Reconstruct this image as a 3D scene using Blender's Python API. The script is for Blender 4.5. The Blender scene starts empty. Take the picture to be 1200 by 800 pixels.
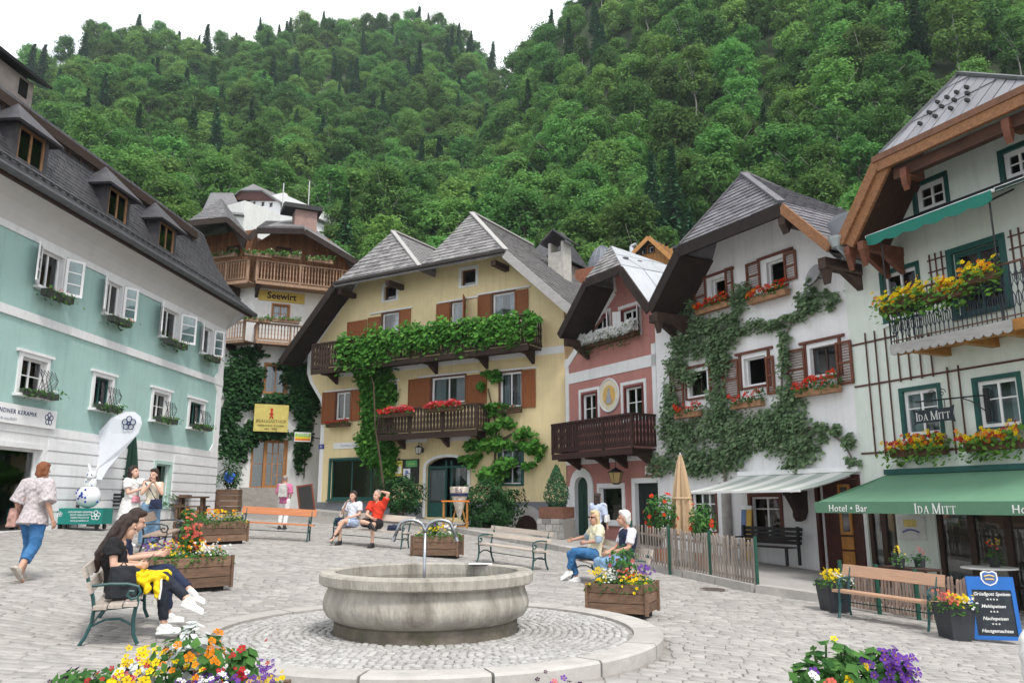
import bpy, bmesh, math, random
import numpy as np
from mathutils import Vector, Matrix, Euler
from mathutils.geometry import tessellate_polygon
R = math.radians
rnd = random.Random(7)
nrg = np.random.default_rng(7)
SC = bpy.context.scene
COL = SC.collection

# ------------------------------------------------------------------ camera, world, sun, exposure
F = 930.0
PITCH = math.atan(190.0 / F)
EYE = 1.65
cam_data = bpy.data.cameras.new('camera')
cam_data.sensor_width = 36.0
cam_data.lens = 36.0 * F / 1200.0
cam_data.clip_end = 3000.0
cam = bpy.data.objects.new('camera', cam_data)
cam.location = (0, 0, EYE)
cam.rotation_euler = (math.pi / 2 + PITCH, 0, 0)
COL.objects.link(cam)
SC.camera = cam

SUN_EL, SUN_AZ = R(58), R(150)          # azimuth clockwise from +Y: behind the camera, to its right
world = bpy.data.worlds.new('World')
SC.world = world
world.use_nodes = True
wn, wl = world.node_tree.nodes, world.node_tree.links
wn.clear()
w_out = wn.new('ShaderNodeOutputWorld')
w_sky = wn.new('ShaderNodeTexSky')
w_sky.sky_type = 'NISHITA'
w_sky.sun_disc = False
w_sky.sun_elevation = SUN_EL
w_sky.sun_rotation = SUN_AZ
w_b1 = wn.new('ShaderNodeBackground'); w_b1.inputs[1].default_value = 0.10
wl.new(w_sky.outputs[0], w_b1.inputs[0])
w_b2 = wn.new('ShaderNodeBackground'); w_b2.inputs[1].default_value = 0.86
w_co = wn.new('ShaderNodeTexCoord')
w_no = wn.new('ShaderNodeTexNoise'); w_no.inputs['Scale'].default_value = 2.2; w_no.inputs['Detail'].default_value = 5
wl.new(w_co.outputs['Generated'], w_no.inputs['Vector'])
w_rp = wn.new('ShaderNodeValToRGB')
w_rp.color_ramp.elements[0].position = .38; w_rp.color_ramp.elements[0].color = (.60, .635, .68, 1)
w_rp.color_ramp.elements[1].position = .56; w_rp.color_ramp.elements[1].color = (1, 1, 1, 1)
wl.new(w_no.outputs['Fac'], w_rp.inputs[0]); wl.new(w_rp.outputs[0], w_b2.inputs[0])
w_mx = wn.new('ShaderNodeMixShader'); w_mx.inputs[0].default_value = 0.86
wl.new(w_b1.outputs[0], w_mx.inputs[1]); wl.new(w_b2.outputs[0], w_mx.inputs[2])
wl.new(w_mx.outputs[0], w_out.inputs[0])

sun_data = bpy.data.lights.new('sun', 'SUN')
sun_data.energy = 1.5
sun_data.angle = R(14)
sun_data.color = (1, .955, .89)
sun = bpy.data.objects.new('sun', sun_data)
sd = Vector((math.sin(SUN_AZ) * math.cos(SUN_EL), math.cos(SUN_AZ) * math.cos(SUN_EL), math.sin(SUN_EL)))
sun.rotation_euler = sd.to_track_quat('Z', 'Y').to_euler()
sun.location = (10, -20, 40)
COL.objects.link(sun)
SC.view_settings.view_transform = 'Standard'
SC.view_settings.look = 'None'
SC.view_settings.exposure = 1.1
SC.view_settings.gamma = 1.0
SC.cycles.max_bounces = 6
SC.cycles.diffuse_bounces = 3
SC.cycles.glossy_bounces = 3
SC.cycles.transparent_max_bounces = 10

# ------------------------------------------------------------------ surveying helpers (photo pixel -> place)
CP, SP = math.cos(PITCH), math.sin(PITCH)
def ray(px, py):
    x = (px - 600.0) / F; y = -(py - 400.0) / F
    return Vector((x, CP - y * SP, SP + y * CP))
def at(px, py, Y):
    d = ray(px, py); t = Y / d.y
    return Vector((d.x * t, Y, EYE + d.z * t))
def xat(px, Y):
    return (px - 600.0) / F * CP * Y        # X of a pixel column at eye level
FC = Vector((-1.05, 10.25))                    # fountain centre
def G(x, y):
    r = math.hypot(x - FC.x, y - FC.y); g = G0(x, y)
    if r < 5.2:
        k = min(1.0, max(0.0, (5.2 - r) / 2.3)); g = g * (1-k) + max(.035, min(g, .135)) * k      # levelled round the fountain
    return g
def G0(x, y):
    return 0.10 - 0.06 * (max(-14, min(11, x)) + 1.0) + 0.025 * (max(-5, min(43, y)) - 10.25)
def gnd(px, py):
    """where the sight line through a pixel first meets the ground"""
    d = ray(px, py); f = lambda t: EYE + d.z*t - G(d.x*t, d.y*t); t = 1.0
    while f(t) > 0 and t < 60: t += .25
    lo, hi = t-.25, t
    for _ in range(30):
        m = (lo+hi)/2
        if f(m) > 0: lo = m
        else: hi = m
    return Vector((d.x*hi, d.y*hi, G(d.x*hi, d.y*hi)))

# ------------------------------------------------------------------ objects
def tag(o, label=None, cat=None, group=None, kind=None):
    if label: o['label'] = label
    if cat: o['category'] = cat
    if group: o['group'] = group
    if kind: o['kind'] = kind
    return o
def thing(name, label, cat, loc=(0, 0, 0), rz=0.0, group=None, tilt=None):
    o = bpy.data.objects.new(name, None); COL.objects.link(o)
    o.empty_display_size = .2
    o.location = loc
    o.rotation_euler = tilt if tilt else (0, 0, rz)
    return tag(o, label, cat, group)
def link(name, me, parent=None, mw=None):
    o = bpy.data.objects.new(name, me); COL.objects.link(o)
    if parent: o.parent = parent
    if mw is not None: o.matrix_local = mw
    return o
def kids(o):
    return [c for c in o.children]
def copy_tree(o, parent=None):
    c = o.copy(); COL.objects.link(c)
    if parent: c.parent = parent
    for ch in kids(o): copy_tree(ch, c)
    return c

class MB:
    """collects polygons; build() links them as one mesh object"""
    def __init__(s): s.v = []; s.f = []; s.m = []; s.cur = 0; s.smooth = []; s.sm = False
    def add(s, vs, fs):
        b = len(s.v); s.v += [tuple(v) for v in vs]
        for f in fs:
            s.f.append([b + i for i in f]); s.m.append(s.cur); s.smooth.append(s.sm)
        return s
    def box(s, x0, x1, y0, y1, z0, z1):
        if x0 > x1: x0, x1 = x1, x0
        if y0 > y1: y0, y1 = y1, y0
        if z0 > z1: z0, z1 = z1, z0
        return s.add([(x0,y0,z0),(x1,y0,z0),(x1,y1,z0),(x0,y1,z0),(x0,y0,z1),(x1,y0,z1),(x1,y1,z1),(x0,y1,z1)],
              [(0,3,2,1),(4,5,6,7),(0,1,5,4),(1,2,6,5),(2,3,7,6),(3,0,4,7)])
    def cbox(s, c, sx, sy, sz, rot=None, taper=1.0, bev=0.0):
        vs = []
        for z in (-.5, .5):
            k = 1.0 if z < 0 else taper
            for x, y in ((-.5,-.5),(.5,-.5),(.5,.5),(-.5,.5)):
                p = Vector((x*sx*k, y*sy*k, z*sz))
                if rot: p = rot @ p
                vs.append(p + Vector(c))
        return s.add(vs, [(0,3,2,1),(4,5,6,7),(0,1,5,4),(1,2,6,5),(2,3,7,6),(3,0,4,7)])
    def bar(s, a, b, w, h, up=(0, 0, 1)):
        """a rectangular bar from a to b, w wide and h high"""
        a = Vector(a); b = Vector(b); d = (b - a).normalized(); up = Vector(up)
        sd = d.cross(up)
        if sd.length < 1e-5: sd = d.cross(Vector((0, 1, 0)))
        sd.normalize(); u = sd.cross(d)
        o = [(-w/2,-h/2),(w/2,-h/2),(w/2,h/2),(-w/2,h/2)]
        vs = [a + sd*x + u*y for x, y in o] + [b + sd*x + u*y for x, y in o]
        return s.add(vs, [(0,1,2,3),(7,6,5,4),(0,4,5,1),(1,5,6,2),(2,6,7,3),(3,7,4,0)])
    def tube(s, pts, r, n=8, r1=None, cap=True):
        pts = [Vector(p) for p in pts]; k = len(pts)
        rr = r if isinstance(r, (list, tuple)) else [r + ((r1 if r1 is not None else r) - r) * i / max(1, k-1) for i in range(k)]
        vs = []; ref = None
        for i, p in enumerate(pts):
            d = (pts[min(i+1, k-1)] - pts[max(i-1, 0)])
            d = d.normalized() if d.length > 1e-9 else Vector((0,0,1))
            if ref is None:
                ref = Vector((0,0,1)) if abs(d.z) < .9 else Vector((1,0,0))
            a = d.cross(ref).normalized(); b = a.cross(d).normalized(); ref = b
            for j in range(n):
                t = 2*math.pi*j/n
                vs.append(p + (a*math.cos(t) + b*math.sin(t)) * rr[i])
        fs = []
        for i in range(k-1):
            for j in range(n):
                q = (j+1) % n
                fs.append((i*n+j, i*n+q, (i+1)*n+q, (i+1)*n+j))
        if cap:
            fs.append(tuple(range(n))[::-1]); fs.append(tuple((k-1)*n + j for j in range(n)))
        return s.add(vs, fs)
    def lathe(s, prof, c=(0,0,0), n=24, ang=2*math.pi, closed=True):
        vs = []; k = len(prof); fs = []
        for i in range(n):
            t = ang*i/n
            for r, z in prof: vs.append((c[0]+r*math.cos(t), c[1]+r*math.sin(t), c[2]+z))
        for i in range(n):
            q = (i+1) % n
            for j in range(k-1): fs.append((i*k+j, q*k+j, q*k+j+1, i*k+j+1))
        return s.add(vs, fs)
    def ball(s, c, rx, ry=None, rz=None, n=10, m=7, rot=None):
        ry = rx if ry is None else ry; rz = rx if rz is None else rz
        vs = [Vector((0,0,-rz))]
        for i in range(1, m):
            t = math.pi*i/m
            for j in range(n):
                p = 2*math.pi*j/n
                vs.append(Vector((rx*math.sin(t)*math.cos(p), ry*math.sin(t)*math.sin(p), -rz*math.cos(t))))
        vs.append(Vector((0,0,rz)))
        if rot: vs = [rot @ v for v in vs]
        c = Vector(c); vs = [v + c for v in vs]
        fs = [(0, 1+(j+1)%n, 1+j) for j in range(n)]
        for i in range(m-2):
            for j in range(n):
                q = (j+1) % n
                fs.append((1+i*n+j, 1+i*n+q, 1+(i+1)*n+q, 1+(i+1)*n+j))
        L = len(vs)-1
        fs += [(L, 1+(m-2)*n+j, 1+(m-2)*n+(j+1)%n) for j in range(n)]
        return s.add(vs, fs)
    def cap(s, a, ra, b, rb, n=10):
        """tapered limb with round ends"""
        s.ball(a, ra, n=n); s.ball(b, rb, n=n)
        return s.tube([a, b], ra, n=n, r1=rb)
    def prism(s, pts, d):
        """planar polygon (3-D points) extruded along d"""
        pts = [Vector(p) for p in pts]; d = Vector(d); n = len(pts)
        vs = pts + [p + d for p in pts]
        fs = [tuple(range(n)), tuple(range(2*n-1, n-1, -1))]
        for i in range(n):
            q = (i+1) % n; fs.append((q, i, n+i, n+q))
        return s.add(vs, fs)
    def slab(s, pts, t):
        """polygon with thickness t downwards along its own normal"""
        pts = [Vector(p) for p in pts]
        nrm = Vector((0,0,0))
        for i in range(len(pts)):
            a, b = pts[i], pts[(i+1) % len(pts)]
            nrm += a.cross(b)
        nrm.normalize()
        if nrm.z < 0: nrm = -nrm
        return s.prism(pts, -nrm*t)
    def mesh(s, name, mats):
        me = bpy.data.meshes.new(name)
        me.from_pydata(s.v, [], s.f)
        for m in (mats if isinstance(mats, (list, tuple)) else [mats]): me.materials.append(m)
        me.polygons.foreach_set('material_index', s.m)
        me.polygons.foreach_set('use_smooth', s.smooth)
        bm = bmesh.new(); bm.from_mesh(me); bmesh.ops.recalc_face_normals(bm, faces=bm.faces); bm.to_mesh(me); bm.free()
        me.update(); return me
    def build(s, name, mats, parent=None, kind=None, label=None, cat=None, group=None):
        o = link(name, s.mesh(name, mats), parent)
        return tag(o, label, cat, group, kind)

def npmesh(name, V, Fq, mats, rv=None, mi=None, smooth=False):
    """fast mesh of equal-sided faces from numpy arrays; rv = one number per face (attribute rnd)"""
    me = bpy.data.meshes.new(name)
    V = np.asarray(V, np.float32); Fq = np.asarray(Fq, np.int32); n, k = Fq.shape
    me.vertices.add(len(V)); me.vertices.foreach_set('co', V.ravel())
    me.loops.add(n*k); me.loops.foreach_set('vertex_index', Fq.ravel())
    me.polygons.add(n); me.polygons.foreach_set('loop_start', np.arange(0, n*k, k, dtype=np.int32))
    if rv is not None:
        a = me.attributes.new('rnd', 'FLOAT', 'FACE'); a.data.foreach_set('value', np.asarray(rv, np.float32))
    for m in (mats if isinstance(mats, (list, tuple)) else [mats]): me.materials.append(m)
    if mi is not None: me.polygons.foreach_set('material_index', np.asarray(mi, np.int32))
    if smooth: me.polygons.foreach_set('use_smooth', np.ones(n, bool))
    me.update(calc_edges=True); me.validate(); return me

def unit(a):
    return a / np.maximum(np.linalg.norm(a, axis=1, keepdims=True), 1e-6)
def kites(P, N, S, asp=.62, droop=.0, rng=nrg):
    """leaf-shaped quads at P facing N"""
    P = np.asarray(P, float); n = len(P); N = unit(np.asarray(N, float))
    S = np.broadcast_to(np.asarray(S, float), (n,))[:, None]
    T = unit(np.cross(N, unit(rng.normal(size=(n, 3))))); B = np.cross(N, T)
    a = P - T*S*.5; b = P + B*S*asp*.5 - N*S*.08; c = P + T*S*.5; d = P - B*S*asp*.5 - N*S*.08
    c = c - np.array([0, 0, 1.0])*S*droop
    V = np.stack([a, b, c, d], 1).reshape(-1, 3)
    return V, np.arange(4*n).reshape(n, 4)
def petals(P, N, S, k=5, rng=nrg):
    """k-petalled open flowers"""
    P = np.asarray(P, float); n = len(P); N = unit(np.asarray(N, float))
    S = np.broadcast_to(np.asarray(S, float), (n,))[:, None]
    T = unit(np.cross(N, unit(rng.normal(size=(n, 3))))); B = np.cross(N, T)
    out = []
    for i in range(k):
        t = 2*math.pi*i/k
        d = T*math.cos(t) + B*math.sin(t); e = -T*math.sin(t) + B*math.cos(t)
        c = .10 + .14*rng.random((n, 1)); w = .19 + .05*rng.random((n, 1))
        out += [P + d*S*.04, P + d*S*.36 + e*S*w + N*S*c, P + d*S*.54 + N*S*(c-.04), P + d*S*.36 - e*S*w + N*S*c]
    q = N*S*.09; out += [P + (T+B)*S*.09 + q, P + (B-T)*S*.09 + q, P - (T+B)*S*.09 + q, P + (T-B)*S*.09 + q]      # the eye of the bloom
    V = np.stack(out, 1).reshape(-1, 3)
    return V, np.arange(4*n*(k+1)).reshape(n*(k+1), 4)
def inball(n, rng=nrg):
    v = unit(rng.normal(size=(n, 3))); return v * (rng.random((n, 1)) ** (1/3))

# ------------------------------------------------------------------ materials
MATS = {}
def nodes(m):
    return m.node_tree.nodes, m.node_tree.links
def M(name, col, rough=.75, var=.14, scale=6.0, bump=.15, metal=0.0, rand=0.0, stain=None, stain_amt=.35, stain_scale=1.2, stretch=None, spec=.35, coat=0.0, bscale=None, streak=0.0):
    """painted / plastered / wooden / stone surface: base colour with mottling, larger stains, fine relief and a shift per piece"""
    if name in MATS: return MATS[name]
    m = bpy.data.materials.new(name); m.use_nodes = True
    n, l = nodes(m); bs = n['Principled BSDF']
    bs.inputs['Roughness'].default_value = rough; bs.inputs['Metallic'].default_value = metal
    bs.inputs['Specular IOR Level'].default_value = spec
    if coat: bs.inputs['Coat Weight'].default_value = coat
    co = n.new('ShaderNodeTexCoord'); mp = n.new('ShaderNodeMapping')
    l.new(co.outputs['Object'], mp.inputs[0])
    if stretch: mp.inputs['Scale'].default_value = stretch
    oi = n.new('ShaderNodeObjectInfo')
    if rand:
        ad = n.new('ShaderNodeVectorMath'); ad.operation = 'ADD'
        cx = n.new('ShaderNodeCombineXYZ'); ml = n.new('ShaderNodeMath'); ml.operation = 'MULTIPLY'; ml.inputs[1].default_value = 37.0
        l.new(oi.outputs['Random'], ml.inputs[0])
        for i in range(3): l.new(ml.outputs[0], cx.inputs[i])
        l.new(mp.outputs[0], ad.inputs[0]); l.new(cx.outputs[0], ad.inputs[1]); vec = ad.outputs[0]
    else: vec = mp.outputs[0]
    t1 = n.new('ShaderNodeTexNoise'); t1.inputs['Scale'].default_value = scale; t1.inputs['Detail'].default_value = 6; t1.inputs['Roughness'].default_value = .65
    l.new(vec, t1.inputs['Vector'])
    mr = n.new('ShaderNodeMapRange'); mr.inputs[1].default_value = .3; mr.inputs[2].default_value = .7
    mr.inputs[3].default_value = 1-var; mr.inputs[4].default_value = 1+var
    l.new(t1.outputs['Fac'], mr.inputs[0]); fac = mr.outputs[0]
    if rand:
        m2 = n.new('ShaderNodeMapRange'); m2.inputs[3].default_value = 1-rand; m2.inputs[4].default_value = 1+rand
        l.new(oi.outputs['Random'], m2.inputs[0])
        mm = n.new('ShaderNodeMath'); mm.operation = 'MULTIPLY'; l.new(fac, mm.inputs[0]); l.new(m2.outputs[0], mm.inputs[1]); fac = mm.outputs[0]
    vm = n.new('ShaderNodeVectorMath'); vm.operation = 'SCALE'
    vm.inputs[0].default_value = col[:3]; l.new(fac, vm.inputs['Scale']); out = vm.outputs[0]
    if stain:
        t2 = n.new('ShaderNodeTexNoise'); t2.inputs['Scale'].default_value = stain_scale; t2.inputs['Detail'].default_value = 8; t2.inputs['Roughness'].default_value = .7
        l.new(vec, t2.inputs['Vector'])
        r2 = n.new('ShaderNodeMapRange'); r2.inputs[1].default_value = .48; r2.inputs[2].default_value = .72; r2.inputs[4].default_value = stain_amt
        l.new(t2.outputs['Fac'], r2.inputs[0])
        mx = n.new('ShaderNodeMix'); mx.data_type = 'RGBA'
        l.new(r2.outputs[0], mx.inputs['Factor']); l.new(out, mx.inputs['A']); mx.inputs['B'].default_value = (*stain, 1); out = mx.outputs['Result']
    if streak:
        m3 = n.new('ShaderNodeMapping'); m3.inputs['Scale'].default_value = (3.2, 3.2, .16); l.new(co.outputs['Object'], m3.inputs[0])
        t4 = n.new('ShaderNodeTexNoise'); t4.inputs['Scale'].default_value = 1.6; t4.inputs['Detail'].default_value = 7; t4.inputs['Roughness'].default_value = .72; l.new(m3.outputs[0], t4.inputs['Vector'])
        r4 = n.new('ShaderNodeMapRange'); r4.inputs[1].default_value = .50; r4.inputs[2].default_value = .78; r4.inputs[4].default_value = streak; l.new(t4.outputs['Fac'], r4.inputs[0])
        x4 = n.new('ShaderNodeMix'); x4.data_type = 'RGBA'; l.new(r4.outputs[0], x4.inputs['Factor']); l.new(out, x4.inputs['A']); x4.inputs['B'].default_value = (*[c*.45+.03 for c in col[:3]], 1); out = x4.outputs['Result']
    l.new(out, bs.inputs['Base Color'])
    if bump:
        t3 = n.new('ShaderNodeTexNoise'); t3.inputs['Scale'].default_value = bscale or scale*5; t3.inputs['Detail'].default_value = 4
        l.new(vec, t3.inputs['Vector'])
        bp = n.new('ShaderNodeBump'); bp.inputs['Strength'].default_value = bump; bp.inputs['Distance'].default_value = .02
        l.new(t3.outputs['Fac'], bp.inputs['Height']); l.new(bp.outputs[0], bs.inputs['Normal'])
    MATS[name] = m; return m
def LEAF(name, c1, c2, trans=.3, rough=.72, objrand=0.0, c3=None):
    if name in MATS: return MATS[name]
    m = bpy.data.materials.new(name); m.use_nodes = True
    n, l = nodes(m); bs = n['Principled BSDF']; out = n['Material Output']
    at_ = n.new('ShaderNodeAttribute'); at_.attribute_name = 'rnd'
    rp = n.new('ShaderNodeValToRGB'); e = rp.color_ramp.elements
    e[0].color = (*c1, 1); e[1].color = (*c2, 1)
    if c3: x = e.new(.88); x.color = (*c2, 1); e[-1].color = (*c3, 1)
    l.new(at_.outputs['Fac'], rp.inputs[0]); colr = rp.outputs[0]
    if objrand:
        oi = n.new('ShaderNodeObjectInfo'); hs = n.new('ShaderNodeHueSaturation')
        a = n.new('ShaderNodeMapRange'); a.inputs[3].default_value = 1-objrand; a.inputs[4].default_value = 1+objrand*1.5
        l.new(oi.outputs['Random'], a.inputs[0]); l.new(a.outputs[0], hs.inputs['Value'])
        b = n.new('ShaderNodeMath'); b.operation = 'MULTIPLY'; b.inputs[1].default_value = 7.31
        f = n.new('ShaderNodeMath'); f.operation = 'FRACT'
        l.new(oi.outputs['Random'], b.inputs[0]); l.new(b.outputs[0], f.inputs[0])
        c = n.new('ShaderNodeMapRange'); c.inputs[3].default_value = .478; c.inputs[4].default_value = .52
        l.new(f.outputs[0], c.inputs[0]); l.new(c.outputs[0], hs.inputs['Hue'])
        l.new(colr, hs.inputs['Color']); colr = hs.outputs[0]
    l.new(colr, bs.inputs['Base Color']); bs.inputs['Roughness'].default_value = rough; bs.inputs['Specular IOR Level'].default_value = .15
    tr = n.new('ShaderNodeBsdfTranslucent'); l.new(colr, tr.inputs[0])
    mx = n.new('ShaderNodeMixShader'); mx.inputs[0].default_value = trans
    l.new(bs.outputs[0], mx.inputs[1]); l.new(tr.outputs[0], mx.inputs[2]); l.new(mx.outputs[0], out.inputs[0])
    MATS[name] = m; return m
def GLASS(name='window_glass', tint=(.75, .8, .82), refl=.05):
    if name in MATS: return MATS[name]
    m = bpy.data.materials.new(name); m.use_nodes = True
    n, l = nodes(m); n.remove(n['Principled BSDF']); out = n['Material Output']
    t = n.new('ShaderNodeBsdfTransparent'); t.inputs[0].default_value = (*tint, 1)
    g = n.new('ShaderNodeBsdfGlossy'); g.inputs['Roughness'].default_value = .03
    fr = n.new('ShaderNodeFresnel'); fr.inputs[0].default_value = 1.5
    ad = n.new('ShaderNodeMath'); ad.inputs[1].default_value = refl
    l.new(fr.outputs[0], ad.inputs[0])
    mx = n.new('ShaderNodeMixShader'); l.new(ad.outputs[0], mx.inputs[0]); l.new(t.outputs[0], mx.inputs[1]); l.new(g.outputs[0], mx.inputs[2])
    l.new(mx.outputs[0], out.inputs[0]); MATS[name] = m; return m

glass = GLASS()
white = M('white_paint', (.80, .80, .80), .6, .06, 4, .06)
dgreen = M('dark_green_paint', (.018, .085, .075), .45, .15, 5, .05)
black_iron = M('black_iron', (.018, .02, .022), .45, .2, 12, .1)
bench_iron = M('green_cast_iron', (.022, .075, .075), .42, .2, 14, .1)
dark_wood = M('dark_brown_timber', (.045, .026, .019), .75, .35, 5, .3, stretch=(1, 1, 5), rand=.2)
soffit_wood = M('black_brown_soffit', (.026, .018, .015), .85, .35, 4, .3, rand=.25)
shut_wood = M('orange_brown_shutter', (.26, .085, .026), .6, .22, 4, .15, stretch=(6, 6, 1), rand=.12)
red_wood = M('red_brown_shutter', (.15, .052, .028), .6, .3, 5, .2, rand=.15)
plank_wood = M('weathered_planter_wood', (.19, .115, .075), .8, .35, 5, .35, stretch=(1, 6, 9), rand=.28, stain=(.07, .05, .04), stain_amt=.7, stain_scale=2)
grey_wood = M('grey_weathered_wood', (.30, .255, .22), .85, .3, 6, .3, stretch=(6, 6, 1), rand=.25)
soil = M('potting_soil', (.025, .018, .012), .95, .4, 20, .8)
curtain = M('curtain_cloth', (.62, .63, .62), .9, .2, 3, .1, stretch=(7, 1, .3))
steel = M('brushed_steel', (.36, .38, .41), .32, .08, 20, .03, metal=.9)
room_shade = M('room_interior', (.05, .045, .04), .9, .3, 2, 0)
gleaf = LEAF('box_plant_leaf', (.028, .085, .02), (.09, .2, .045))
stem_m = M('stem_bark', (.09, .065, .045), .9, .3, 15, .5)
def FL(name, c):
    m = LEAF('flower_' + name, tuple(x*(.72 if name != 'white' else .93) for x in c), c, .25); rp = next(x for x in m.node_tree.nodes if x.type == 'VALTORGB'); e = rp.color_ramp.elements
    e[0].position = .03; x = e.new(.02); x.color = (.30, .16, .015, 1); return m
f_red = FL('red', (.72, .045, .018)); f_yel = FL('yellow', (.85, .62, .01)); f_ora = FL('orange', (.85, .25, .01))
f_pur = FL('purple', (.16, .055, .36)); f_wht = FL('white', (.85, .87, .85)); f_pnk = FL('pink', (.75, .16, .2)); f_crim = FL('crimson', (.5, .02, .04))
f_dpk = FL('salmon', (.75, .15, .12)); f_dark = FL('dark_violet', (.04, .012, .06))
# ------------------------------------------------------------------ the ground of the square
mortar = M('sandy_joint', (.27, .253, .235), .95, .2, 9, .4)
def STONE(name, c1, c2, rough=.8):
    m = M(name, (.4, .4, .4), rough, .13, 7, .35, stain=(.2, .19, .18), stain_amt=.38, stain_scale=.9, bscale=55)
    n, l = nodes(m)
    vm = next(x for x in n if x.type == 'VECT_MATH' and x.operation == 'SCALE')
    a = n.new('ShaderNodeAttribute'); a.attribute_name = 'rnd'
    rp = n.new('ShaderNodeValToRGB'); rp.color_ramp.elements[0].color = (*c1, 1); rp.color_ramp.elements[1].color = (*c2, 1)
    l.new(a.outputs['Fac'], rp.inputs[0]); l.new(rp.outputs[0], vm.inputs[0])
    return m
paver = STONE('paving_stone', (.29, .275, .26), (.39, .37, .35))
cobble = STONE('small_cobble', (.31, .30, .29), (.44, .43, .415))

xs = np.concatenate([[-400, -200, -120, -60, -30], np.linspace(-22, 16, 39), [30, 60, 120, 200, 400]])
ys = np.concatenate([[-70, -50, -30, -10], np.linspace(-5, 45, 51), [60, 120, 250, 400]])
gv = [(x, y, G(x, y) - .014) for y in ys for x in xs]
nx = len(xs)
gf = [(j*nx+i, j*nx+i+1, (j+1)*nx+i+1, (j+1)*nx+i) for j in range(len(ys)-1) for i in range(nx-1)]
gme = bpy.data.meshes.new('ground'); gme.from_pydata(gv, [], gf); gme.materials.append(mortar)
ground = tag(link('ground', gme), kind='structure')

def stone_block(cx, cy, w, h, ang, top, gap, bev, rng):
    """corner points of one stone: skirt and bevelled, slightly tilted top"""
    c, s = math.cos(ang), math.sin(ang); out = []
    tx, ty = rng.normal(0, .008), rng.normal(0, .008); dz = rng.normal(0, .0035)
    q = rng.normal(0, .008, (4, 2))
    for lev, (inset, z) in enumerate(((gap, -.05), (gap, -.008), (gap + bev, 0))):
        for i, (a, b) in enumerate(((-1, -1), (1, -1), (1, 1), (-1, 1))):
            lx = a*(w/2 - inset) + q[i, 0]; ly = b*(h/2 - inset) + q[i, 1]
            x = cx + lx*c - ly*s; y = cy + lx*s + ly*c
            out.append((x, y, top(x, y) + (z + dz + tx*lx + ty*ly if lev else -.06)))
    return out
SF = np.array([(8,9,10,11), (0,1,5,4), (1,2,6,5), (2,3,7,6), (3,0,4,7), (4,5,9,8), (5,6,10,9), (6,7,11,10), (7,4,8,11)])
def lay(stones, name, mat, parent):
    V = np.concatenate([np.array(s) for s, r in stones]); n = len(stones)
    Fq = (SF[None] + (np.arange(n)*12)[:, None, None]).reshape(-1, 4)
    rv = np.repeat([r for s, r in stones], 9)
    return tag(link(name, npmesh(name, V, Fq, mat, rv), parent), kind='stuff')
RING = 2.86
def free_of_kerb(x, y, m=.12):
    return math.hypot(x - FC.x, y - FC.y) > RING + m
stones = []
y = 4.2
while y < 30:
    h = rnd.uniform(.10, .16) * (1 if y < 14 else 1.35)
    x = max(-13.5, -.73*y - 1.6); xe = min(11.5, .73*y + 1.6)
    while x < xe:
        w = rnd.uniform(.13, .31) * (1 if y < 14 else 1.3)
        wob = lambda t: y + .22*math.sin(t*.42 + y*.21) + .10*math.sin(t*1.1 + y*.9)
        cx = x + w/2; cy = wob(cx); ang = math.atan2(wob(cx+.1) - wob(cx-.1), .2)
        if free_of_kerb(cx, cy):
            stones.append((stone_block(cx, cy, w, h, ang, G, .004, .007, nrg), rnd.random(), cx, cy))
        x += w
    y += h
def in_view(px, py, pz):
    d = py*CP + (pz-EYE)*SP
    if d < .3: return None
    u = px/d*F + 600; v = 400 - ((pz-EYE)*CP - py*SP)/d*F
    return (u, v) if -10 < u < 1210 and v < 808 else None
vis = [s for s in stones if in_view(s[2], s[3], G(s[2], s[3]))]
vis.sort(key=lambda s: s[3])
near = vis[:296]; nid = set(id(s) for s in near)
for s in near:
    me = npmesh('paving_stone', np.array(s[0]), SF, paver, np.full(9, s[1]))
    link('paving_stone', me, ground)
lay([(s[0], s[1]) for s in stones if id(s) not in nid], 'stone_paving', paver, ground)

# the raised round plinth of small cobbles round the fountain, with its ring of kerb stones
RZ = 0.155
plinth = thing('round_plinth', 'low round cobbled plinth ringed by pale curved kerb stones under the fountain', 'plinth', (FC.x, FC.y, 0))
b = MB(); b.lathe([(0, RZ-.03), (RING-.34, RZ-.03), (RING-.34, -.5), (0, -.5)], n=48); b.build('bedding', mortar, plinth)
cst = []; r = .62
while r < RING - .40:
    k = int(2*math.pi*r/.095); off = rnd.random()
    for i in range(k):
        t = 2*math.pi*(i+off)/k; rr = r + rnd.uniform(-.012, .012)
        cst.append((stone_block(rr*math.cos(t), rr*math.sin(t), .088*rnd.uniform(.8, 1), 2*math.pi*r/k*.96, t, lambda x, y: RZ - .012, .006, .013, nrg), rnd.random()))
    r += .09
lay(cst, 'cobbles', cobble, plinth)
kerb_m = M('pale_kerb_stone', (.42, .40, .375), .75, .12, 5, .25, rand=.08, stain=(.22, .21, .2), stain_amt=.4, stain_scale=2)
NK = 15
for i in range(NK):
    t0 = 2*math.pi*(i+.012)/NK; t1 = 2*math.pi*(i+.988)/NK; kb = MB(); m = 6; vs = []
    for j in range(m+1):
        t = t0 + (t1-t0)*j/m; c, s = math.cos(t), math.sin(t)
        for rr, zz in ((RING-.34, -.45), (RING-.34, RZ+.002), (RING-.025, RZ+.012), (RING, RZ-.012), (RING, -.45)):
            vs.append((rr*c, rr*s, zz))
    fs = [(j*5+q, j*5+q+1, (j+1)*5+q+1, (j+1)*5+q) for j in range(m) for q in range(4)] + [(0,1,2,3,4), (m*5+4, m*5+3, m*5+2, m*5+1, m*5)]
    kb.add(vs, fs); kb.build('kerb_stone', kerb_m, plinth)

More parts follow.
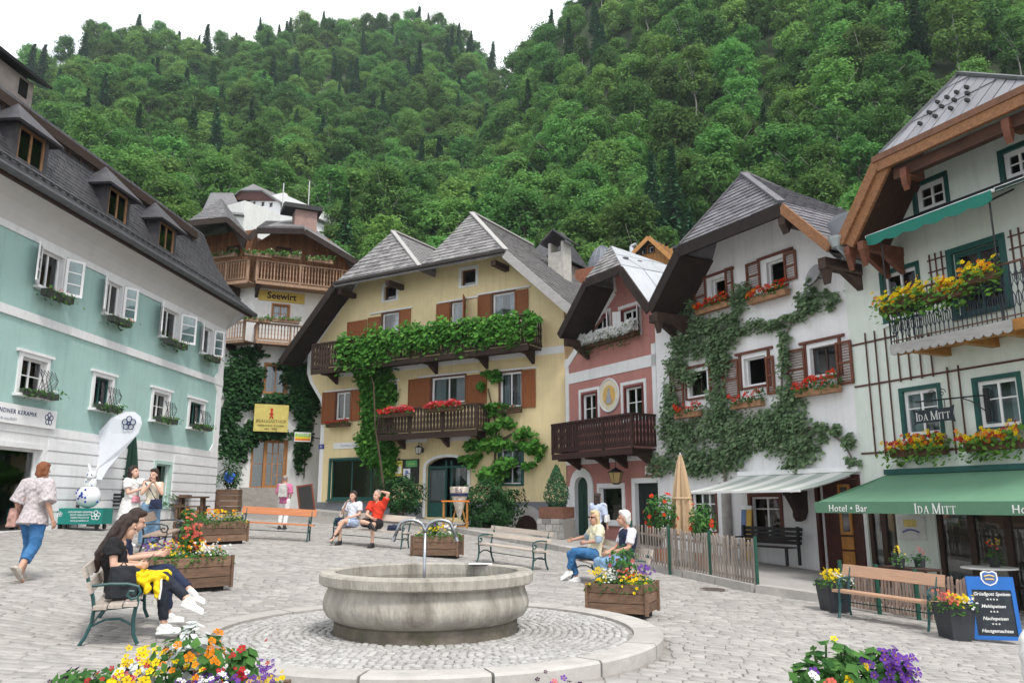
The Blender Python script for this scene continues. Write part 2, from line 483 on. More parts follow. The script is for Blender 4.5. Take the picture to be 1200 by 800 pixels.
# manhole lids in the paving
lid_m = M('rusty_iron_lid', (.12, .095, .085), .7, .3, 30, .5)
def manhole(px, py, rad, label):
    p = gnd(px, py); t = thing('manhole_lid', label, 'manhole lid', (p.x, p.y, p.z))
    b = MB(); b.lathe([(rad+.05, -.05), (rad+.05, .006), (rad, .006), (rad, -.05)], n=28); b.build('rim', kerb_m if False else lid_m, t)
    b = MB(); b.lathe([(0, .004), (rad*.98, .004), (rad*.98, -.04), (0, -.04)], n=28)
    for i in range(-4, 5):
        e = math.sqrt(max(.01, rad*rad*.85 - (i*rad/5)**2)); b.box(-e, e, i*rad/5-.012, i*rad/5+.012, .004, .010)
    b.build('lid', lid_m, t)
manhole(829, 690, .30, 'rusty round manhole lid in the paving before the picket fence')
manhole(681, 732, .28, 'dark oval manhole lid beside the cobbled plinth of the fountain')

# ------------------------------------------------------------------ the mountain and its forest
def sky_table(pts):
    t = []
    for px, py in pts:
        d = ray(px, py); t.append((math.atan2(d.x, d.y), math.atan2(d.z, math.hypot(d.x, d.y))))
    t.sort(); return np.array(t)
TL = sky_table([(-500, 170), (-250, 130), (-100, 108), (0, 92), (60, 72), (150, 38), (200, 52), (260, 58), (310, 42), (360, 34), (420, 46), (500, 36), (545, 54), (590, 104), (660, 150), (800, 240), (1000, 280)])
TR = sky_table([(300, 420), (440, 330), (500, 270), (550, 190), (600, 102), (640, 48), (700, -30), (800, -130), (1000, -220), (1300, -260), (1700, -260)])
def prof(az, r, tab, r0, rm, pw, eb):
    e = np.interp(az, tab[:, 0], tab[:, 1]); s = np.clip((r-r0)/(rm-r0), 0, 1)
    el = eb + (np.maximum(e, eb*.3)-eb)*s**pw
    z = np.where(r < r0, np.maximum(-1.8, EYE + r0*np.tan(eb) - (r0-r)*.42 - np.maximum(0, 46-r)*1.6), EYE + np.minimum(r, rm)*np.tan(el))
    return np.where(r > rm, z - (r-rm)*.25, z)
def hill(x, y):
    x = np.asarray(x, float); y = np.asarray(y, float)
    r = np.hypot(x, y); az = np.arctan2(x, y)
    zl = prof(az, r, TL, 64., 290., .62, R(10)); zr = prof(az, r, TR, 58., 190., .72, R(9))
    n = 1.6*np.sin(x*.071+y*.03)*np.sin(y*.083-x*.02) + 1.2*np.sin(x*.19+1)*np.sin(y*.17) + 3.0*np.sin(x*.028+2)*np.sin(y*.031)
    return np.maximum(zl, zr) + n*np.clip((r-58)/60, 0, 1)
azs = np.linspace(R(-62), R(62), 110); rs = np.concatenate([np.linspace(30, 120, 34), np.linspace(124, 300, 40), [330, 360, 398]])
A, Q = np.meshgrid(azs, rs); HX, HY = Q*np.sin(A), Q*np.cos(A); HZ = hill(HX, HY)
hv = np.stack([HX, HY, HZ], -1).reshape(-1, 3); ka = len(azs)
hf = np.array([(j*ka+i, j*ka+i+1, (j+1)*ka+i+1, (j+1)*ka+i) for j in range(len(rs)-1) for i in range(ka-1)])
hill_m = M('forest_floor', (.035, .055, .02), .95, .5, .25, .6, stain=(.10, .095, .085), stain_amt=.25, stain_scale=.05)
tag(link('mountainside', npmesh('mountainside', hv, hf, hill_m, smooth=True)), kind='structure')

bark = M('tree_bark', (.13, .11, .09), .9, .35, 3, .5)
bark_pale = M('pale_birch_bark', (.42, .40, .36), .85, .25, 3, .4)
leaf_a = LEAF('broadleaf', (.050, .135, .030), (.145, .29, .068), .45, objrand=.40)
leaf_b = LEAF('conifer_needles', (.022, .072, .032), (.055, .14, .06), .2, objrand=.25)
def crown_mesh(name, seed, H, W, nclump, nleaf, ls, base=.22, lean=0.):
    g = np.random.default_rng(seed); P = []; N = []; S = []
    for _ in range(nclump):
        t = g.random()**.8; zz = base + (1-base)*t
        rad = W/2*math.sqrt(max(.03, 1-((t-.42)/.62)**2))*(.62+.5*g.random())
        a = g.random()*2*math.pi; k = .35+.65*math.sqrt(g.random())
        c = np.array([rad*k*math.cos(a), rad*k*math.sin(a), zz*H]); cr = W*(.11+.10*g.random())
        q = inball(nleaf, g); q = unit(q)*(np.linalg.norm(q, axis=1, keepdims=True)**.5)
        q[:, 2] *= .72; p = c + q*cr
        out = unit(p - np.array([0, 0, H*.45]))
        P.append(p); N.append(q*1.0 + out*.5 + np.array([0, 0, .55]) + g.normal(0, .35, q.shape)); S.append(ls*(.6+.8*g.random(nleaf)))
    P = np.concatenate(P); N = np.concatenate(N); S = np.concatenate(S)
    V, Fq = kites(P, N, S, .75, .12, g)
    return npmesh(name, V, Fq, leaf_a, np.clip(g.random(len(P))*.75 + .25*(P[:, 2]/H) - .02, 0, 1))  # leaf tone mixes chance with height, paler towards the crown top
def conifer_mesh(name, seed, H, W):
    g = np.random.default_rng(seed); P = []; N = []; S = []
    z = .08*H
    while z < H*.99:
        rad = W/2*(1-z/H)**.85 + .12; nb = max(4, int(9*(1-z/H)+4)); o = g.random()*6
        for i in range(nb):
            a = 2*math.pi*i/nb + o + g.normal(0, .15); rr = rad*g.uniform(.7, 1.1); m = max(3, int(rr/.28))
            s = (np.arange(m)+.6)/m
            p = np.stack([rr*s*math.cos(a), rr*s*math.sin(a), z - .32*rr*s**1.4 + 0*s], 1)
            P.append(p + g.normal(0, .09, p.shape)); N.append(np.stack([.25*math.cos(a)+0*s, .25*math.sin(a)+0*s, 1+0*s], 1) + g.normal(0, .3, p.shape)); S.append(.62+.3*g.random(m))
        z += H*.034*(1.15-z/H*.5)
    P = np.concatenate(P); N = np.concatenate(N); S = np.concatenate(S)
    V, Fq = kites(P, N, S, .6, .25, g)
    return npmesh(name, V, Fq, leaf_b, g.random(len(P)))
def trunk_mesh(name, H, r, mat, seed, limbs=6):
    g = random.Random(seed); b = MB()
    pts = [(g.uniform(-.12, .12)*i, g.uniform(-.12, .12)*i, -1.2 + (H*.86+1.2)*i/5) for i in range(6)]
    b.tube(pts, r, 6, r1=r*.22)
    for i in range(limbs):
        z = H*g.uniform(.3, .7); a = g.random()*6.28; L = H*g.uniform(.16, .3)
        b.tube([(0, 0, z), (L*.5*math.cos(a), L*.5*math.sin(a), z+L*.4), (L*math.cos(a), L*math.sin(a), z+L*.9)], r*.4, 5, r1=r*.1)
    return b.mesh(name, mat)
KINDS = []                      # (crown, trunk, height, weight in the wood)
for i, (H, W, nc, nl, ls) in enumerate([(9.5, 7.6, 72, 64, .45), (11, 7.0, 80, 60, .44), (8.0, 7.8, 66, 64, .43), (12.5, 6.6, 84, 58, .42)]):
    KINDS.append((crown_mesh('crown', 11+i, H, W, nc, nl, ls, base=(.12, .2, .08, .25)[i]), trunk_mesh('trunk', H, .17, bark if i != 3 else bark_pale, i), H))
for i, (H, W) in enumerate([(15, 5.2), (12, 4.4)]):
    KINDS.append((conifer_mesh('crown', 31+i, H, W), trunk_mesh('trunk', H, .2, bark, 40+i, 0), H))

spots = []
for _ in range(40000):
    r = math.sqrt(rnd.uniform(57**2, 305**2)); az = rnd.uniform(R(-45), R(45))
    x, y = r*math.sin(az), r*math.cos(az)
    spots.append((x, y, r, az))
cell = {}; keep = []
for x, y, r, az in spots:
    md = 3.0 + r*.0078; ok = True; c = (int(x//6), int(y//6))
    for i in (-1, 0, 1):
        for j in (-1, 0, 1):
            for (u, v) in cell.get((c[0]+i, c[1]+j), ()):
                if (u-x)**2 + (v-y)**2 < md*md: ok = False; break
    if ok: cell.setdefault(c, []).append((x, y)); keep.append((x, y, r, az))
kx = np.array([k[0] for k in keep]); ky = np.array([k[1] for k in keep]); kz = hill(kx, ky)
trees = []
for i, (x, y, r, az) in enumerate(keep):
    if R(-23.5) < az < R(-14) and r < 98: continue
    s = rnd.uniform(.5, 1.08) * (.62 + .38*min(1, (r-56)/55)); z = float(kz[i])
    onleft = float(prof(np.array([az]), np.array([r]), TL, 64., 290., .62, R(10))[0]) > float(prof(np.array([az]), np.array([r]), TR, 58., 190., .72, R(9))[0])
    pc = .05
    if onleft and r > 215: pc = .22
    elif onleft and r > 150: pc = .16
    elif (not onleft) and r > 150 and az < R(8): pc = .22
    noise = math.sin(x*.05+1.3)*math.sin(y*.047+.4)
    k = (4 if rnd.random() < .6 else 5) if rnd.random() < pc + .12*max(0, noise) else rnd.choices((0, 1, 2, 3), (3, 3, 2, 2 if r < 190 else 0))[0]
    px = in_view(x, y, z + 5*s)
    trees.append((x, y, z, s, k, r, px is not None))
# the nearest three hundred that the photograph can show stand as trees of their own, the rest is the wood
cand = sorted([t for t in trees if t[6]], key=lambda t: t[5]/t[3])[:296]
cid = set(id(t) for t in cand)
TREE_LABEL = ['broad round-crowned tree on the lower slope of the wooded mountain', 'tall green broadleaf tree on the lower slope of the wooded mountain',
              'low spreading green tree on the lower slope of the wooded mountain', 'slender pale-trunked tree on the lower slope of the wooded mountain',
              'dark pointed spruce on the lower slope of the wooded mountain', 'smaller dark pointed fir on the lower slope of the wooded mountain']
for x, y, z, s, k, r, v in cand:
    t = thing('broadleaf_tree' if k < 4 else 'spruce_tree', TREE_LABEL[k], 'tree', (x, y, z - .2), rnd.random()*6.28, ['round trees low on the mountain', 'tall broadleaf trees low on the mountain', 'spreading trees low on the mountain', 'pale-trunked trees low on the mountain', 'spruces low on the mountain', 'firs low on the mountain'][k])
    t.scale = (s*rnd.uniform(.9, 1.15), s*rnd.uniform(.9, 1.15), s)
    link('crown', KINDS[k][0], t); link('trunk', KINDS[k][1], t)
protos = bpy.data.collections.new('tree_kinds')
for k, (cr, tr, H) in enumerate(KINDS):
    me = bpy.data.meshes.new('tree_kind'); bm = bmesh.new(); bm.from_mesh(cr)
    for f in bm.faces: f.material_index = 0
    n0 = len(bm.faces); bm.from_mesh(tr); bm.faces.ensure_lookup_table()
    for f in bm.faces[n0:]: f.material_index = 1
    bm.to_mesh(me); bm.free(); me.materials.append(cr.materials[0]); me.materials.append(tr.materials[0])
    o = bpy.data.objects.new('tree_kind_%s' % 'abcdef'[k], me); protos.objects.link(o)
rest = [t for t in trees if id(t) not in cid]
fm = bpy.data.meshes.new('forest'); fm.vertices.add(len(rest))
fm.vertices.foreach_set('co', np.array([(t[0], t[1], t[2]-.2) for t in rest], np.float32).ravel())
a = fm.attributes.new('kind_index', 'INT', 'POINT'); a.data.foreach_set('value', [t[4] for t in rest])
a = fm.attributes.new('turn', 'FLOAT_VECTOR', 'POINT'); a.data.foreach_set('vector', np.array([(rnd.gauss(0, .04), rnd.gauss(0, .04), rnd.random()*6.28) for t in rest], np.float32).ravel())
a = fm.attributes.new('size', 'FLOAT_VECTOR', 'POINT'); a.data.foreach_set('vector', np.array([(t[3]*rnd.uniform(.95, 1.25), t[3]*rnd.uniform(.95, 1.25), t[3]) for t in rest], np.float32).ravel())
forest = tag(link('forest', fm), kind='stuff')
ng = bpy.data.node_groups.new('forest_nodes', 'GeometryNodeTree')
ng.interface.new_socket('Geometry', in_out='INPUT', socket_type='NodeSocketGeometry')
ng.interface.new_socket('Geometry', in_out='OUTPUT', socket_type='NodeSocketGeometry')
gi = ng.nodes.new('NodeGroupInput'); go = ng.nodes.new('NodeGroupOutput')
ip = ng.nodes.new('GeometryNodeInstanceOnPoints'); ci = ng.nodes.new('GeometryNodeCollectionInfo')
ci.inputs['Collection'].default_value = protos; ci.inputs['Separate Children'].default_value = True; ci.inputs['Reset Children'].default_value = True
ip.inputs['Pick Instance'].default_value = True
def named(nm, ty):
    q = ng.nodes.new('GeometryNodeInputNamedAttribute'); q.data_type = ty; q.inputs[0].default_value = nm; return q.outputs[0]
ng.links.new(gi.outputs[0], ip.inputs['Points']); ng.links.new(ci.outputs[0], ip.inputs['Instance'])
ng.links.new(named('kind_index', 'INT'), ip.inputs['Instance Index'])
ng.links.new(named('turn', 'FLOAT_VECTOR'), ip.inputs['Rotation']); ng.links.new(named('size', 'FLOAT_VECTOR'), ip.inputs['Scale'])
ng.links.new(ip.outputs[0], go.inputs[0])
md = forest.modifiers.new('wood', 'NODES'); md.node_group = ng
# ------------------------------------------------------------------ house-building helpers
class Facade:
    """a vertical front: origin O at z = 0, local x along it, local y into the house, z up"""
    def __init__(s, a, b):
        s.O = Vector(a); u = Vector(b) - s.O; s.L = u.length; s.u = u / s.L; s.v = Vector((-s.u.y, s.u.x)); s.rz = math.atan2(s.u.y, s.u.x)
    def hit(s, px, py, w=0.0):
        d = ray(px, py); q = Vector((d.x, d.y)); t = (s.O.dot(s.v) - w) / q.dot(s.v); p = d * t
        return (Vector((p.x, p.y)) - s.O).dot(s.u), EYE + p.z
    def xz(s, px, z, w=0.0):
        """local x of the pixel column px at height z"""
        lo, hi = -600.0, 1400.0
        for _ in range(40):
            m = (lo+hi)/2
            if s.hit(px, m, w)[1] > z: lo = m
            else: hi = m
        return s.hit(px, lo, w)[0]
    def W(s, x, y, z):
        q = s.O + s.u*x + s.v*y; return Vector((q.x, q.y, z))
    def rc(s, xl, yt, yb, xr, w=0.0):
        x0, z1 = s.hit(xl, yt, w); z0 = s.hit(xl, yb, w)[1]; x0 = s.xz(xl, (z0+z1)/2, w); x1 = s.xz(xr, (z0+z1)/2, w)
        return x0, x1, z0, z1
    def root(s, name, label, cat):
        return thing(name, label, cat, (s.O.x, s.O.y, 0), s.rz)
def solve_on(px, P, d):
    k = (px-600.0)/F*CP; t = (k*P[1]-P[0])/(d[0]-k*d[1]); return (P[0]+t*d[0], P[1]+t*d[1])

def wall(root, outline, holes, mat, y=0.0, depth=7.0, reveal=.24, name='wall', mat_rev=None):
    """front wall with real openings (rectangles x0,x1,z0,z1 or point lists), reveals, sides and back"""
    mb = MB(); rings = [[Vector((x, 0, z)) for x, z in outline]]; hp = []
    for h in holes:
        hp.append([(h[0], h[2]), (h[1], h[2]), (h[1], h[3]), (h[0], h[3])] if not isinstance(h[0], (tuple, list)) else list(h))
    for q in hp: rings.append([Vector((x, 0, z)) for x, z in q])
    vs = [Vector((p.x, y, p.z)) for r in rings for p in r]
    tess = tessellate_polygon([[Vector((p.x, p.z, 0)) for p in r] for r in rings])
    mb.add(vs, [tuple(t) for t in tess])
    for q in hp:
        n = len(q); mb.cur = 1
        mb.add([(x, y, z) for x, z in q] + [(x, y+reveal, z) for x, z in q], [(i, (i+1) % n, n+(i+1) % n, n+i) for i in range(n)])
    mb.cur = 0; n = len(outline)
    mb.add([(x, y, z) for x, z in outline] + [(x, y+depth, z) for x, z in outline], [(i, (i+1) % n, n+(i+1) % n, n+i) for i in range(n)] + [tuple(range(n, 2*n))])
    return mb.build(name, [mat, mat_rev or mat], root)
def frame_ring(mb, x0, x1, z0, z1, w, y0, y1):
    mb.box(x0, x0+w, y0, y1, z0, z1); mb.box(x1-w, x1, y0, y1, z0, z1)
    mb.box(x0+w, x1-w, y0, y1, z0, z0+w); mb.box(x0+w, x1-w, y0, y1, z1-w, z1)
def window(root, x0, x1, z0, z1, fm, cols=2, rows=2, casing=None, sill=None, y=0.0, rec=.09, fw=.055, bar=.035, cur=None, lintel=None, panes=True, split=None, gl=None):
    """frame with panes, each pane a sub-part; casing = (width, material, proud)"""
    mb = MB(); frame_ring(mb, x0, x1, z0, z1, fw, y+rec, y+rec+.07)
    xs_ = [x0+fw + (x1-x0-2*fw)*i/cols for i in range(cols+1)]
    if split: zs_ = [z0+fw] + [z0+fw+(z1-z0-2*fw)*t for t in split] + [z1-fw]
    else: zs_ = [z0+fw + (z1-z0-2*fw)*i/rows for i in range(rows+1)]
    for i in range(1, cols): mb.box(xs_[i]-bar*.75, xs_[i]+bar*.75, y+rec+.006, y+rec+.062, z0+fw, z1-fw)
    if panes:
        for j in range(1, len(zs_)-1):
            for i in range(cols):
                mb.box(xs_[i]+bar*.75*(i > 0), xs_[i+1]-bar*.75*(i < cols-1), y+rec+.012, y+rec+.05, zs_[j]-bar*.4, zs_[j]+bar*.4)
    w = mb.build('window', fm, root)
    if panes:
        for i in range(cols):
            for j in range(len(zs_)-1):
                b = MB(); b.box(xs_[i]+.004, xs_[i+1]-.004, y+rec+.026, y+rec+.034, zs_[j]+.004, zs_[j+1]-.004); b.build('pane', gl or glass, w)
    if casing:
        cw, cm, pr = casing; b = MB(); b.box(x0-cw, x0+.004, y-pr, y+.05, z0-cw*.6, z1+cw); b.box(x1-.004, x1+cw, y-pr, y+.05, z0-cw*.6, z1+cw)
        b.box(x0+.004, x1-.004, y-pr, y+.05, z1-.004, z1+cw); b.box(x0+.004, x1-.004, y-pr, y+.05, z0-cw*.6, z0+.004); b.build('casing', cm, w)
    if sill:
        b = MB(); b.box(x0-sill[0], x1+sill[0], y-sill[1], y+.1, z0-.07-(casing[0]*.6 if casing else 0), z0-.002-(casing[0]*.6 if casing else 0)); b.build('sill', sill[2], w)
    if lintel:
        b = MB(); b.box(x0-lintel[0], x1+lintel[0], y-lintel[1], y+.02, z1+.005+lintel[3], z1+.075+lintel[3]); b.build('lintel_board', lintel[2], w)
    if cur:
        b = MB(); n = 18
        for a, c in ([(x0+fw, x0+(x1-x0)*.34), (x1-(x1-x0)*.34, x1-fw)] if cur == 2 else [(x0+fw, x1-fw)]):
            vs = []
            for i in range(n+1):
                xx = a+(c-a)*i/n; yy = y+rec+.16+.022*math.sin(i*2.1)
                vs += [(xx, yy, z0+.02), (xx, yy, z1-.02)]
            b.add(vs, [(2*i, 2*i+2, 2*i+3, 2*i+1) for i in range(n)])
        b.build('curtain', curtain, w)
    return w
def shutter(root, x0, x1, z0, z1, mat, y=-.02, swing=None, louvre=True, hinge=0):
    """one leaf: stiles, rails and louvres or boards; swing = angle off the wall about the hinge edge (0 left, 1 right)"""
    mb = MB(); w = x1-x0; h = z1-z0; s = min(.06, w*.2)
    frame_ring(mb, 0, w, 0, h, s, -.03, .01)
    mb.box(s, w-s, -.024, .004, h*.5-s*.5, h*.5+s*.5)
    if louvre:
        n = max(6, int(h/.075))
        for i in range(n):
            zz = s + (h-2*s)*(i+.5)/n
            if abs(zz-h*.5) < s*.7: continue
            mb.bar((s, -.012, zz), (w-s, -.012, zz), .034, .012, up=(0, -.6, 1))
    else:
        n = max(2, int((w-2*s)/.11))
        for i in range(n): mb.box(s+(w-2*s)*i/n+.003, s+(w-2*s)*(i+1)/n-.003, -.012, .004, s, h-s)
    o = mb.build('shutter', mat, root)
    if swing is None: o.location = (x0, y, z0)
    elif hinge == 0: o.location = (x0, y, z0); o.rotation_euler = (0, 0, -swing)
    else:
        o.data.transform(Matrix.Translation((-w, 0, 0))); o.location = (x1, y, z0); o.rotation_euler = (0, 0, swing)
    return o
def text(s, size, mat, parent, mw, name='lettering', ex=.004, align='CENTER', bold=0.0, space=1.0, shear=0.0, sx=1.0):
    cu = bpy.data.curves.new(name, 'FONT'); cu.body = s; cu.size = size; cu.extrude = ex; cu.align_x = align; cu.align_y = 'CENTER'
    cu.offset = bold; cu.space_character = space; cu.shear = shear; cu.resolution_u = 3
    o = bpy.data.objects.new(name, cu); COL.objects.link(o)
    dg = bpy.context.evaluated_depsgraph_get(); me = bpy.data.meshes.new_from_object(o.evaluated_get(dg))
    bpy.data.objects.remove(o); me.materials.clear(); me.materials.append(mat)
    if sx != 1.0: me.transform(Matrix.Diagonal((sx, 1, 1, 1)))
    return link(name, me, parent, mw)
def face_mw(x, y, z, ang=0.0):
    """lettering upright on a front, read from outside"""
    return Matrix.Translation((x, y, z)) @ Matrix.Rotation(ang, 4, 'Y') @ Matrix.Rotation(math.pi/2, 4, 'X')
def foliage(parent, P, N, S, mat, name='foliage', asp=.62, droop=.1, kind=None):
    V, Fq = kites(P, N, S, asp, droop)
    o = link(name, npmesh(name, V, Fq, mat, nrg.random(len(P))), parent)
    return tag(o, kind=kind)
def blooms(parent, P, N, S, mat, k=5, name='flowers'):
    V, Fq = petals(P, N, S, k)
    rv = np.tile((.06+.94*nrg.random(len(P)))[:, None], (1, k+1)); rv[:, k] = 0.0
    return tag(link(name, npmesh(name, V, Fq, mat, rv.ravel()), parent), kind='stuff')
def flower_box(Fd, x0, x1, z, w0, dep, hgt, boxm, label, flowers, h=.28, leafn=150, group=None, leafm=None, trail=.1, name='flower_box', ls=.09, fs=.06, fn=50, bulge=.08):
    """window box hung on a front: trough, leaves and blooms; flowers = [(material, share)]"""
    t = thing(name, label, 'flower box', tuple(Fd.W((x0+x1)/2, -w0-dep/2, z)), Fd.rz, group)
    L = (x1-x0)/2; b = MB()
    th = .018
    b.box(-L, L, -dep/2, -dep/2+th, 0, hgt); b.box(-L, L, dep/2-th, dep/2, 0, hgt); b.box(-L, -L+th, -dep/2+th, dep/2-th, 0, hgt); b.box(L-th, L, -dep/2+th, dep/2-th, 0, hgt)
    b.box(-L+th, L-th, -dep/2+th, dep/2-th, 0, th); b.build('trough', boxm, t)
    b = MB(); b.box(-L+th, L-th, -dep/2+th, dep/2-th, th, hgt-.03); b.build('soil', soil, t)
    n = int(leafn*max(.6, 2*L)); u = nrg.random(n); s = nrg.random(n)
    prof = (.55+.45*np.sin(u*9+L*5)*np.sin(u*4.3+1))
    P = np.stack([(u*2-1)*(L+bulge*.6), nrg.normal(-.03, dep*.42+bulge*.5, n), hgt-.03 + s*h*prof - trail*(nrg.random(n)**2)*1.3], 1)
    N = np.stack([nrg.normal(0, .6, n), -.6-.6*nrg.random(n), .5+.5*nrg.random(n)], 1)
    foliage(t, P, N, ls*(.6+.8*nrg.random(n)), leafm or gleaf)
    for m, sh in flowers:
        k = max(3, int(fn*sh*max(.7, 2*L))); u = nrg.random(k); cl = .5+.5*np.sin(u*9+L*5)*np.sin(u*4.3+1)
        P = np.stack([(u*2-1)*(L+bulge*.5), -nrg.random(k)*(dep*.5+bulge), hgt + (.25+.75*nrg.random(k))*h*(.5+.5*cl) - trail*.5*nrg.random(k)], 1)
        N = np.stack([nrg.normal(0, .4, k), -1+0*u, .35+.3*nrg.random(k)], 1)
        blooms(t, P, N, fs*(.75+.6*nrg.random(k)), m)
    return t
def gable_roof(root, Fd, eL, hL, hR, eR, apex, d, ov, back=7.5, th=.16, tile_m=None, soff_m=None, barge_m=None, apex_x=None, side_m=None, barge_w=.2):
    """half-hipped roof from the pixels of its front edge; returns the local points"""
    p = [Fd.hit(*q, ov) for q in (eL, hL, hR, eR)]
    ax, az = Fd.hit(*apex, ov-d)
    EL, HL, HR, ER = [Vector((x, -ov, z)) for x, z in p]; A = Vector((ax, -ov+d, az)); B = Vector((ax, back, az))
    ELb, ERb = Vector((EL.x, back, EL.z)), Vector((ER.x, back, ER.z))
    def surf(tris, mat, name, t=th):
        mb = MB()
        up = Vector((0, 0, 0))
        for tr in tris: mb.add(list(tr) + [v + Vector((0, 0, -t)) for v in tr], [(0, 1, 2), (5, 4, 3), (0, 3, 4, 1), (1, 4, 5, 2), (2, 5, 3, 0)])
        return mb.build(name, [mat], root)
    HLb, HRb = Vector((HL.x, back, HL.z)), Vector((HR.x, back, HR.z))
    surf([(EL, HL, HLb), (EL, HLb, ELb), (HL, A, HLb), (A, B, HLb)], side_m or tile_m, 'roof_slope')
    surf([(ER, ERb, HRb), (ER, HRb, HR), (HR, HRb, A), (A, HRb, B)], side_m or tile_m, 'roof_slope')
    surf([(HL, HR, A)], tile_m, 'hip_slope')
    return dict(EL=EL, HL=HL, HR=HR, ER=ER, A=A, B=B, ELb=ELb, ERb=ERb, HLb=HLb, HRb=HRb)
def clip_poly(poly, clip):
    """convex clipping in 2-D"""
    out = poly
    for i in range(len(clip)):
        a, b = clip[i], clip[(i+1) % len(clip)]; inp = out; out = []
        side = lambda p: (b[0]-a[0])*(p[1]-a[1]) - (b[1]-a[1])*(p[0]-a[0])
        for j in range(len(inp)):
            p, q = inp[j], inp[(j+1) % len(inp)]; sp, sq = side(p), side(q)
            if sp >= 0: out.append(p)
            if (sp >= 0) != (sq >= 0):
                t = sp/(sp-sq); out.append((p[0]+(q[0]-p[0])*t, p[1]+(q[1]-p[1])*t))
        if len(out) < 3: return []
    return out
def tiles(root, poly, tw, th, mat, name='roof_tile', thick=.03, parts=True, lap=.045, jit=.012, rowbond=.5, first=None, cap=290, gap=.006):
    """cover a planar convex 3-D polygon (first edge = eave) with overlapping tiles; parts: one object per tile, else one joined mesh"""
    poly = [Vector(p) for p in poly]; o = poly[0]; e1 = (poly[1]-poly[0]).normalized()
    nrm = Vector((0, 0, 0))
    for i in range(len(poly)): nrm += (poly[i]-o).cross(poly[(i+1) % len(poly)]-o)
    nrm.normalize()
    if nrm.z < 0: nrm = -nrm
    e2 = nrm.cross(e1)
    if e2.z < 0: e2 = -e2
    P2 = [((p-o).dot(e1), (p-o).dot(e2)) for p in poly]
    ar = sum(P2[i][0]*P2[(i+1) % len(P2)][1] - P2[(i+1) % len(P2)][0]*P2[i][1] for i in range(len(P2)))
    if ar < 0: P2 = P2[::-1]
    x0 = min(p[0] for p in P2); x1 = max(p[0] for p in P2); y1 = max(p[1] for p in P2); y0 = min(p[1] for p in P2)
    mb = MB(); shared = None; cnt = 0; j = 0; yy = y0
    tilt = thick*1.0
    while yy < y1:
        off = (j % 2)*rowbond*tw; xx = x0-tw+off
        while xx < x1:
            g = gap; w = tw*rnd.uniform(.96, 1.0)
            rect = [(xx+g, yy-lap), (xx+w-g, yy-lap), (xx+w-g, yy+th), (xx+g, yy+th)]
            c = clip_poly(rect, P2)
            if len(c) >= 3:
                dz = rnd.uniform(0, jit)
                def lift(q): return nrm*(.008 + dz + tilt*(1-(q[1]-(yy-lap))/(th+lap)))
                top = [o+e1*q[0]+e2*q[1]+lift(q)+nrm*.012 for q in c]; bot = [o+e1*q[0]+e2*q[1]+nrm*.003 for q in c]
                n = len(c); tgt = MB() if (parts and cnt < cap) else mb
                tgt.add(bot+top, [tuple(range(n, 2*n))] + [(i, (i+1) % n, n+(i+1) % n, n+i) for i in range(n)])
                if tgt is not mb: tgt.build(name, mat, root)
                cnt += 1
            xx += tw
        yy += th; j += 1
    if mb.v: mb.build(name if not parts else name, mat, root, kind='stuff')
    return cnt
def edge_beams(root, pts, w, h, mat, name='bargeboard', drop=.1, y=-.03):
    """boards along a roof's front edge"""
    for a, b in zip(pts[:-1], pts[1:]):
        mb = MB(); d = Vector((0, y, -drop)); mb.bar(a+d, b+d, w, h); mb.build(name, mat, root)
def soffit_bars(root, a, b, n, L, w, mat, name='rafter', drop=.24):
    for i in range(n):
        p = a.lerp(b, (i+.5)/n) + Vector((0, .05, -drop)); mb = MB(); mb.bar(p, p + Vector((0, L, 0)), w, w*1.2); mb.build(name, mat, root)
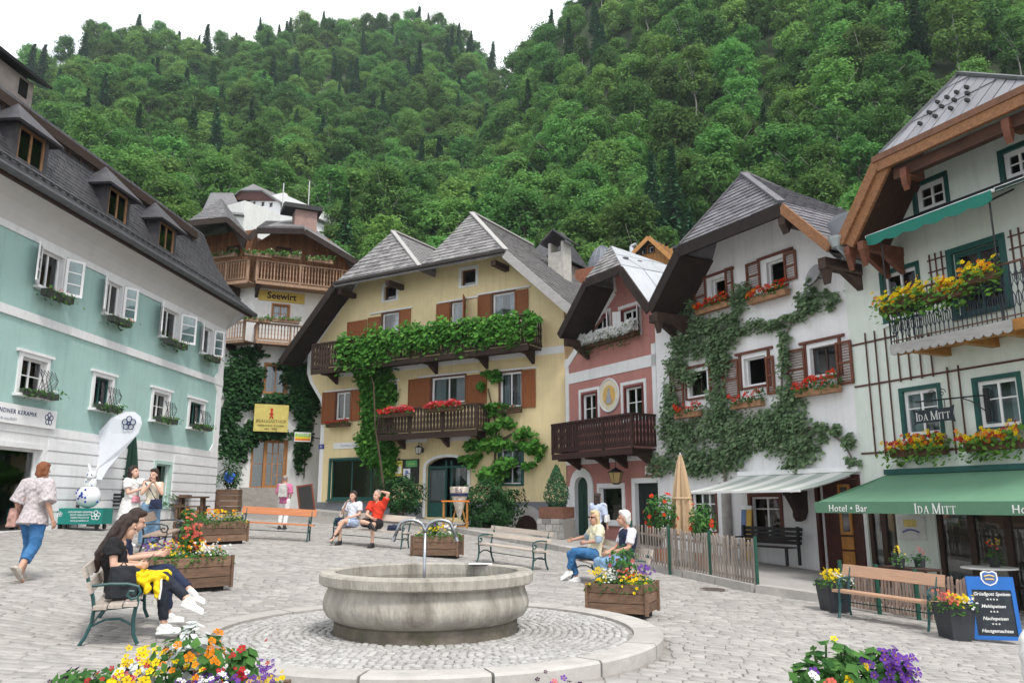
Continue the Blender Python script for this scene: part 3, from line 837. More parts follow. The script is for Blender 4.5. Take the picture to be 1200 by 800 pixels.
def balcony(root, x0, x1, zf, zr, dep, wood, y=0.0, pitch=.13, bw=.09, posts=3, floor_t=.14, brackets=(), cut=False, side=True, name='balcony', base_gap=.06, rail_m=None, thick=.024, beam=None):
    """floor, brackets, posts, rails, and every baluster board a part of the balcony"""
    mb = MB(); yf = y-dep
    npk = max(3, int(dep/.2))
    for i in range(npk): mb.box(x0, x1, yf+dep*i/npk+.004, yf+dep*(i+1)/npk-.004, zf-.05, zf)
    mb.box(x0-.02, x1+.02, yf-.03, yf, zf-floor_t, zf+.01)
    b = mb.build(name, wood, root)
    rm = rail_m or wood
    r = MB(); r.box(x0-.04, x1+.04, yf-.05, yf+.06, zr-.07, zr); r.box(x0, x1, yf-.02, yf+.02, zf+base_gap, zf+base_gap+.07)
    if side:
        for xx in (x0, x1): r.box(xx-.045, xx+.045, yf+.06, y, zr-.07, zr-.001); r.box(xx-.02, xx+.02, yf+.03, y, zf+base_gap, zf+base_gap+.07)
    r.build('handrail', rm, b)
    for i in range(posts):
        xx = x0+(x1-x0)*i/(posts-1); m = MB(); m.box(xx-.045, xx+.045, yf-.035, yf+.045, zf, zr-.07); m.build('post', rm, b)
    n = int((x1-x0)/pitch); zb, zt = zf+base_gap+.03, zr-.06
    if cut:                  # boards sawn to a wavy edge, so that gaps open between them
        pr = [(.5, 0), (.5, .1), (.28, .22), (.5, .34), (.5, .42), (.30, .5), (.5, .58), (.5, .66), (.28, .78), (.5, .9), (.5, 1)]
    else: pr = [(.5, 0), (.5, 1)]
    m = MB(); pts = [(-bw*a, 0, (zt-zb)*t) for a, t in pr] + [(bw*a, 0, (zt-zb)*t) for a, t in pr[::-1]]
    k = len(pr)
    for i in range(k-1):
        a0, t0 = pr[i]; a1, t1 = pr[i+1]; H = zt-zb
        m.add([(-bw*a0, -thick/2, H*t0), (bw*a0, -thick/2, H*t0), (bw*a1, -thick/2, H*t1), (-bw*a1, -thick/2, H*t1), (-bw*a0, thick/2, H*t0), (bw*a0, thick/2, H*t0), (bw*a1, thick/2, H*t1), (-bw*a1, thick/2, H*t1)],
              [(0, 1, 2, 3), (7, 6, 5, 4), (1, 5, 6, 2), (0, 3, 7, 4)] + ([(0, 4, 5, 1)] if i == 0 else []) + ([(3, 2, 6, 7)] if i == k-2 else []))
    me = m.mesh('baluster', wood)
    for i in range(n): link('baluster', me, b, Matrix.Translation((x0+(x1-x0)*(i+.5)/n, yf, zb)))
    if side:
        ns = int(dep/pitch)
        for xx in (x0, x1):
            for i in range(ns): link('baluster', me, b, Matrix.Translation((xx, yf+dep*(i+.5)/ns, zb)) @ Matrix.Rotation(math.pi/2, 4, 'Z'))
    for xx in brackets:
        m = MB(); m.box(xx-.09, xx+.09, yf+.08, y+.02, zf-.05-.2, zf-.052); m.prism([(xx-.07, yf+dep*.45, zf-.25), (xx-.07, y, zf-.25), (xx-.07, y, zf-.58)], (.14, 0, 0)); m.build('bracket', beam or wood, b)
    return b
def band(root, x0, x1, z0, z1, mat, pr=.03, name='trim_band', y=0.0):
    b = MB(); b.box(x0, x1, y-pr, y+.02, z0, z1); return b.build(name, mat, root)

# ------------------------------------------------------------------ the mint-green house on the left
FG = Facade((-11.95, 19.04), (-11.13, 30.1))
mint = M('mint_plaster', (.345, .515, .48), .85, .05, 2.2, .12, stain=(.29, .43, .40), stain_amt=.35, stain_scale=.7, bscale=60, streak=.38)
trim_white = M('white_plaster', (.74, .745, .75), .85, .05, 2.5, .12, stain=(.58, .57, .55), stain_amt=.25, stain_scale=.8, bscale=60, streak=.34)
slate = M('dark_slate', (.046, .045, .052), .62, .3, 3, .3, stain=(.12, .115, .11), stain_amt=.4, stain_scale=1.5, rand=.15)
cove_m = M('grey_cove_plaster', (.56, .55, .54), .85, .06, 2, .1)
zinc = M('dark_zinc', (.10, .105, .115), .45, .2, 5, .1, metal=.3)
GX0, GX1 = -8.5, 11.15
gh = FG.root('townhouse', 'long mint-green plastered townhouse with white window trim and dark slate mansard roof', 'house')
UP = [(46, 288, 332, 72), (123, 327, 366, 141), (188.5, 359, 393, 208), (236, 381, 412, 247.5)]
LO = [(23, 417, 451, 52.5), (108.7, 439, 478, 129), (178, 458, 490, 196), (221, 469, 501, 237)]
UR = [FG.rc(*q) for q in UP]; LR = [FG.rc(*q) for q in LO]
zu0 = sum(r[2] for r in UR)/4; zu1 = sum(r[3] for r in UR)/4; zl0 = sum(r[2] for r in LR)/4; zl1 = sum(r[3] for r in LR)/4
UR = [(r[0], r[1], zu0, zu1) for r in UR]; LR = [(r[0], r[1], zl0, zl1) for r in LR]
extra_u = [(x, x+.95, zu0, zu1) for x in (-3.3, -6.3)]; extra_l = [(x, x+.95, zl0, zl1) for x in (-3.3, -6.3)]
Z1 = 3.36; ZB = 6.2; ZT = 8.12
wall(gh, [(GX0, Z1), (GX1, Z1), (GX1, 8.75), (GX0, 8.75)], UR+LR+extra_u+extra_l, mint, depth=8, mat_rev=trim_white)
shop = FG.rc(-90, 505, 590, 45); shop = (shop[0], shop[1], .95, 2.98)
gw = FG.rc(180, 543, 592, 197); gw = (gw[0], gw[1], 1.55, 2.92)
wall(gh, [(GX0, -1), (GX1, -1), (GX1, Z1), (GX0, Z1)], [shop, gw], trim_white, y=-.02, depth=8)
# rustic boards of the ground floor, each a part
board_white = M('white_rustic_board', (.73, .735, .745), .8, .05, 3, .12, rand=.05, streak=.3)
zz = .55
while zz < Z1-.12:
    z2 = min(zz+.285, Z1-.02); segs = [(GX0, GX1)]
    for hx0, hx1, hz0, hz1 in (shop, gw):
        if hz0-.14 < z2 and hz1+.14 > zz:
            ns = []
            for a, c in segs:
                if hx0-.2 > a: ns.append((a, min(c, hx0-.2)))
                if hx1+.2 < c: ns.append((max(a, hx1+.2), c))
            segs = ns
    for a, c in segs:
        if c-a > .1: b = MB(); b.box(a, c, -.06, -.02, zz, z2-.022); b.build('rustic_board', board_white, gh)
    zz += .305
band(gh, GX0, GX1, .0, .55, M('grey_plinth', (.25, .255, .27), .9, .12, 3, .3), .075, 'plinth_course', y=0)
band(gh, GX0, GX1-.003, ZB-.14, ZB+.08, trim_white, .05)
band(gh, GX0, GX1-.003, Z1-.02, Z1+.2, trim_white, .04)
band(gh, GX0, GX1-.003, ZT-.05, ZT+.12, trim_white, .045)
band(gh, GX1-.42, GX1+.0, Z1+.2, ZB-.14, trim_white, .03, 'corner_strip'); band(gh, GX1-.42, GX1, ZB+.08, ZT-.05, trim_white, .03, 'corner_strip')
for zc, sg in ((ZB-.14, -1), (ZB+.08, 1), (Z1+.2, 1), (ZT-.05, -1)):     # chamfered inner corners of the white frame
    b = MB(); b.prism([(GX1-.42, -.03, zc), (GX1-.42, -.03, zc+sg*.28), (GX1-.70, -.03, zc)], (0, .04, 0)); b.build('corner_chamfer', trim_white, gh)
# cove and gutter
b = MB(); n = 7
for i in range(n):
    t0, t1 = i/n*math.pi/2, (i+1)/n*math.pi/2
    q = lambda t: (-(1-math.cos(t))*.72, ZT+.12 + math.sin(t)*.80)
    (y0_, z0_), (y1_, z1_) = q(t0), q(t1)
    b.add([(GX0, y0_, z0_), (GX1+.5*i/n, y0_, z0_), (GX1+.5*(i+1)/n, y1_, z1_), (GX0, y1_, z1_)], [(0, 1, 2, 3)])
b.add([(GX1, 0, ZT+.12), (GX1+.5, -.72, ZT+.92), (GX1+.5, 6, ZT+.92), (GX1, 6, ZT+.12)], [(0, 1, 2, 3)])
b.build('cove', cove_m, gh)
b = MB(); b.tube([(GX0, -.86, 9.0), (GX1+.65, -.86, 9.0)], .095, 10); b.build('gutter', zinc, gh)
b = MB(); b.box(GX0, GX1+.55, -.78, -.70, 8.86, 9.02); b.build('fascia', dark_wood, gh)
# mansard: steep slated slope with a flare at its foot and a hipped far end
prof_m = [(-.86, 9.06), (-.45, 9.42), (-.10, 9.95), (.22, 10.6), (.62, 11.75)]
xe = [GX1+.62, GX1+.1, GX1-.42, GX1-.85, GX1-1.25]
for (ya, za), (yb, zb_), xa, xb in zip(prof_m[:-1], prof_m[1:], xe[:-1], xe[1:]):
    b = MB(); b.add([(GX0, ya, za), (xa, ya, za), (xb, yb, zb_), (GX0, yb, zb_)], [(0, 1, 2, 3)]); b.add([(xa, ya, za), (xa, 7, za), (xb, 7, zb_), (xb, yb, zb_)], [(0, 1, 2, 3)]); b.build('mansard_slope', slate, gh)
    tiles(gh, [(GX0+3.2, ya, za), (xa, ya, za), (xb, yb, zb_), (GX0+3.2, yb, zb_)], .30, .155, slate, 'roof_slate', .012, parts=False, lap=.03, jit=.006)
# snow rail of dark boxes along the gutter
b = MB()
for i in range(54): b.bar((GX0+2.5+i*.31, -.50, 9.44), (GX0+2.62+i*.31, -.46, 9.47), .16, .05)
b.tube([(GX0+2.4, -.55, 9.46), (GX1-.1, -.55, 9.46)], .025, 6); b.build('snow_guard', zinc, gh, kind='stuff')
# upper roof with its timber eave
e0 = FG.hit(0, 128, -.28); e1_ = FG.hit(232, 256, -.28); ze = (e0[1]+e1_[1])/2
b = MB(); xr_ = e1_[0]
b.slab([(GX0, .28, ze), (xr_+.1, .28, ze), (xr_-2.6, 3.6, ze+2.35), (GX0, 3.6, ze+2.35)], .12)
b.slab([(xr_+.1, .28, ze), (xr_+.1, 7.5, ze), (xr_-2.6, 3.6, ze+2.35)], .12); b.build('roof_slope', slate, gh)
b = MB(); b.box(GX0, xr_+.05, .25, .31, ze-.28, ze-.02); b.build('bargeboard', dark_wood, gh)
b = MB(); b.box(GX0, xr_, .31, .9, ze-.30, ze-.25); b.build('soffit', M('brown_soffit', (.075, .05, .034), .85, .4, 3, .3, stretch=(.5, 6, 1)), gh)
for i in range(28):
    b = MB(); x = GX0+3+i*.52
    if x < xr_-.1: b.box(x, x+.11, .33, .8, ze-.42, ze-.305); b.build('rafter', dark_wood, gh)
b = MB(); b.box(GX0, GX1-1.45, .64, .76, 11.4, ze-.25); b.build('frieze', M('dark_frieze', (.07, .055, .05), .85, .3, 4, .2), gh)
# dormers
brown_fr = M('brown_window_frame', (.24, .13, .06), .6, .25, 6, .1)
for px, py in ((28, 186), (131, 240), (188, 279)):
    x, z = FG.hit(px+7, py, .28); w = .48; zb = 9.62; zt = 10.55; yf = -.30
    d = MB(); d.box(x-w-.12, x-w, yf, .8, zb, zt); d.box(x+w, x+w+.12, yf, .8, zb, zt); d.box(x-w, x+w, yf, .8, zb-.1, zb); d.box(x-w, x+w, yf, .8, zt, zt+.1)
    dm = d.build('dormer', slate, gh)
    wm = MB(); frame_ring(wm, x-w, x+w, zb, zt, .07, yf+.02, yf+.09); wm.box(x-.035, x+.035, yf+.03, yf+.08, zb+.07, zt-.07); wm.build('window_frame', brown_fr, dm)
    for s in (-1, 1):
        g = MB(); g.box(x-w+.06 if s < 0 else x+.03, x-.03 if s < 0 else x+w-.06, yf+.045, yf+.052, zb+.07, zt-.07); g.build('pane', glass, dm)
    c = MB(); c.box(x+.06, x+.32, yf+.16, yf+.18, zb+.05, zt-.05); c.build('curtain', curtain, dm)
    r = MB(); o = .24; A, B2 = Vector((x, yf+.5, zt+.80)), Vector((x, 1.2, zt+.80))
    FL_, FR_ = Vector((x-w-.12-o, yf-o, zt-.02)), Vector((x+w+.12+o, yf-o, zt-.02)); BL_, BR_ = Vector((x-w-.12-o, 1.2, zt-.02)), Vector((x+w+.12+o, 1.2, zt-.02))
    r.slab([FL_, FR_, A], .07); r.slab([FL_, A, B2, BL_], .07); r.slab([FR_, BR_, B2, A], .07); r.build('dormer_roof', slate, dm)
# chimney
cp = FG.hit(4, 100, -3.2); b = MB(); cx = cp[0]
b.box(cx-1.3, cx+.45, 2.6, 3.5, ze, ze+2.5); cm = b.build('chimney', M('chimney_plaster', (.30, .265, .24), .9, .2, 3, .3), gh)
b = MB(); b.slab([(cx-1.6, 2.2, ze+2.55), (cx+.75, 2.2, ze+2.55), (cx+.75, 3.05, ze+3.0), (cx-1.6, 3.05, ze+3.0)], .08); b.slab([(cx-1.6, 3.9, ze+2.55), (cx+.75, 3.9, ze+2.55), (cx+.75, 3.05, ze+3.0), (cx-1.6, 3.05, ze+3.0)], .08); b.build('chimney_cap', slate, cm)
b = MB(); b.box(cx-.15, cx+.2, 2.58, 2.62, ze+1.9, ze+2.4); b.build('flue_opening', M('flue_black', (.01, .01, .01), .9), cm)  # flat black plate on the chimney face for the flue mouth
# windows
for r in UR+extra_u:
    x0, x1, z0, z1 = r; window(gh, x0, x1, z0, z1, white, 2, 1, (.075, trim_white, .05), (.12, .16, trim_white), cur=2)
    sw = (x1-x0)*.56
    for hx, hg in ((x0-.05, 1), (x1+.05, 0)):
        mb = MB(); s = 1 if hg == 0 else -1
        frame_ring(mb, 0 if s > 0 else -sw, sw if s > 0 else 0, 0, z1-z0+.06, .07, -.035, .0)
        for i in (1, 2): mb.box(.07 if s > 0 else -sw+.07, sw-.07 if s > 0 else -.07, -.03, -.005, (z1-z0)*i/3, (z1-z0)*i/3+.03)
        so = mb.build('shutter', white, gh); so.location = (hx, -.06, z0-.03); so.rotation_euler = (0, 0, -s*R(28))
        pm = MB(); pm.box(.07 if s > 0 else -sw+.07, sw-.07 if s > 0 else -.07, -.02, -.014, .07, z1-z0); pm.build('pane', glass, so)
grille_m = black_iron
for i, r in enumerate(LR+extra_l):
    x0, x1, z0, z1 = r; w = window(gh, x0, x1, z0, z1, white if i in (0, 2) else dgreen, 2, 2 if i in (0, 2) else 1, (.10, trim_white, .05), (.16, .2, trim_white), cur=1 if i in (1, 3) else 2)
    b = MB(); b.box(x0-.2, x1+.2, -.09, .02, z1+.10, z1+.17); b.build('cornice', trim_white, w)
    g = MB(); xs0 = x0+(x1-x0)*.55     # bowed iron basket grille on the right half
    for k in range(5):
        for a in (1, -1):
            u0 = xs0+(x1+.15-xs0)*k/4; g.tube([(u0, -.16, z0+.05), (min(max(u0+a*.28, xs0), x1+.2), -.24, z0+.38), (min(max(u0+a*.05, xs0), x1+.2), -.12, z0+.62)], .009, 4)
    g.build('basket_grille', grille_m, w)
window(gh, *shop, M('shop_white_frame', (.75, .75, .75), .5), 2, 1, (.12, trim_white, .06), (.05, .12, trim_white), rec=.12, fw=.07)
window(gh, *gw, M('pale_green_frame', (.42, .58, .52), .6), 1, 2, (.10, M('pale_green_frame', (.5, .66, .6)), .05), None)
# things in the shop window: small lamp, shelves of ware
b = MB(); b.box(shop[0]+.1, shop[1]-.1, .35, 1.1, .9, .96); b.box(shop[0]+.1, shop[1]-.1, .9, 1.1, 1.5, 1.54); b.build('display_shelf', M('display_shelf', (.5, .5, .5)), gh)
ware = MB()
for i in range(26):
    x = rnd.uniform(shop[0]+.3, shop[1]-.2); ware.lathe([(0, 0), (.05, 0), (.08, .08), (.05, .14), (.06, .17), (0, .17)], (x, rnd.uniform(.45, .8), .96), 8)
ware.build('pottery', M('white_pottery', (.7, .75, .75), .3), gh, kind='stuff')
b = MB(); b.cbox((shop[1]-.95, .2, 1.32), .42, .01, .3); b.build('poster', M('pink_paper', (.75, .5, .55)), gh)
b = MB()
for k in range(6): a = k*math.pi/3; b.ball((shop[1]-.62+.13*math.cos(a), .19, 2.3+.13*math.sin(a)), .07, .015, .07)
b.build('window_flower_print', M('ochre_print', (.75, .5, .12)), gh)
# shop sign
sx0, sz1 = FG.hit(-75, 452, .06); sx1, _ = FG.hit(64, 495, .06); szt, szb = 3.98, 3.52
sg = MB(); sg.box(sx0, sx1, -.10, -.042, szb, szt); so = sg.build('shop_sign', M('sign_white', (.8, .8, .81), .5, .03), gh)
navy = M('navy_print', (.03, .045, .12), .6)
text('GMUNDNER KERAMIK', .15, navy, so, face_mw(sx1-1.62, -.104, 3.80), space=1.18)
text('IN HALLSTATT', .085, M('grey_print', (.4, .42, .48)), so, face_mw(sx1-1.75, -.104, 3.62))
def flower_logo(parent, x, y, z, r, mat, lw=.012, ang=0.0):
    b = MB()
    for k in range(5):
        a = k*2*math.pi/5+.3; c = Vector((x+r*.58*math.cos(a), y, z+r*.58*math.sin(a)))
        b.tube([c+Vector((r*.36*math.cos(t), 0, r*.36*math.sin(t))) for t in np.linspace(0, 2*math.pi, 13)], lw, 4, cap=False)
    b.tube([(x+r*.2*math.cos(t), y, z+r*.2*math.sin(t)) for t in np.linspace(0, 2*math.pi, 9)], lw, 4, cap=False)
    return b.build('flower_emblem', mat, parent)
flower_logo(so, sx1-.3, -.104, 3.76, .17, navy)
GBOX = M('dark_window_trough', (.05, .055, .05), .8, .2)
UL = ['flower box with trailing greenery below the first upper window of the green house', 'flower box of greenery under the second upper window of the green house',
      'flower box of greenery under the third upper window of the green house', 'flower box of greenery under the last upper window of the green house beside its corner']
LL = ['leafy trough under the lower window above the shop sign of the green house', 'dark green leafy trough under the lower window above the white feather flag',
      'leafy trough under the lower window just right of the feather flag top', 'leafy trough under the small lower window nearest the corner of the green house']
for r, lb in zip(UR, UL):
    flower_box(FG, r[0]-.08, r[1]+.08, r[2]-.30, .18, .2, .17, GBOX, lb, [(f_pnk, .12), (f_red, .08)], h=.16, trail=.2, leafn=190, group='flower boxes on the green house', ls=.085)
for r, lb in zip(LR, LL):
    flower_box(FG, r[0]-.06, r[1]+.22, r[2]-.10, .10, .2, .15, GBOX, lb, [(f_wht, .10)], h=.15, trail=.14, leafn=190, group='flower boxes on the green house', ls=.085)
# ------------------------------------------------------------------ the timber-topped inn behind
cornr = (xat(281, 38), 38.0); farr = solve_on(430, cornr, (2.2, 1)); farl = solve_on(205, cornr, (-2.6, .9))
FS = Facade(cornr, farr); FA = Facade(farl, cornr)
inn = FS.root('inn', 'tall inn behind the square, white below and weathered timber above with two wooden balconies', 'house')
def P3(Fd, px, py, w): x, z = Fd.hit(px, py, w); return Vector((x, -w, z))
toS = Matrix.Rotation(-FS.rz, 4, 'Z') @ Matrix.Translation((FA.O.x-FS.O.x, FA.O.y-FS.O.y, 0)) @ Matrix.Rotation(FA.rz, 4, 'Z')
def onA(o): o.matrix_local = toS @ o.matrix_local; return o
warm_white = M('warm_white_plaster', (.70, .70, .69), .85, .06, 2.5, .15, stain=(.48, .47, .45), stain_amt=.35, stain_scale=.9, bscale=60, streak=.3)
larch = M('weathered_larch_boards', (.22, .10, .045), .75, .3, 4, .2, stretch=(5, 5, .7), rand=.2)
larch_grey = M('greying_larch', (.28, .18, .12), .8, .3, 5, .2, stretch=(5, 5, .8), rand=.25)
zf1 = FS.hit(281, 327, 1.0)[1]; zr1 = FS.hit(281, 302, 1.0)[1]; zf2 = FS.hit(300, 398.5, 1.0)[1]; zr2 = FS.hit(300, 377, 1.0)[1]
ztop = FS.hit(300, 266, .3)[1]; LA, LS = FA.L, FS.L; rxl = FS.rc(319.5, 356.6, 375.5, 338); wmid = FS.rc(311, 427, 459.5, 335); dr = FS.rc(295, 515, 571, 335)
zstep = FS.hit(300, 571, 0)[1]
wall(inn, [(0, -1), (LS, -1), (LS, zf1), (0, zf1)], [rxl, wmid, dr], warm_white, depth=6)
o = wall(inn, [(0, -1), (LA, -1), (LA, zf1), (0, zf1)], [], warm_white, depth=6); onA(o)
w5 = FS.rc(325, 291, 301.5, 340.5); w6 = FA.rc(230, 295, 307, 239); w7 = FA.rc(267, 291, 301, 279.5)
wall(inn, [(0, zf1), (LS, zf1), (LS, ztop-1.75), (LS*.55, ztop), (.8, ztop), (0, ztop-.7)], [w5], larch, depth=2.2); onA(wall(inn, [(0, zf1), (LA, zf1), (LA, ztop-.7), (LA-1, ztop+.1), (0, ztop-.1)], [w6, w7], larch, depth=2.2))
def boards(root, L, z0, z1, holes, mat, pitch=.22, A=False, top=None):
    n = int(L/pitch)
    for i in range(n):
        x0, x1 = L*i/n, L*(i+1)/n; zt = top(x0) if top else z1; segs = [(z0, zt)]
        for h in holes:
            if h[0]-.1 < x1 and h[1]+.1 > x0: segs = [(z0, h[2]-.1), (h[3]+.1, zt)]
        for a, c in segs:
            if c-a > .05:
                b = MB(); b.box(x0+.012, x1-.012, -.03, 0, a, c); q = b.build('wall_board', larch, root)
                if A: onA(q)
boards(inn, LS, zf1, ztop, [w5], larch, top=lambda x: ztop-.7+.7*min(1, x/.8) if x < LS*.55 else ztop-1.75*(x-LS*.55)/(LS*.45)); boards(inn, LA, zf1, ztop, [w6, w7], larch, A=True)
for r, a in ((w5, 0), (w6, 1), (w7, 1)):
    w = window(inn, *r, M('brown_window_frame', (.24, .13, .06)), 2, 1, (.08, dark_wood, .05), cur=2)
    if a: onA(w)
amber = M('amber_window_frame', (.36, .17, .06), .6, .2, 6, .1)
window(inn, *rxl, amber, 2, 2, (.07, amber, .04), cur=1); window(inn, *wmid, amber, 2, 1, (.10, amber, .05), cur=2)
b = MB(); mid = (dr[0]+dr[1])/2
dw = window(inn, dr[0], dr[0]+(dr[1]-dr[0])*.36, dr[2], dr[3], amber, 1, 2, (.05, amber, .03)); window(inn, dr[0]+(dr[1]-dr[0])*.36, dr[1], dr[2], dr[3], amber, 3, 4, (.05, amber, .03), fw=.12)
bal1 = balcony(inn, -.05, LS+.1, zf1, zr1, 1.05, larch_grey, pitch=.15, bw=.062, posts=4, brackets=(.12, LS-.15), beam=dark_wood, cut=True)
onA(balcony(inn, .3, LA+.38, zf1-.005, zr1-.003, 1.05, larch_grey, pitch=.15, bw=.062, posts=4, brackets=(LA-.9,), beam=dark_wood, side=False, cut=True))
balcony(inn, .15, LS*.80, zf2, zr2, 1.0, larch_grey, pitch=.15, bw=.062, posts=4, brackets=(.4, LS*.4, LS*.75), beam=dark_wood, cut=True)
onA(balcony(inn, .9, LA+.36, zf2-.005, zr2-.003, 1.0, larch_grey, pitch=.15, bw=.062, posts=3, brackets=(LA-.9,), beam=dark_wood, side=False, cut=True))
sgr = FS.rc(303, 339, 351, 357, .05); b = MB(); b.box(sgr[0], sgr[1], -.05, 0, sgr[2], sgr[3]); s1 = b.build('name_board', M('ochre_board', (.55, .40, .10), .7, .12, 4, .05), inn)
text('Seewirt', .46, M('dark_lettering', (.035, .02, .015)), s1, face_mw((sgr[0]+sgr[1])/2, -.054, (sgr[2]+sgr[3])/2+.01), bold=.012, sx=1.0)
# roofs
shingle_grey = M('grey_shingle', (.155, .15, .155), .7, .3, 4, .4, stain=(.26, .26, .25), stain_amt=.5, stain_scale=2, rand=.2)
b = MB(); a1 = P3(FS, 221, 259, 1.5); a2 = P3(FS, 266, 254.5, 1.9); a3 = P3(FS, 291, 277, 1.6); ap = P3(FS, 259, 233, -1.5); bk = ap + Vector((1.0, 4.5, 0))
b.slab([a1, a2, ap], .1); b.slab([a2, a3, ap], .1); b.slab([a3, a3+Vector((.2, 6, 0)), bk, ap], .1); b.slab([a1, ap, bk, a1+Vector((0, 6, 0))], .1); b.build('roof_slope', shingle_grey, inn)
tiles(inn, [a2, a3, ap], .3, .22, shingle_grey, 'roof_shingle', .02, parts=False); tiles(inn, [a1, a2, ap], .3, .22, shingle_grey, 'roof_shingle', .02, parts=False)
c0 = P3(FS, 291, 277, 1.55); c1 = P3(FS, 301, 267, 1.5); c2 = P3(FS, 357, 268, 1.5); c3 = P3(FS, 421, 306, 1.5); t1 = P3(FS, 312, 261, -3); t2 = P3(FS, 352, 256, -3); 
b = MB(); b.slab([c1, c2, t2, t1], .12); b.slab([c2, c3, c3+Vector((0, 6, 0)), t2+Vector((0, 1.5, 0)), t2], .12); b.slab([c0, c1, t1], .12); b.build('roof_slope', shingle_grey, inn)
tiles(inn, [c1, c2, t2, t1], .3, .22, shingle_grey, 'roof_shingle', .02, parts=False)
edge_beams(inn, [a1, a2, a3], .08, .26, soffit_wood, drop=.14); edge_beams(inn, [c0, c1, c2, c3], .08, .28, soffit_wood, drop=.16)
cc = P3(FS, 356, 262, -.4); b = MB(); b.box(cc.x-.5, cc.x+.62, .1, 1.1, cc.z-1.3, cc.z+.62); ch = b.build('chimney', M('pink_brick_chimney', (.30, .2, .175), .9, .2, 5, .4), inn)
b = MB(); b.box(cc.x-1.1, cc.x+.85, -.15, 1.3, cc.z+.62, cc.z+.85); b.build('chimney_cap', M('dark_cap', (.03, .03, .032), .7), ch)
for px, t, bt in ((330.5, 226, 250), (361, 224, 247)):
    p = P3(FS, px, bt, -1.5); b = MB(); b.tube([p, p+Vector((0, 0, 1.7))], .03, 6); b.build('aerial_pole', M('pale_pole', (.5, .5, .5)), inn)
# steps
steps_m = M('grey_stone_step', (.30, .28, .26), .85, .2, 4, .4)
sx0_, sx1_ = dr[0]-.45, dr[1]-.1; ns = 5; zg = FS.hit(300, 592, 1.6)[1]
for i in range(ns):
    z1_ = zstep - (zstep-zg)*i/ns; b = MB(); b.box(sx0_, sx1_, -.28*(i+1)-.02, -.28*i - (.0 if i else -.1), zg-1, z1_-.006); b.build('step', steps_m, inn)
# ivy
ivy_leaf = LEAF('ivy_leaf', (.012, .045, .016), (.04, .11, .035), .25)
def wall_green(Fd, name, label, cat, blobs, n_per_m2, mat, ls, w0=.04, w1=.32, loc=None, stems=(), stem_r=.03, stem_mat=None, droop=.15, group=None, kindname='foliage'):
    """leaves on a front inside pixel ellipses (px, py, rx, ry); stems = polylines of (px, py)"""
    t = thing(name, label, cat, (Fd.O.x, Fd.O.y, 0), Fd.rz, group); Ps = []; Ns = []
    for bl in blobs:
        px, py, rx, ry = bl[:4]; ww = bl[4] if len(bl) > 4 else w1
        wc = w0+ww*.5
        cx, cz = Fd.hit(px, py, wc); ex = (Fd.hit(px+rx, py, wc)[0]-Fd.hit(px-rx, py, wc)[0])/2; ez = (Fd.hit(px, py-ry, wc)[1]-Fd.hit(px, py+ry, wc)[1])/2
        n = int(math.pi*ex*ez*n_per_m2); q = inball(n); rr = np.linalg.norm(q[:, (0, 2)], axis=1)
        # clumps: pull leaves towards a few centres so that the outline is uneven
        k = max(3, int(n/28)); cen = inball(k); idx = nrg.integers(0, k, n); q = q*.35 + cen[idx]*.72 + nrg.normal(0, .10, q.shape)
        P = np.stack([cx+q[:, 0]*ex, -(w0 + np.abs(q[:, 1])*ww), cz+q[:, 2]*ez], 1)
        Ps.append(P); Ns.append(np.stack([nrg.normal(0, .55, n), -.8-.4*nrg.random(n), .55+.5*nrg.random(n)], 1))
    P = np.concatenate(Ps); N = np.concatenate(Ns)
    foliage(t, P, N, ls*(.6+.85*nrg.random(len(P))), mat, kindname, .78, droop)
    if stems:
        for st in stems: b = MB(); b.tube([Vector((*[Fd.hit(px, py, w0+.02)[0]], -(w0+.03), Fd.hit(px, py, w0+.02)[1])) for px, py in st], stem_r, 6, r1=stem_r*.45); b.build('stem', stem_mat or stem_m, t)
    return t
wall_green(FS, 'ivy', 'dark ivy covering the inn wall on both sides of its yellow hanging sign', 'ivy',
  [(a_, b_, c_*1.25, d_*1.2) for a_, b_, c_, d_ in [(278, 440, 24, 22), (268, 478, 14, 34), (276, 520, 18, 22), (290, 460, 20, 24), (300, 440, 12, 16), (325, 467, 24, 7), (352, 440, 18, 24), (362, 470, 14, 40), (348, 470, 10, 20), (356, 510, 9, 36), (352, 530, 7, 22), (318, 508, 34, 7), (296, 505, 10, 16), (345, 425, 22, 8), (290, 415, 20, 10)]], 230, ivy_leaf, .2, w1=.45, stems=[[(266, 575), (270, 520), (274, 450)], [(356, 560), (360, 500), (356, 440)]])
sg = FS.rc(297.5, 473, 505, 337.5, .5); st = thing('inn_sign', 'weathered yellow inn sign with a small red figure hung among the ivy', 'sign', tuple(FS.W((sg[0]+sg[1])/2, -.55, (sg[2]+sg[3])/2)), FS.rz)
hw, hh = (sg[1]-sg[0])/2, (sg[3]-sg[2])/2; b = MB(); b.box(-hw, hw, -.03, .03, -hh, hh); b.build('panel', M('faded_yellow_panel', (.56, .47, .14), .7, .12, 3, .05, stain=(.3, .3, .08), stain_amt=.4, stain_scale=2), st)
b = MB(); b.tube([(-hw*.7, 0, hh), (-hw*.7, .45, hh+.3)], .015, 5); b.tube([(hw*.7, 0, hh), (hw*.7, .45, hh+.3)], .015, 5); b.build('hanger', black_iron, st)
b = MB(); b.ball((0, -.035, hh*.62), .07, .012, .08); b.tube([(0, -.035, hh*.5), (0, -.035, hh*.12)], .05, 6); b.tube([(-.1, -.035, hh*.3), (.1, -.035, hh*.3)], .03, 5); b.tube([(-.05, -.035, hh*.12), (-.07, -.035, -hh*.05)], .03, 5); b.tube([(.05, -.035, hh*.12), (.07, -.035, -hh*.05)], .03, 5); b.build('figure_emblem', M('red_print', (.5, .03, .02)), st)
brn = M('brown_print', (.1, .06, .03))
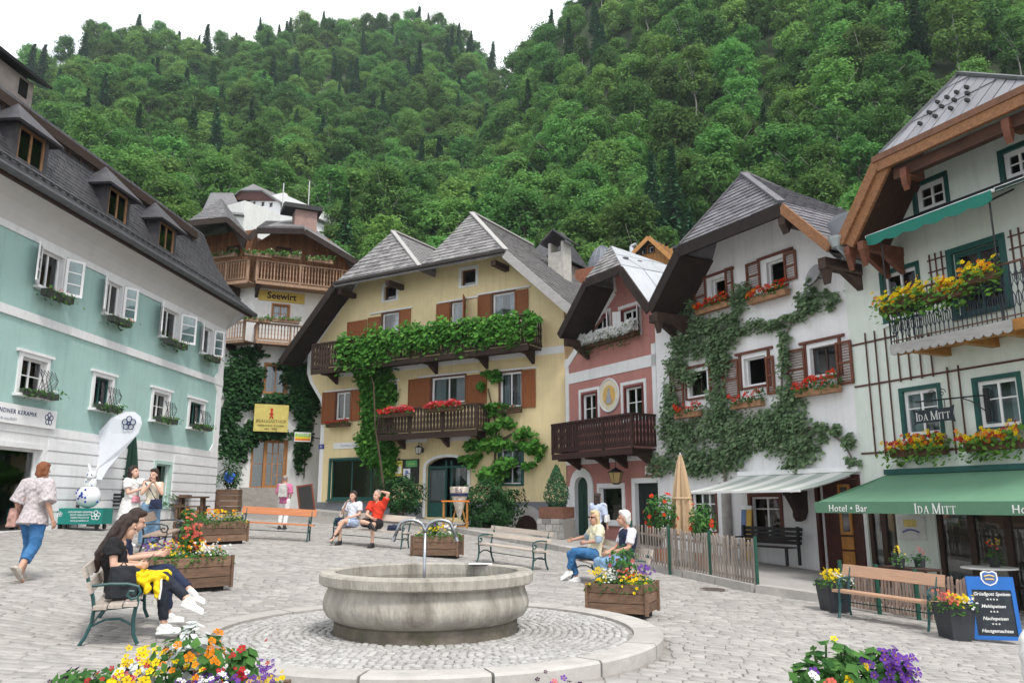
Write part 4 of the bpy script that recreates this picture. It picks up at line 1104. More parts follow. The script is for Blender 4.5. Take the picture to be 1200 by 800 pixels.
text('BRÄUGASTHOF', .2, brn, st, face_mw(-.0, -.034, -.02-hh*.22)); text('restaurant zimmer', .17, brn, st, face_mw(0, -.034, -hh*.55)); text('seit 1888', .16, brn, st, face_mw(0, -.034, -hh*.8))
lb = FS.rc(345, 506, 517, 364, 1.0); t = thing('beer_sign', 'small rectangular light sign striped green, yellow and orange beside the ivy', 'sign', tuple(FS.W((lb[0]+lb[1])/2, -1.0, (lb[2]+lb[3])/2)), FS.rz)
hw, hh = (lb[1]-lb[0])/2, (lb[3]-lb[2])/2; b = MB(); b.box(-hw, hw, -.08, .08, -hh, hh); b.build('light_box', white, t)
for nm, c, z0, z1 in (('stripe', (.25, .5, .05), .0, .75), ('stripe', (.8, .65, .03), -.35, -.02), ('stripe', (.75, .18, .02), -.8, -.37)):
    b = MB(); b.box(-hw*.94, hw*.94, -.086, -.08, hh*z0, hh*z1); b.build(nm, M('sign_stripe_%d' % int(z1*100+200), c, .5), t)
text('ZIPFER', .2, white, t, face_mw(0, -.09, hh*.38)); b = MB(); b.bar((hw, 0, 0), (hw+.9, 1.0, 0), .04, .04); b.build('arm', black_iron, t)
mb_ = at(361, 596, 35.2); mb_.z = G(mb_.x, mb_.y); t = thing('menu_board', 'red-brown menu board leaning at the dark passage beside the yellow house', 'menu board', (mb_.x, mb_.y, mb_.z), .4, tilt=(R(-8), R(-9), .3))
b = MB(); frame_ring(b, -.35, .35, 0, 1.3, .07, -.02, .02); b.build('frame', M('red_brown_frame', (.18, .05, .03)), t); b = MB(); b.box(-.28, .28, -.01, .01, .07, 1.23); b.build('slate_panel', M('chalk_dark', (.03, .03, .03), .8), t)
BOXG = larch_grey
for px, py, lb in ((265, 302, 'leafy green trough on the left bend of the upper inn balcony'), (302, 301, 'leafy green trough on the upper inn balcony below the timber wall'), (336, 303, 'leafy green trough under the upper timber window of the inn'), (375, 308, 'leafy green trough near the right end of the upper inn balcony')):
    Fd = FA if px < 281 else FS; x, z = Fd.hit(px, py, 1.15); flower_box(Fd, x-.62, x+.62, z-.02, 1.08, .24, .2, BOXG, lb, [(f_wht, .06)], h=.3, trail=.1, leafn=200, ls=.13, group='troughs on the inn balconies', bulge=.12)
for px, py, lb in ((301, 377, 'leafy trough on the lower inn balcony beside the green house roof'), (335, 378, 'leafy trough on the lower inn balcony below its small window')):
    x, z = FS.hit(px, py, 1.1); flower_box(FS, x-.62, x+.62, z-.03, 1.03, .24, .2, BOXG, lb, [(f_wht, .06)], h=.2, trail=.08, leafn=170, ls=.12, group='troughs on the inn balconies', bulge=.1)
# dark passage beside the inn, closed by a shaded wall
# ------------------------------------------------------------------ buildings up the slope
FC_ = Facade((xat(266, 86), 88), (xat(333, 86), 84.5)); cas = FC_.root('hillside_house', 'white hillside house with brown gable band and grey half-hipped roof above the inn', 'house')
zc = lambda px, py, w=0: FC_.hit(px, py, w)
wh = [FC_.rc(a-1.9, b-2.6, b+2.6, a+1.9) for a, b in ((285.5, 239.5), (297.5, 239.5), (308, 239.5), (317.6, 240.5), (313.4, 253.4))]
zt_ = zc(300, 234)[1]; wall(cas, [(zc(269, 270)[0], 8), (zc(329, 270)[0], 8), (zc(329, 236)[0], zt_), (zc(269, 236)[0], zt_)], wh, M('hill_white_plaster', (.76, .76, .77), .85, .05), depth=9)
for r in wh: window(cas, *r, M('dark_brown_frame', (.05, .035, .03)), 1, 1, rec=.1, fw=.1)
b = MB(); l0, r0 = P3(FC_, 264.5, 235, .5), P3(FC_, 329, 237, .5); l1, r1 = P3(FC_, 281, 222.6, .4), P3(FC_, 308, 222.6, .4); b.prism([P3(FC_, 269, 234, .2), P3(FC_, 328, 235.5, .2), P3(FC_, 309, 224, .2), P3(FC_, 280, 224, .2)], (0, .3, 0)); b.build('gable_band', M('red_brown_boards', (.09, .04, .035), .8, .3), cas)
ap = P3(FC_, 297, 215.5, -2.4); b = MB(); b.slab([l1, r1, ap], .2); b.slab([l0, l1, ap, ap+Vector((0, 8, 0)), l0+Vector((0, 9, 0))], .2); b.slab([r0, r0+Vector((0, 9, 0)), ap+Vector((0, 8, 0)), ap, r1], .2); b.build('roof_slope', shingle_grey, cas)
b = MB(); q = P3(FC_, 324, 232, -1); b.box(q.x-.3, q.x+.3, 1.8, 2.4, q.z-2, q.z+.9); b.build('chimney', warm_white, cas)
FB_ = Facade((xat(238, 79), 81), (xat(285, 79), 78.6)); hb = FB_.root('roofed_barn', 'grey-roofed building half hidden between the inn roof and the white hillside house', 'house')
b = MB(); p = [P3(FB_, *q) for q in ((237, 247, .3), (286, 252, .3), (273, 226, -3), (247, 226, -3))]; b.slab(p, .2); b.build('roof_slope', shingle_grey, hb); b = MB(); b.box(p[0].x+.4, p[1].x-.4, 0, 5, 6, p[0].z-.05); b.build('wall', warm_white, hb)

# ------------------------------------------------------------------ the yellow house
yr_ = (xat(664, 31), 31.0); yl_ = solve_on(366, yr_, (-1.63, 1)); FY = Facade(yl_, yr_)
cream = M('cream_yellow_plaster', (.73, .605, .35), .85, .06, 2, .12, stain=(.60, .48, .26), stain_amt=.3, stain_scale=.7, bscale=60, streak=.38)
yh = FY.root('yellow_house', 'large cream-yellow house with half-hipped shingle roof, long vine-grown balcony and brown shutters', 'house')
h = FY.hit
YW = dict(a1=FY.rc(450, 335.5, 352.5, 464.6), a2=FY.rc(540.6, 317, 335.5, 557.6), b1=FY.rc(448, 368, 392, 468), b2=FY.rc(529, 355, 380, 544.5), b3=FY.rc(577.5, 345, 372, 603.5),
  c1=FY.rc(394, 460, 492, 411), c0=FY.rc(455, 449, 474, 466), c2=FY.rc(506, 443, 474, 545.5), c3=FY.rc(586, 437, 478, 611.6), shop=FY.rc(387, 539, 584, 458), gw=FY.rc(587, 526, 567, 611))
dx0, dx1, dz0, dz1 = FY.rc(499, 541, 604, 548); dz0 = h(520, 606)[1]
arch = [(dx0, dz0), (dx1, dz0)] + [((dx0+dx1)/2+(dx1-dx0)/2*math.cos(t), dz1-.42+.42*math.sin(t)+.18) for t in np.linspace(0, math.pi, 11)]
x0g = h(372, 590)[0]; zc0, zc1 = h(376, 470)[1], h(362, 437)[1]; xup = h(360, 437)[0]
zE = h(366, 405)[1]
OV = 1.2; HL = P3(FY, 392, 333, OV); HR = P3(FY, 592, 294.5, OV); EL = P3(FY, 329, 422, OV); ER = P3(FY, 669, 361, OV)
zm = (HL.z+HR.z)/2; HL.z = HR.z = zm; V = Vector((FY.xz(491, zm, OV), -OV, zm)); ze_ = (EL.z+ER.z)/2
D1 = 2.2; D2 = 3.4; A1 = P3(FY, 460, 272.5, OV-D1); A2 = P3(FY, 552.5, 251, OV-D2); BK = 8.0
def on_line(P, Q, x): return P.z + (Q.z-P.z)*(x-P.x)/(Q.x-P.x)
WA = HL.lerp(A1, OV/D1); WB = V.lerp(A1, OV/D1); WC = V.lerp(A2, OV/D2); WD = HR.lerp(A2, OV/D2)
outline = [(x0g, -1), (FY.L, -1), (FY.L, on_line(HR, ER, FY.L)-.2), (WD.x, WD.z-.15), (WC.x, WC.z-.15), (V.x, zm-.12), (WB.x, WB.z-.15), (WA.x, WA.z-.15), (xup, on_line(EL, HL, xup)-.2), (xup, zc1), (xup+.25, zc1-.5), (x0g-.1, zc0), (x0g, zc0-.3)]
wall(yh, outline, [YW[k] for k in YW] + [arch], cream, depth=7)
cw = (.085, trim_white, .03)
brf = M('brown_window_frame', (.24, .13, .06))
window(yh, *YW['a1'], M('dark_red_frame', (.10, .035, .02)), 1, 1, (.13, trim_white, .02), rec=.12, fw=.07); window(yh, *YW['a2'], M('dark_red_frame', (.10, .035, .02)), 1, 1, (.13, trim_white, .02), rec=.12, fw=.07)
for k, c in (('b1', 1), ('b2', 2), ('b3', 1), ('c1', 2), ('c0', 1), ('c2', 2), ('c3', 2)):
    window(yh, *YW[k], white, 1 if k in ('b1', 'b3', 'b2', 'c0') else 2, 1, None if k == 'c0' else (.05, M('brown_casing', (.12, .05, .025), .6, .2, 5, .1), .05), cur=2 if k != 'b1' else 1, rec=.06, fw=.085, lintel=(.75 if k != 'c0' else .1, .07, trim_white, .05))
def shut(Fd, root, q, mat, **k):
    r = Fd.rc(*q); return shutter(root, r[0], r[1], r[2], r[3], mat, **k)
for q in ((407.5, 378, 402, 430), (431.5, 373, 400, 446), (469, 364, 392, 481.6), (512, 357, 384, 527.5), (560.5, 346.5, 374, 575.5), (604.5, 341, 368, 619.5), (378, 460, 497, 393), (412, 457, 493, 422.5), (479, 445, 479, 504.5), (547, 440, 474, 571), (612.5, 434, 478, 628)):
    shut(FY, yh, q, shut_wood, y=-.035, louvre=False)
r = FY.rc(545.5, 349, 376, 560); shutter(yh, r[0], r[0]+.62, r[2], r[3], shut_wood, y=-.04, louvre=False, swing=R(62), hinge=0)
# big vine balcony
zfB = (h(366, 430, 1.1)[1] + h(620, 408, 1.1)[1])/2; zrB = (h(366, 404.5, 1.1)[1] + h(619, 366, 1.1)[1])/2
xb0, xb1 = h(366, 418, 1.1)[0], h(619, 390, 1.1)[0]
balcony(yh, xb0, xb1, zfB, zrB, 1.1, dark_wood, pitch=.17, bw=.135, posts=7, cut=True, brackets=(xb0+.6, xb0+2.6, h(450, 430)[0], h(512, 425)[0], h(571, 420)[0], xb1-.4), floor_t=.22)
zfC = (h(444, 507, .95)[1]+h(560, 506, .95)[1])/2; zrC = (h(444, 481, .95)[1]+h(558, 472, .95)[1])/2; xc0, xc1 = h(444, 495, .95)[0], h(559, 490, .95)[0]
balcony(yh, xc0, xc1, zfC, zrC, .95, dark_wood, pitch=.17, bw=.135, posts=4, cut=True, brackets=(xc0+.7, (xc0+xc1)/2+.5, xc1-.3), floor_t=.25)
for q in ((391, 519, 526, 430), (472, 512, 519, 501), (523, 510, 517, 552)):
    r = FY.rc(*q); o = band(yh, r[0], r[1], r[2], r[3], trim_white, .025, 'sign_band')
    if q[0] == 391: text('Gasthaus Zauner', .17, M('grey_script', (.35, .36, .38)), o, face_mw((r[0]+r[1])/2, -.027, (r[2]+r[3])/2), shear=.3)
r = FY.rc(374, 520.5, 526, 380); b = MB(); b.box(r[0], r[1], -.03, 0, r[2], r[3]); o = b.build('number_plate', M('blue_enamel', (.03, .06, .25), .4), yh); text('51', .16, white, o, face_mw((r[0]+r[1])/2, -.034, (r[2]+r[3])/2))
zbnd = h(630, 412)[1]; band(yh, xb0+.3, FY.L-.02, zbnd-.16, zbnd+.14, trim_white, .02)
for a_, c_ in ((x0g, dx0-.12), (dx1+.12, FY.L)): band(yh, a_, c_, -.3, h(385, 588)[1], M('slate_grey_plinth', (.17, .18, .20), .9, .1, 3, .3), .04, 'plinth_course')
# white edge strip along the left corner and its cove
b = MB(); ed = [(x0g, h(372, 588)[1]), (x0g, zc0-.3), (x0g-.1, zc0), (xup+.25, zc1-.5), (xup, zc1), (xup, 9.1)]
for (xa, za), (xb_, zb_) in zip(ed[:-1], ed[1:]): b.prism([(xa-.004, -.02, za), (xa+.22, -.02, za), (xb_+.22, -.02, zb_), (xb_-.004, -.02, zb_)], (0, .03, 0))
b.build('corner_strip', trim_white, yh)
window(yh, *YW['shop'], dgreen, 3, 1, (.09, dgreen, .05), (.1, .12, dgreen), rec=.1, fw=.07); window(yh, *YW['gw'], white, 2, 2, (.12, dgreen, .04), None, cur=2)
b = MB(); r = YW['shop']
for i in range(16): b.cbox((rnd.uniform(r[0]+.2, r[1]-.2), .5, rnd.uniform(r[2]+.1, r[3]-.3)), .16, .06, .2)
b.build('goods', M('shop_goods', (.4, .42, .38), .6, .6, 2), yh, kind='stuff')
# arched door
b = MB(); arch_o = [(x, z) for x, z in arch]; cx_ = (dx0+dx1)/2
ring = []
for x, z in arch[2:]: ring.append((cx_+(x-cx_)*1.13, dz1-.24+(z-dz1+.24)*1.28))
inner = arch[2:]
for i in range(len(inner)-1):
    b.prism([(inner[i][0], -.04, inner[i][1]), (inner[i+1][0], -.04, inner[i+1][1]), (ring[i+1][0], -.04, ring[i+1][1]), (ring[i][0], -.04, ring[i][1])], (0, .07, 0))
b.box(dx1, dx1+(dx1-cx_)*.13, -.04, .03, dz0, inner[0][1]); b.box(dx0-(dx1-cx_)*.13, dx0, -.04, .03, dz0, inner[-1][1]); b.build('door_surround', trim_white, yh)
dm = MB(); fr = .08; W_ = dx1-dx0; zi = inner[0][1]
for a in (0, .42, .55, .93):
    dm.box(dx0+W_*a, dx0+W_*a+fr, .13, .2, dz0, zi+.25)
dm.box(dx0, dx1, .12, .19, zi-.04, zi+.05); dm.box(dx0+fr, dx0+W_*.42, .135, .19, dz0, dz0+.62)
door = dm.build('door', dgreen, yh); b = MB(); b.box(dx0+fr, dx0+W_*.42, .15, .16, dz0+.62, zi); b.box(dx0+W_*.55+fr, dx0+W_*.93, .15, .16, dz0+.1, zi); b.build('pane', glass, door)
b = MB(); b.box(dx0+.04, dx0+W_*.36, .3, .31, dz0+.7, zi-.1); b.box(dx0+W_*.62, dx0+W_*.72, .3, .31, dz0+.2, zi); b.build('curtain', curtain, door)
# roofs of the yellow house: two half hips side by side
sh_y = M('silver_shingle', (.185, .178, .178), .7, .25, 5, .35, rand=.38, stain=(.31, .305, .30), stain_amt=.7, stain_scale=3)
b = MB(); bk = lambda p: Vector((p.x, BK, p.z))
def tri(mb, *ps, t=.15): mb.add(list(ps)+[Vector(p)-Vector((0, 0, t)) for p in ps], [(0, 1, 2), (5, 4, 3), (0, 3, 4, 1), (1, 4, 5, 2), (2, 5, 3, 0)])
tri(b, EL, HL, bk(EL)); tri(b, HL, bk(HL), bk(EL)); tri(b, HL, A1, bk(HL)); tri(b, A1, bk(A1), bk(HL)); b.build('roof_slope', sh_y, yh)
b = MB(); tri(b, V, A1, bk(V)); tri(b, A1, bk(A1), bk(V)); tri(b, V, bk(V), A2); tri(b, A2, bk(V), bk(A2)); b.build('roof_slope', sh_y, yh)
b = MB(); tri(b, ER, bk(ER), HR); tri(b, HR, bk(ER), bk(HR)); tri(b, HR, bk(HR), A2); tri(b, A2, bk(HR), bk(A2)); b.build('roof_slope', sh_y, yh)
b = MB(); tri(b, HL, V, A1); b.build('hip_slope', sh_y, yh); b = MB(); tri(b, V, HR, A2); b.build('hip_slope', sh_y, yh)
tiles(yh, [HL, V, A1], .40, .30, sh_y, 'roof_shingle', .035, cap=140); tiles(yh, [V, HR, A2], .40, .30, sh_y, 'roof_shingle', .035, cap=150)
tiles(yh, [HR, bk(HR), bk(A2), A2], .40, .28, sh_y, 'slope_shingles', .03, parts=False); tiles(yh, [ER, bk(ER), bk(HR), HR], .40, .28, sh_y, 'slope_shingles', .03, parts=False); tiles(yh, [V, bk(V), bk(A1), A1], .4, .28, sh_y, 'slope_shingles', .03, parts=False)
b = MB(); b.bar(HL+Vector((0, -.06, .02)), V+Vector((0, -.06, .02)), .16, .12); b.bar(V+Vector((0, -.06, .02)), HR+Vector((0, -.06, .02)), .16, .12); b.build('gutter', M('dark_gutter', (.035, .028, .026), .6), yh)
silver_board = M('silver_grey_board', (.36, .35, .34), .8, .2, 4, .3, stretch=(1, 6, 6))
edge_beams(yh, [HR, ER], .07, .34, silver_board, drop=.12); edge_beams(yh, [EL, HL], .07, .34, soffit_wood, drop=.12)
for A_, q in ((A1, V), (A2, HR)):
    b = MB(); b.bar(q+Vector((0, .05, .09)), A_+Vector((0, .0, .09)), .22, .06); b.build('hip_cap', silver_board, yh)
b = MB(); b.bar(A2+Vector((0, 0, .09)), bk(A2)+Vector((0, 0, .09)), .25, .07); b.bar(A1+Vector((0, 0, .09)), bk(A1)+Vector((0, 0, .09)), .25, .07); b.build('ridge_cap', silver_board, yh)
b = MB(); tri(b, EL+Vector((0, .1, -.16)), HL+Vector((0, .1, -.16)), Vector((HL.x, .0, HL.z-.16)), t=.04); tri(b, EL+Vector((0, .1, -.16)), Vector((HL.x, 0, HL.z-.16)), Vector((EL.x, 0, EL.z-.16)), t=.04); b.build('soffit', soffit_wood, yh)
for i, t in enumerate((.02, .33, .93)):
    p = HL.lerp(HR, t); b = MB(); b.box(p.x-.11, p.x+.11, -OV+.12, .3, zm-.46, zm-.23); b.build('purlin', dark_wood, yh)
b = MB(); b.box(WA.x+.1, WD.x-.1, -.025, .02, zm+.3, zm+.6); b.build('trim_band', trim_white, yh)
for p, q in (((.55, 8.85), (2.05, 12.0)),):
    b = MB(); b.prism([(xup, -.02, 9.0), (xup+.34, -.02, 9.0), (WA.x+.35, -.02, WA.z-.45), (WA.x-.12, -.02, WA.z-.45)], (0, .03, 0)); b.build('trim_band', trim_white, yh)
# chimney with little roof
q = P3(FY, 656, 305, -5); b = MB(); b.box(q.x-.42, q.x+.42, 4.6, 5.4, q.z-2.5, q.z+.3); chm = b.build('chimney', M('chimney_plaster_pale', (.42, .4, .37), .9, .2), yh)
b = MB(); [b.box(q.x+a-.07, q.x+a+.07, 4.6, 5.4, q.z+.3, q.z+.8) for a in (-.35, .35)]; b.build('chimney_pier', M('chimney_plaster_pale', (.4, .4, .4)), chm)
b = MB(); b.slab([(q.x-.75, 4.3, q.z+.78), (q.x, 4.3, q.z+1.4), (q.x, 5.7, q.z+1.4), (q.x-.75, 5.7, q.z+.78)], .07); b.slab([(q.x+.75, 4.3, q.z+.78), (q.x, 4.3, q.z+1.4), (q.x, 5.7, q.z+1.4), (q.x+.75, 5.7, q.z+.78)], .07); b.build('chimney_roof', slate, chm)
# poster board, wall lantern
r = FY.rc(461, 538.5, 567, 490.5, .05); t = thing('poster_board', 'black board with a yellow and a white poster beside the arched green door', 'notice board', tuple(FY.W((r[0]+r[1])/2, -.06, r[2])), FY.rz); W2, H2 = (r[1]-r[0]), (r[3]-r[2])
b = MB(); b.box(-W2/2, W2/2, -.03, .05, 0, H2); b.build('board', M('black_board', (.02, .022, .022), .6), t)
for nm, c, x0_, x1_, z0_, z1_ in (('yellow_poster', (.7, .55, .1), -.46, -.12, .32, .95), ('white_poster', (.75, .76, .8), -.08, .2, .2, .62), ('green_poster', (.1, .35, .12), .02, .46, .68, .95)):
    b = MB(); b.box(W2*x0_, W2*x1_, -.04, -.032, H2*z0_, H2*z1_); o = b.build(nm, M(nm, c, .6), t)
    if nm == 'white_poster': text('P', .3, M('blue_print', (.05, .1, .35)), o, face_mw(W2*.06, -.042, H2*.42), bold=.01)
    if nm == 'yellow_poster':
        text('MUSEUM', .10, brn, o, face_mw(-W2*.29, -.042, H2*.86)); b = MB(); b.box(-W2*.42, -W2*.16, -.044, -.041, H2*.42, H2*.74); b.build('poster_picture', M('poster_pic', (.8, .78, .7), .6, .5, 6), o)
    if nm == 'green_poster': text('welterbe', .11, M('lime_print', (.5, .7, .2)), o, face_mw(W2*.24, -.042, H2*.81))
def lantern(loc, rz, label, h=.42, arm=.3, chain=0.0, mat=None):
    t = thing('wall_lantern', label, 'lantern', loc, rz); mt = mat or black_iron
    b = MB()
    if chain: b.tube([(0, 0, h*.72), (0, 0, h*.72+chain)], .012, 5); b.box(-.35, .35, -.012, .012, h*.72+chain, h*.72+chain+.025)
    else: b.tube([(0, arm, h*.3), (0, arm*.6, h*.85), (0, 0, h*.9), (0, 0, h*.72)], .014, 6); b.box(-.05, .05, arm-.02, arm, h*.1, h*.5)
    b.build('bracket', mt, t)
    f = MB(); w0, w1 = h*.22, h*.34
    for a in range(6):
        c, s = math.cos(a*math.pi/3), math.sin(a*math.pi/3); f.tube([(w0*c, w0*s, 0), (w1*c, w1*s, h*.5)], .01, 4)
    f.lathe([(0, h*.72), (h*.1, h*.66), (h*.2, h*.6), (w1*1.15, h*.5), (w1, h*.49), (0, h*.49)], n=6); f.lathe([(0, -.05), (w0*.7, -.03), (w0*1.05, 0), (0, 0.005)], n=6); f.build('cage', mt, t)
    g = MB(); g.lathe([(w0*.93, .005), (w1*.93, h*.48)], n=6); g.build('pane', M('milky_glass', (.55, .55, .5), .2, .05, 5, 0) if not chain else M('amber_glass', (.35, .25, .1), .2, .05, 5, 0), t)
    return t
x, z = h(490.5, 531, .35); lantern(tuple(FY.W(x, -.35, z)), FY.rz, 'black lantern on a bracket over the poster board of the yellow house', .5)
pl_ = at(273.5, 476, 30.0); lantern(tuple(FG.W(FG.L+.15, .1, pl_.z)), FG.rz+math.pi/2, 'pale-glazed lantern on the far corner of the green house', .62, arm=.1, mat=M('grey_lantern_iron', (.12, .13, .14), .5))
# vines of the yellow house
vine_leaf = LEAF('vine_leaf', (.035, .13, .02), (.115, .32, .05), .4, c3=(.22, .42, .08))
vt = wall_green(FY, 'climbing_vine', 'lush light-green vine running along the upper balcony and down the wall of the yellow house', 'vine',
  [(402, 412, 16, 28, .45), (425, 410, 24, 30, .5), (450, 404, 26, 26, .5), (480, 398, 28, 25, .45), (510, 395, 28, 26, .45), (540, 392, 28, 25, .45), (570, 388, 28, 26, .45), (598, 384, 24, 25, .45), (617, 377, 15, 19, .4), (622, 398, 5, 12, .25)],
  230, vine_leaf, .19, w0=1.0, stems=[[(452, 590), (446, 540), (440, 500), (438, 450), (430, 425)]], stem_r=.05, droop=.25)
vt2 = wall_green(FY, 'hanging_part', 'x', 'x', [(432, 434, 26, 24, .8), (440, 455, 24, 28, .5), (436, 482, 20, 28, .4), (440, 508, 22, 22, .4), (442, 530, 22, 22, .45), (453, 548, 15, 20, .45), (426, 518, 15, 16, .4)], 330, vine_leaf, .19, w0=.05, w1=.5, droop=.25)
for c in kids(vt2): c.parent = vt
bpy.data.objects.remove(vt2)
wall_green(FY, 'climbing_shrub', 'tall green climbing shrub in tiers right of the arched door of the yellow house', 'shrub',
  [(574, 441, 16, 9, .4), (566, 452, 8, 10, .3), (578, 478, 20, 9, .5), (588, 496, 16, 9, .5), (572, 500, 12, 10, .5), (560, 522, 20, 12, .6), (548, 538, 14, 11, .6), (582, 520, 22, 12, .6), (590, 545, 18, 11, .6), (575, 555, 22, 14, .6), (613, 508, 14, 10, .5), (624, 522, 12, 12, .5), (632, 532, 7, 12, .4), (606, 520, 10, 8, .4), (618, 545, 8, 8, .3)], 330, vine_leaf, .18, w0=.1, w1=.6, stems=[[(575, 600), (580, 540), (582, 500), (572, 455)], [(581, 520), (605, 505), (622, 512)]], stem_r=.06, droop=.25)
dkleaf = LEAF('dark_shrub_leaf', (.012, .05, .016), (.05, .13, .04), .25)
def shrub(px, py, Y, rx, rz_, ry, label, mat=dkleaf, ls=.13, n=900, name='shrub', cat='shrub', zb=None):
    c = at(px, py, Y); t = thing(name, label, cat, (c.x, c.y, zb if zb is not None else G(c.x, c.y)))
    q = inball(n); q = unit(q)*np.linalg.norm(q, axis=1, keepdims=True)**.45; q += .22*np.sin(q[:, (1, 2, 0)]*7+px)
    P = q*np.array([rx, ry, rz_]) + np.array([0, 0, c.z-t.location.z]); P[:, 2] = np.maximum(P[:, 2], .02)
    foliage(t, P, q+np.array([0, -.2, .5])+nrg.normal(0, .4, q.shape), ls*(.6+.8*nrg.random(n)), mat)
    b = MB(); [b.tube([(rnd.uniform(-.1, .1), rnd.uniform(-.1, .1), -.05), (rnd.uniform(-.4, .4)*rx, rnd.uniform(-.4, .4)*ry, c.z-t.location.z)], .03, 5, r1=.01) for _ in range(5)]; b.build('stem', stem_m, t)
    return t
shrub(472, 580, 32.8, .85, .75, .5, 'rounded dark green bush beneath the poster board of the yellow house', n=2200)
shrub(573, 592, 31.0, 1.25, .95, .6, 'wide dark bush at the foot of the climbing shrub by the arched door', n=4200)
GERB = M('brown_trough', (.10, .05, .03), .8, .25)
def fb(Fd, px0, px1, py, w, label, fl, **k):
    x0, z = Fd.hit(px0, py, w); x1 = Fd.xz(px1, z, w); return flower_box(Fd, x0, x1, z, w, k.pop('dep', .2), k.pop('hgt', .17), k.pop('boxm', GERB), label, fl, **k)
fb(FY, 385, 411, 501, .1, 'box of red geraniums under the shuttered window left of the vine column', [(f_crim, 1.2), (f_red, .6)], h=.22, leafn=150, fn=60, trail=.12, group='geranium boxes on the yellow house')
fb(FY, 448, 486, 490, 1.0, 'box of crimson geraniums on the left half of the small brown balcony', [(f_crim, 1.3), (f_pnk, .5), (f_red, .5)], h=.34, leafn=150, fn=75, trail=.12, group='geranium boxes on the yellow house', fs=.1)
fb(FY, 501, 542, 484, 1.0, 'box of crimson geraniums on the right half of the small brown balcony', [(f_crim, 1.3), (f_pnk, .5), (f_red, .5)], h=.34, leafn=150, fn=75, trail=.12, group='geranium boxes on the yellow house', fs=.1)
fb(FY, 586, 612, 485, .1, 'box of dark leaves and few dull blooms under the rightmost window of the yellow house', [(f_crim, .25)], h=.22, leafn=150, trail=.12, group='geranium boxes on the yellow house', leafm=dkleaf)
# ------------------------------------------------------------------ the narrow pink house
wl_ = (xat(775, 26.2), 26.2); pl0 = solve_on(665, wl_, (-.606, 1)); FP = Facade(pl0, wl_)
pink = M('old_rose_plaster', (.44, .20, .175), .85, .08, 2, .12, stain=(.33, .15, .13), stain_amt=.3, stain_scale=.8, bscale=60, streak=.42)
ph = FP.root('pink_house', 'narrow old-rose house with white trim, carved brown balcony and silvery half-hipped roof', 'house')
h = FP.hit
p1 = FP.rc(696, 374, 402, 712); p2 = FP.rc(730, 365.5, 393, 747); p3 = FP.rc(683, 463, 496, 699); p4 = FP.rc(733, 455, 490, 753)
pw = FP.rc(703.5, 571, 610, 730); pd = FP.rc(746, 566, 640, 777); pa = FP.rc(675, 575, 640, 690.5); zar = h(676, 560)[1]
parch = [(pa[0], .15), (pa[1], .15)] + [((pa[0]+pa[1])/2 + (pa[1]-pa[0])/2*math.cos(t), zar-.3+.35*math.sin(t)) for t in np.linspace(0, math.pi, 9)]
pd = (pd[0], min(pd[1], FP.L-.08), .12, pd[3])
zg0 = h(700, 541)[1]
OVP = 1.25; EL = P3(FP, 656, 389, OVP); HL = P3(FP, 687.5, 324, OVP); HR = P3(FP, 727.5, 314, OVP); ER = P3(FP, 761, 358, OVP); zz_ = (HL.z+HR.z)/2; HL.z = HR.z = zz_
A = P3(FP, 716, 289, OVP-1.3)
pv = [(0, max(7.0, on_line(EL, HL, 0)-.3)), (HL.x, HL.z-.2), (HL.lerp(A, .9).x, HL.lerp(A, .9).z-.3), (HR.lerp(A, .9).x, HR.lerp(A, .9).z-.3), (HR.x, HR.z-.2), (min(ER.x, FP.L-.02), on_line(HR, ER, min(ER.x, FP.L-.02))-.3)]
wall(ph, [(0, -1), (FP.L, -1), (FP.L, pv[-1][1]-.02)] + pv[::-1], [p1, p2, p3, p4, pw, pd, parch], pink, depth=1.35, mat_rev=trim_white)
cwp = (.09, trim_white, .04)
red_fr = M('oxblood_frame', (.13, .03, .028), .55, .15, 6, .05)
for r, c in ((p1, 2), (p2, 2), (p3, 2), (p4, 2)):
    w = window(ph, *r, white, 2, 2, (.05, red_fr, .03), (.08, .08, trim_white), cur=2, fw=.06); x0, x1, z0, z1 = r
    b = MB(); frame_ring(b, x0-.22, x1+.22, z0-.14, z1+.22, .11, -.03, .02); b.build('window_surround', trim_white, w)
for r in (p1, p2):
    for hx, hg in ((r[0]-.05, 1), (r[1]+.05, 0)):
        o = shutter(ph, hx-.3 if hg else hx, hx if hg else hx+.3, r[2]-.02, r[3]+.02, white, y=-.05, louvre=False, swing=R(40), hinge=hg)
zb1 = (h(667, 437)[1]+h(775, 428)[1])/2
band(ph, 0, FP.L, zb1-.2, zb1+.2, trim_white, .03); band(ph, 0, .22, zg0, zb1-.2, trim_white, .03, 'corner_strip'); band(ph, FP.L-.2, FP.L, zg0, 6.95, trim_white, .03, 'corner_strip'); band(ph, 0, .22, zb1+.2, 7.2, trim_white, .03, 'corner_strip')
band(ph, 0, FP.L, zg0-.05, zg0+.32, trim_white, .035)
for a_, c_ in zip(pv[:-1], pv[1:]):
    b = MB(); b.bar((a_[0], -.015, a_[1]-.12), (c_[0], -.015, c_[1]-.12), .05, .26); b.build('verge_band', trim_white, ph)
b = MB(); wv = .35
for (x, z), (x2, z2) in zip(parch[2:-1], parch[3:]): 
    cxp = (pa[0]+pa[1])/2; q = lambda x, z: (cxp+(x-cxp)*1.75, zar-.3+(z-zar+.3)*1.9)
    a1_, a2_ = q(x, z), q(x2, z2); b.prism([(x, -.05, z), (x2, -.05, z2), (a2_[0], -.05, a2_[1]), (a1_[0], -.05, a1_[1])], (0, .08, 0))
b.box(0, pa[0], -.05, .03, -.3, zar-.3); b.box(pa[1], pa[1]+(pa[1]-pa[0])*.375, -.05, .03, -.3, zar-.3); b.build('door_surround', trim_white, ph)
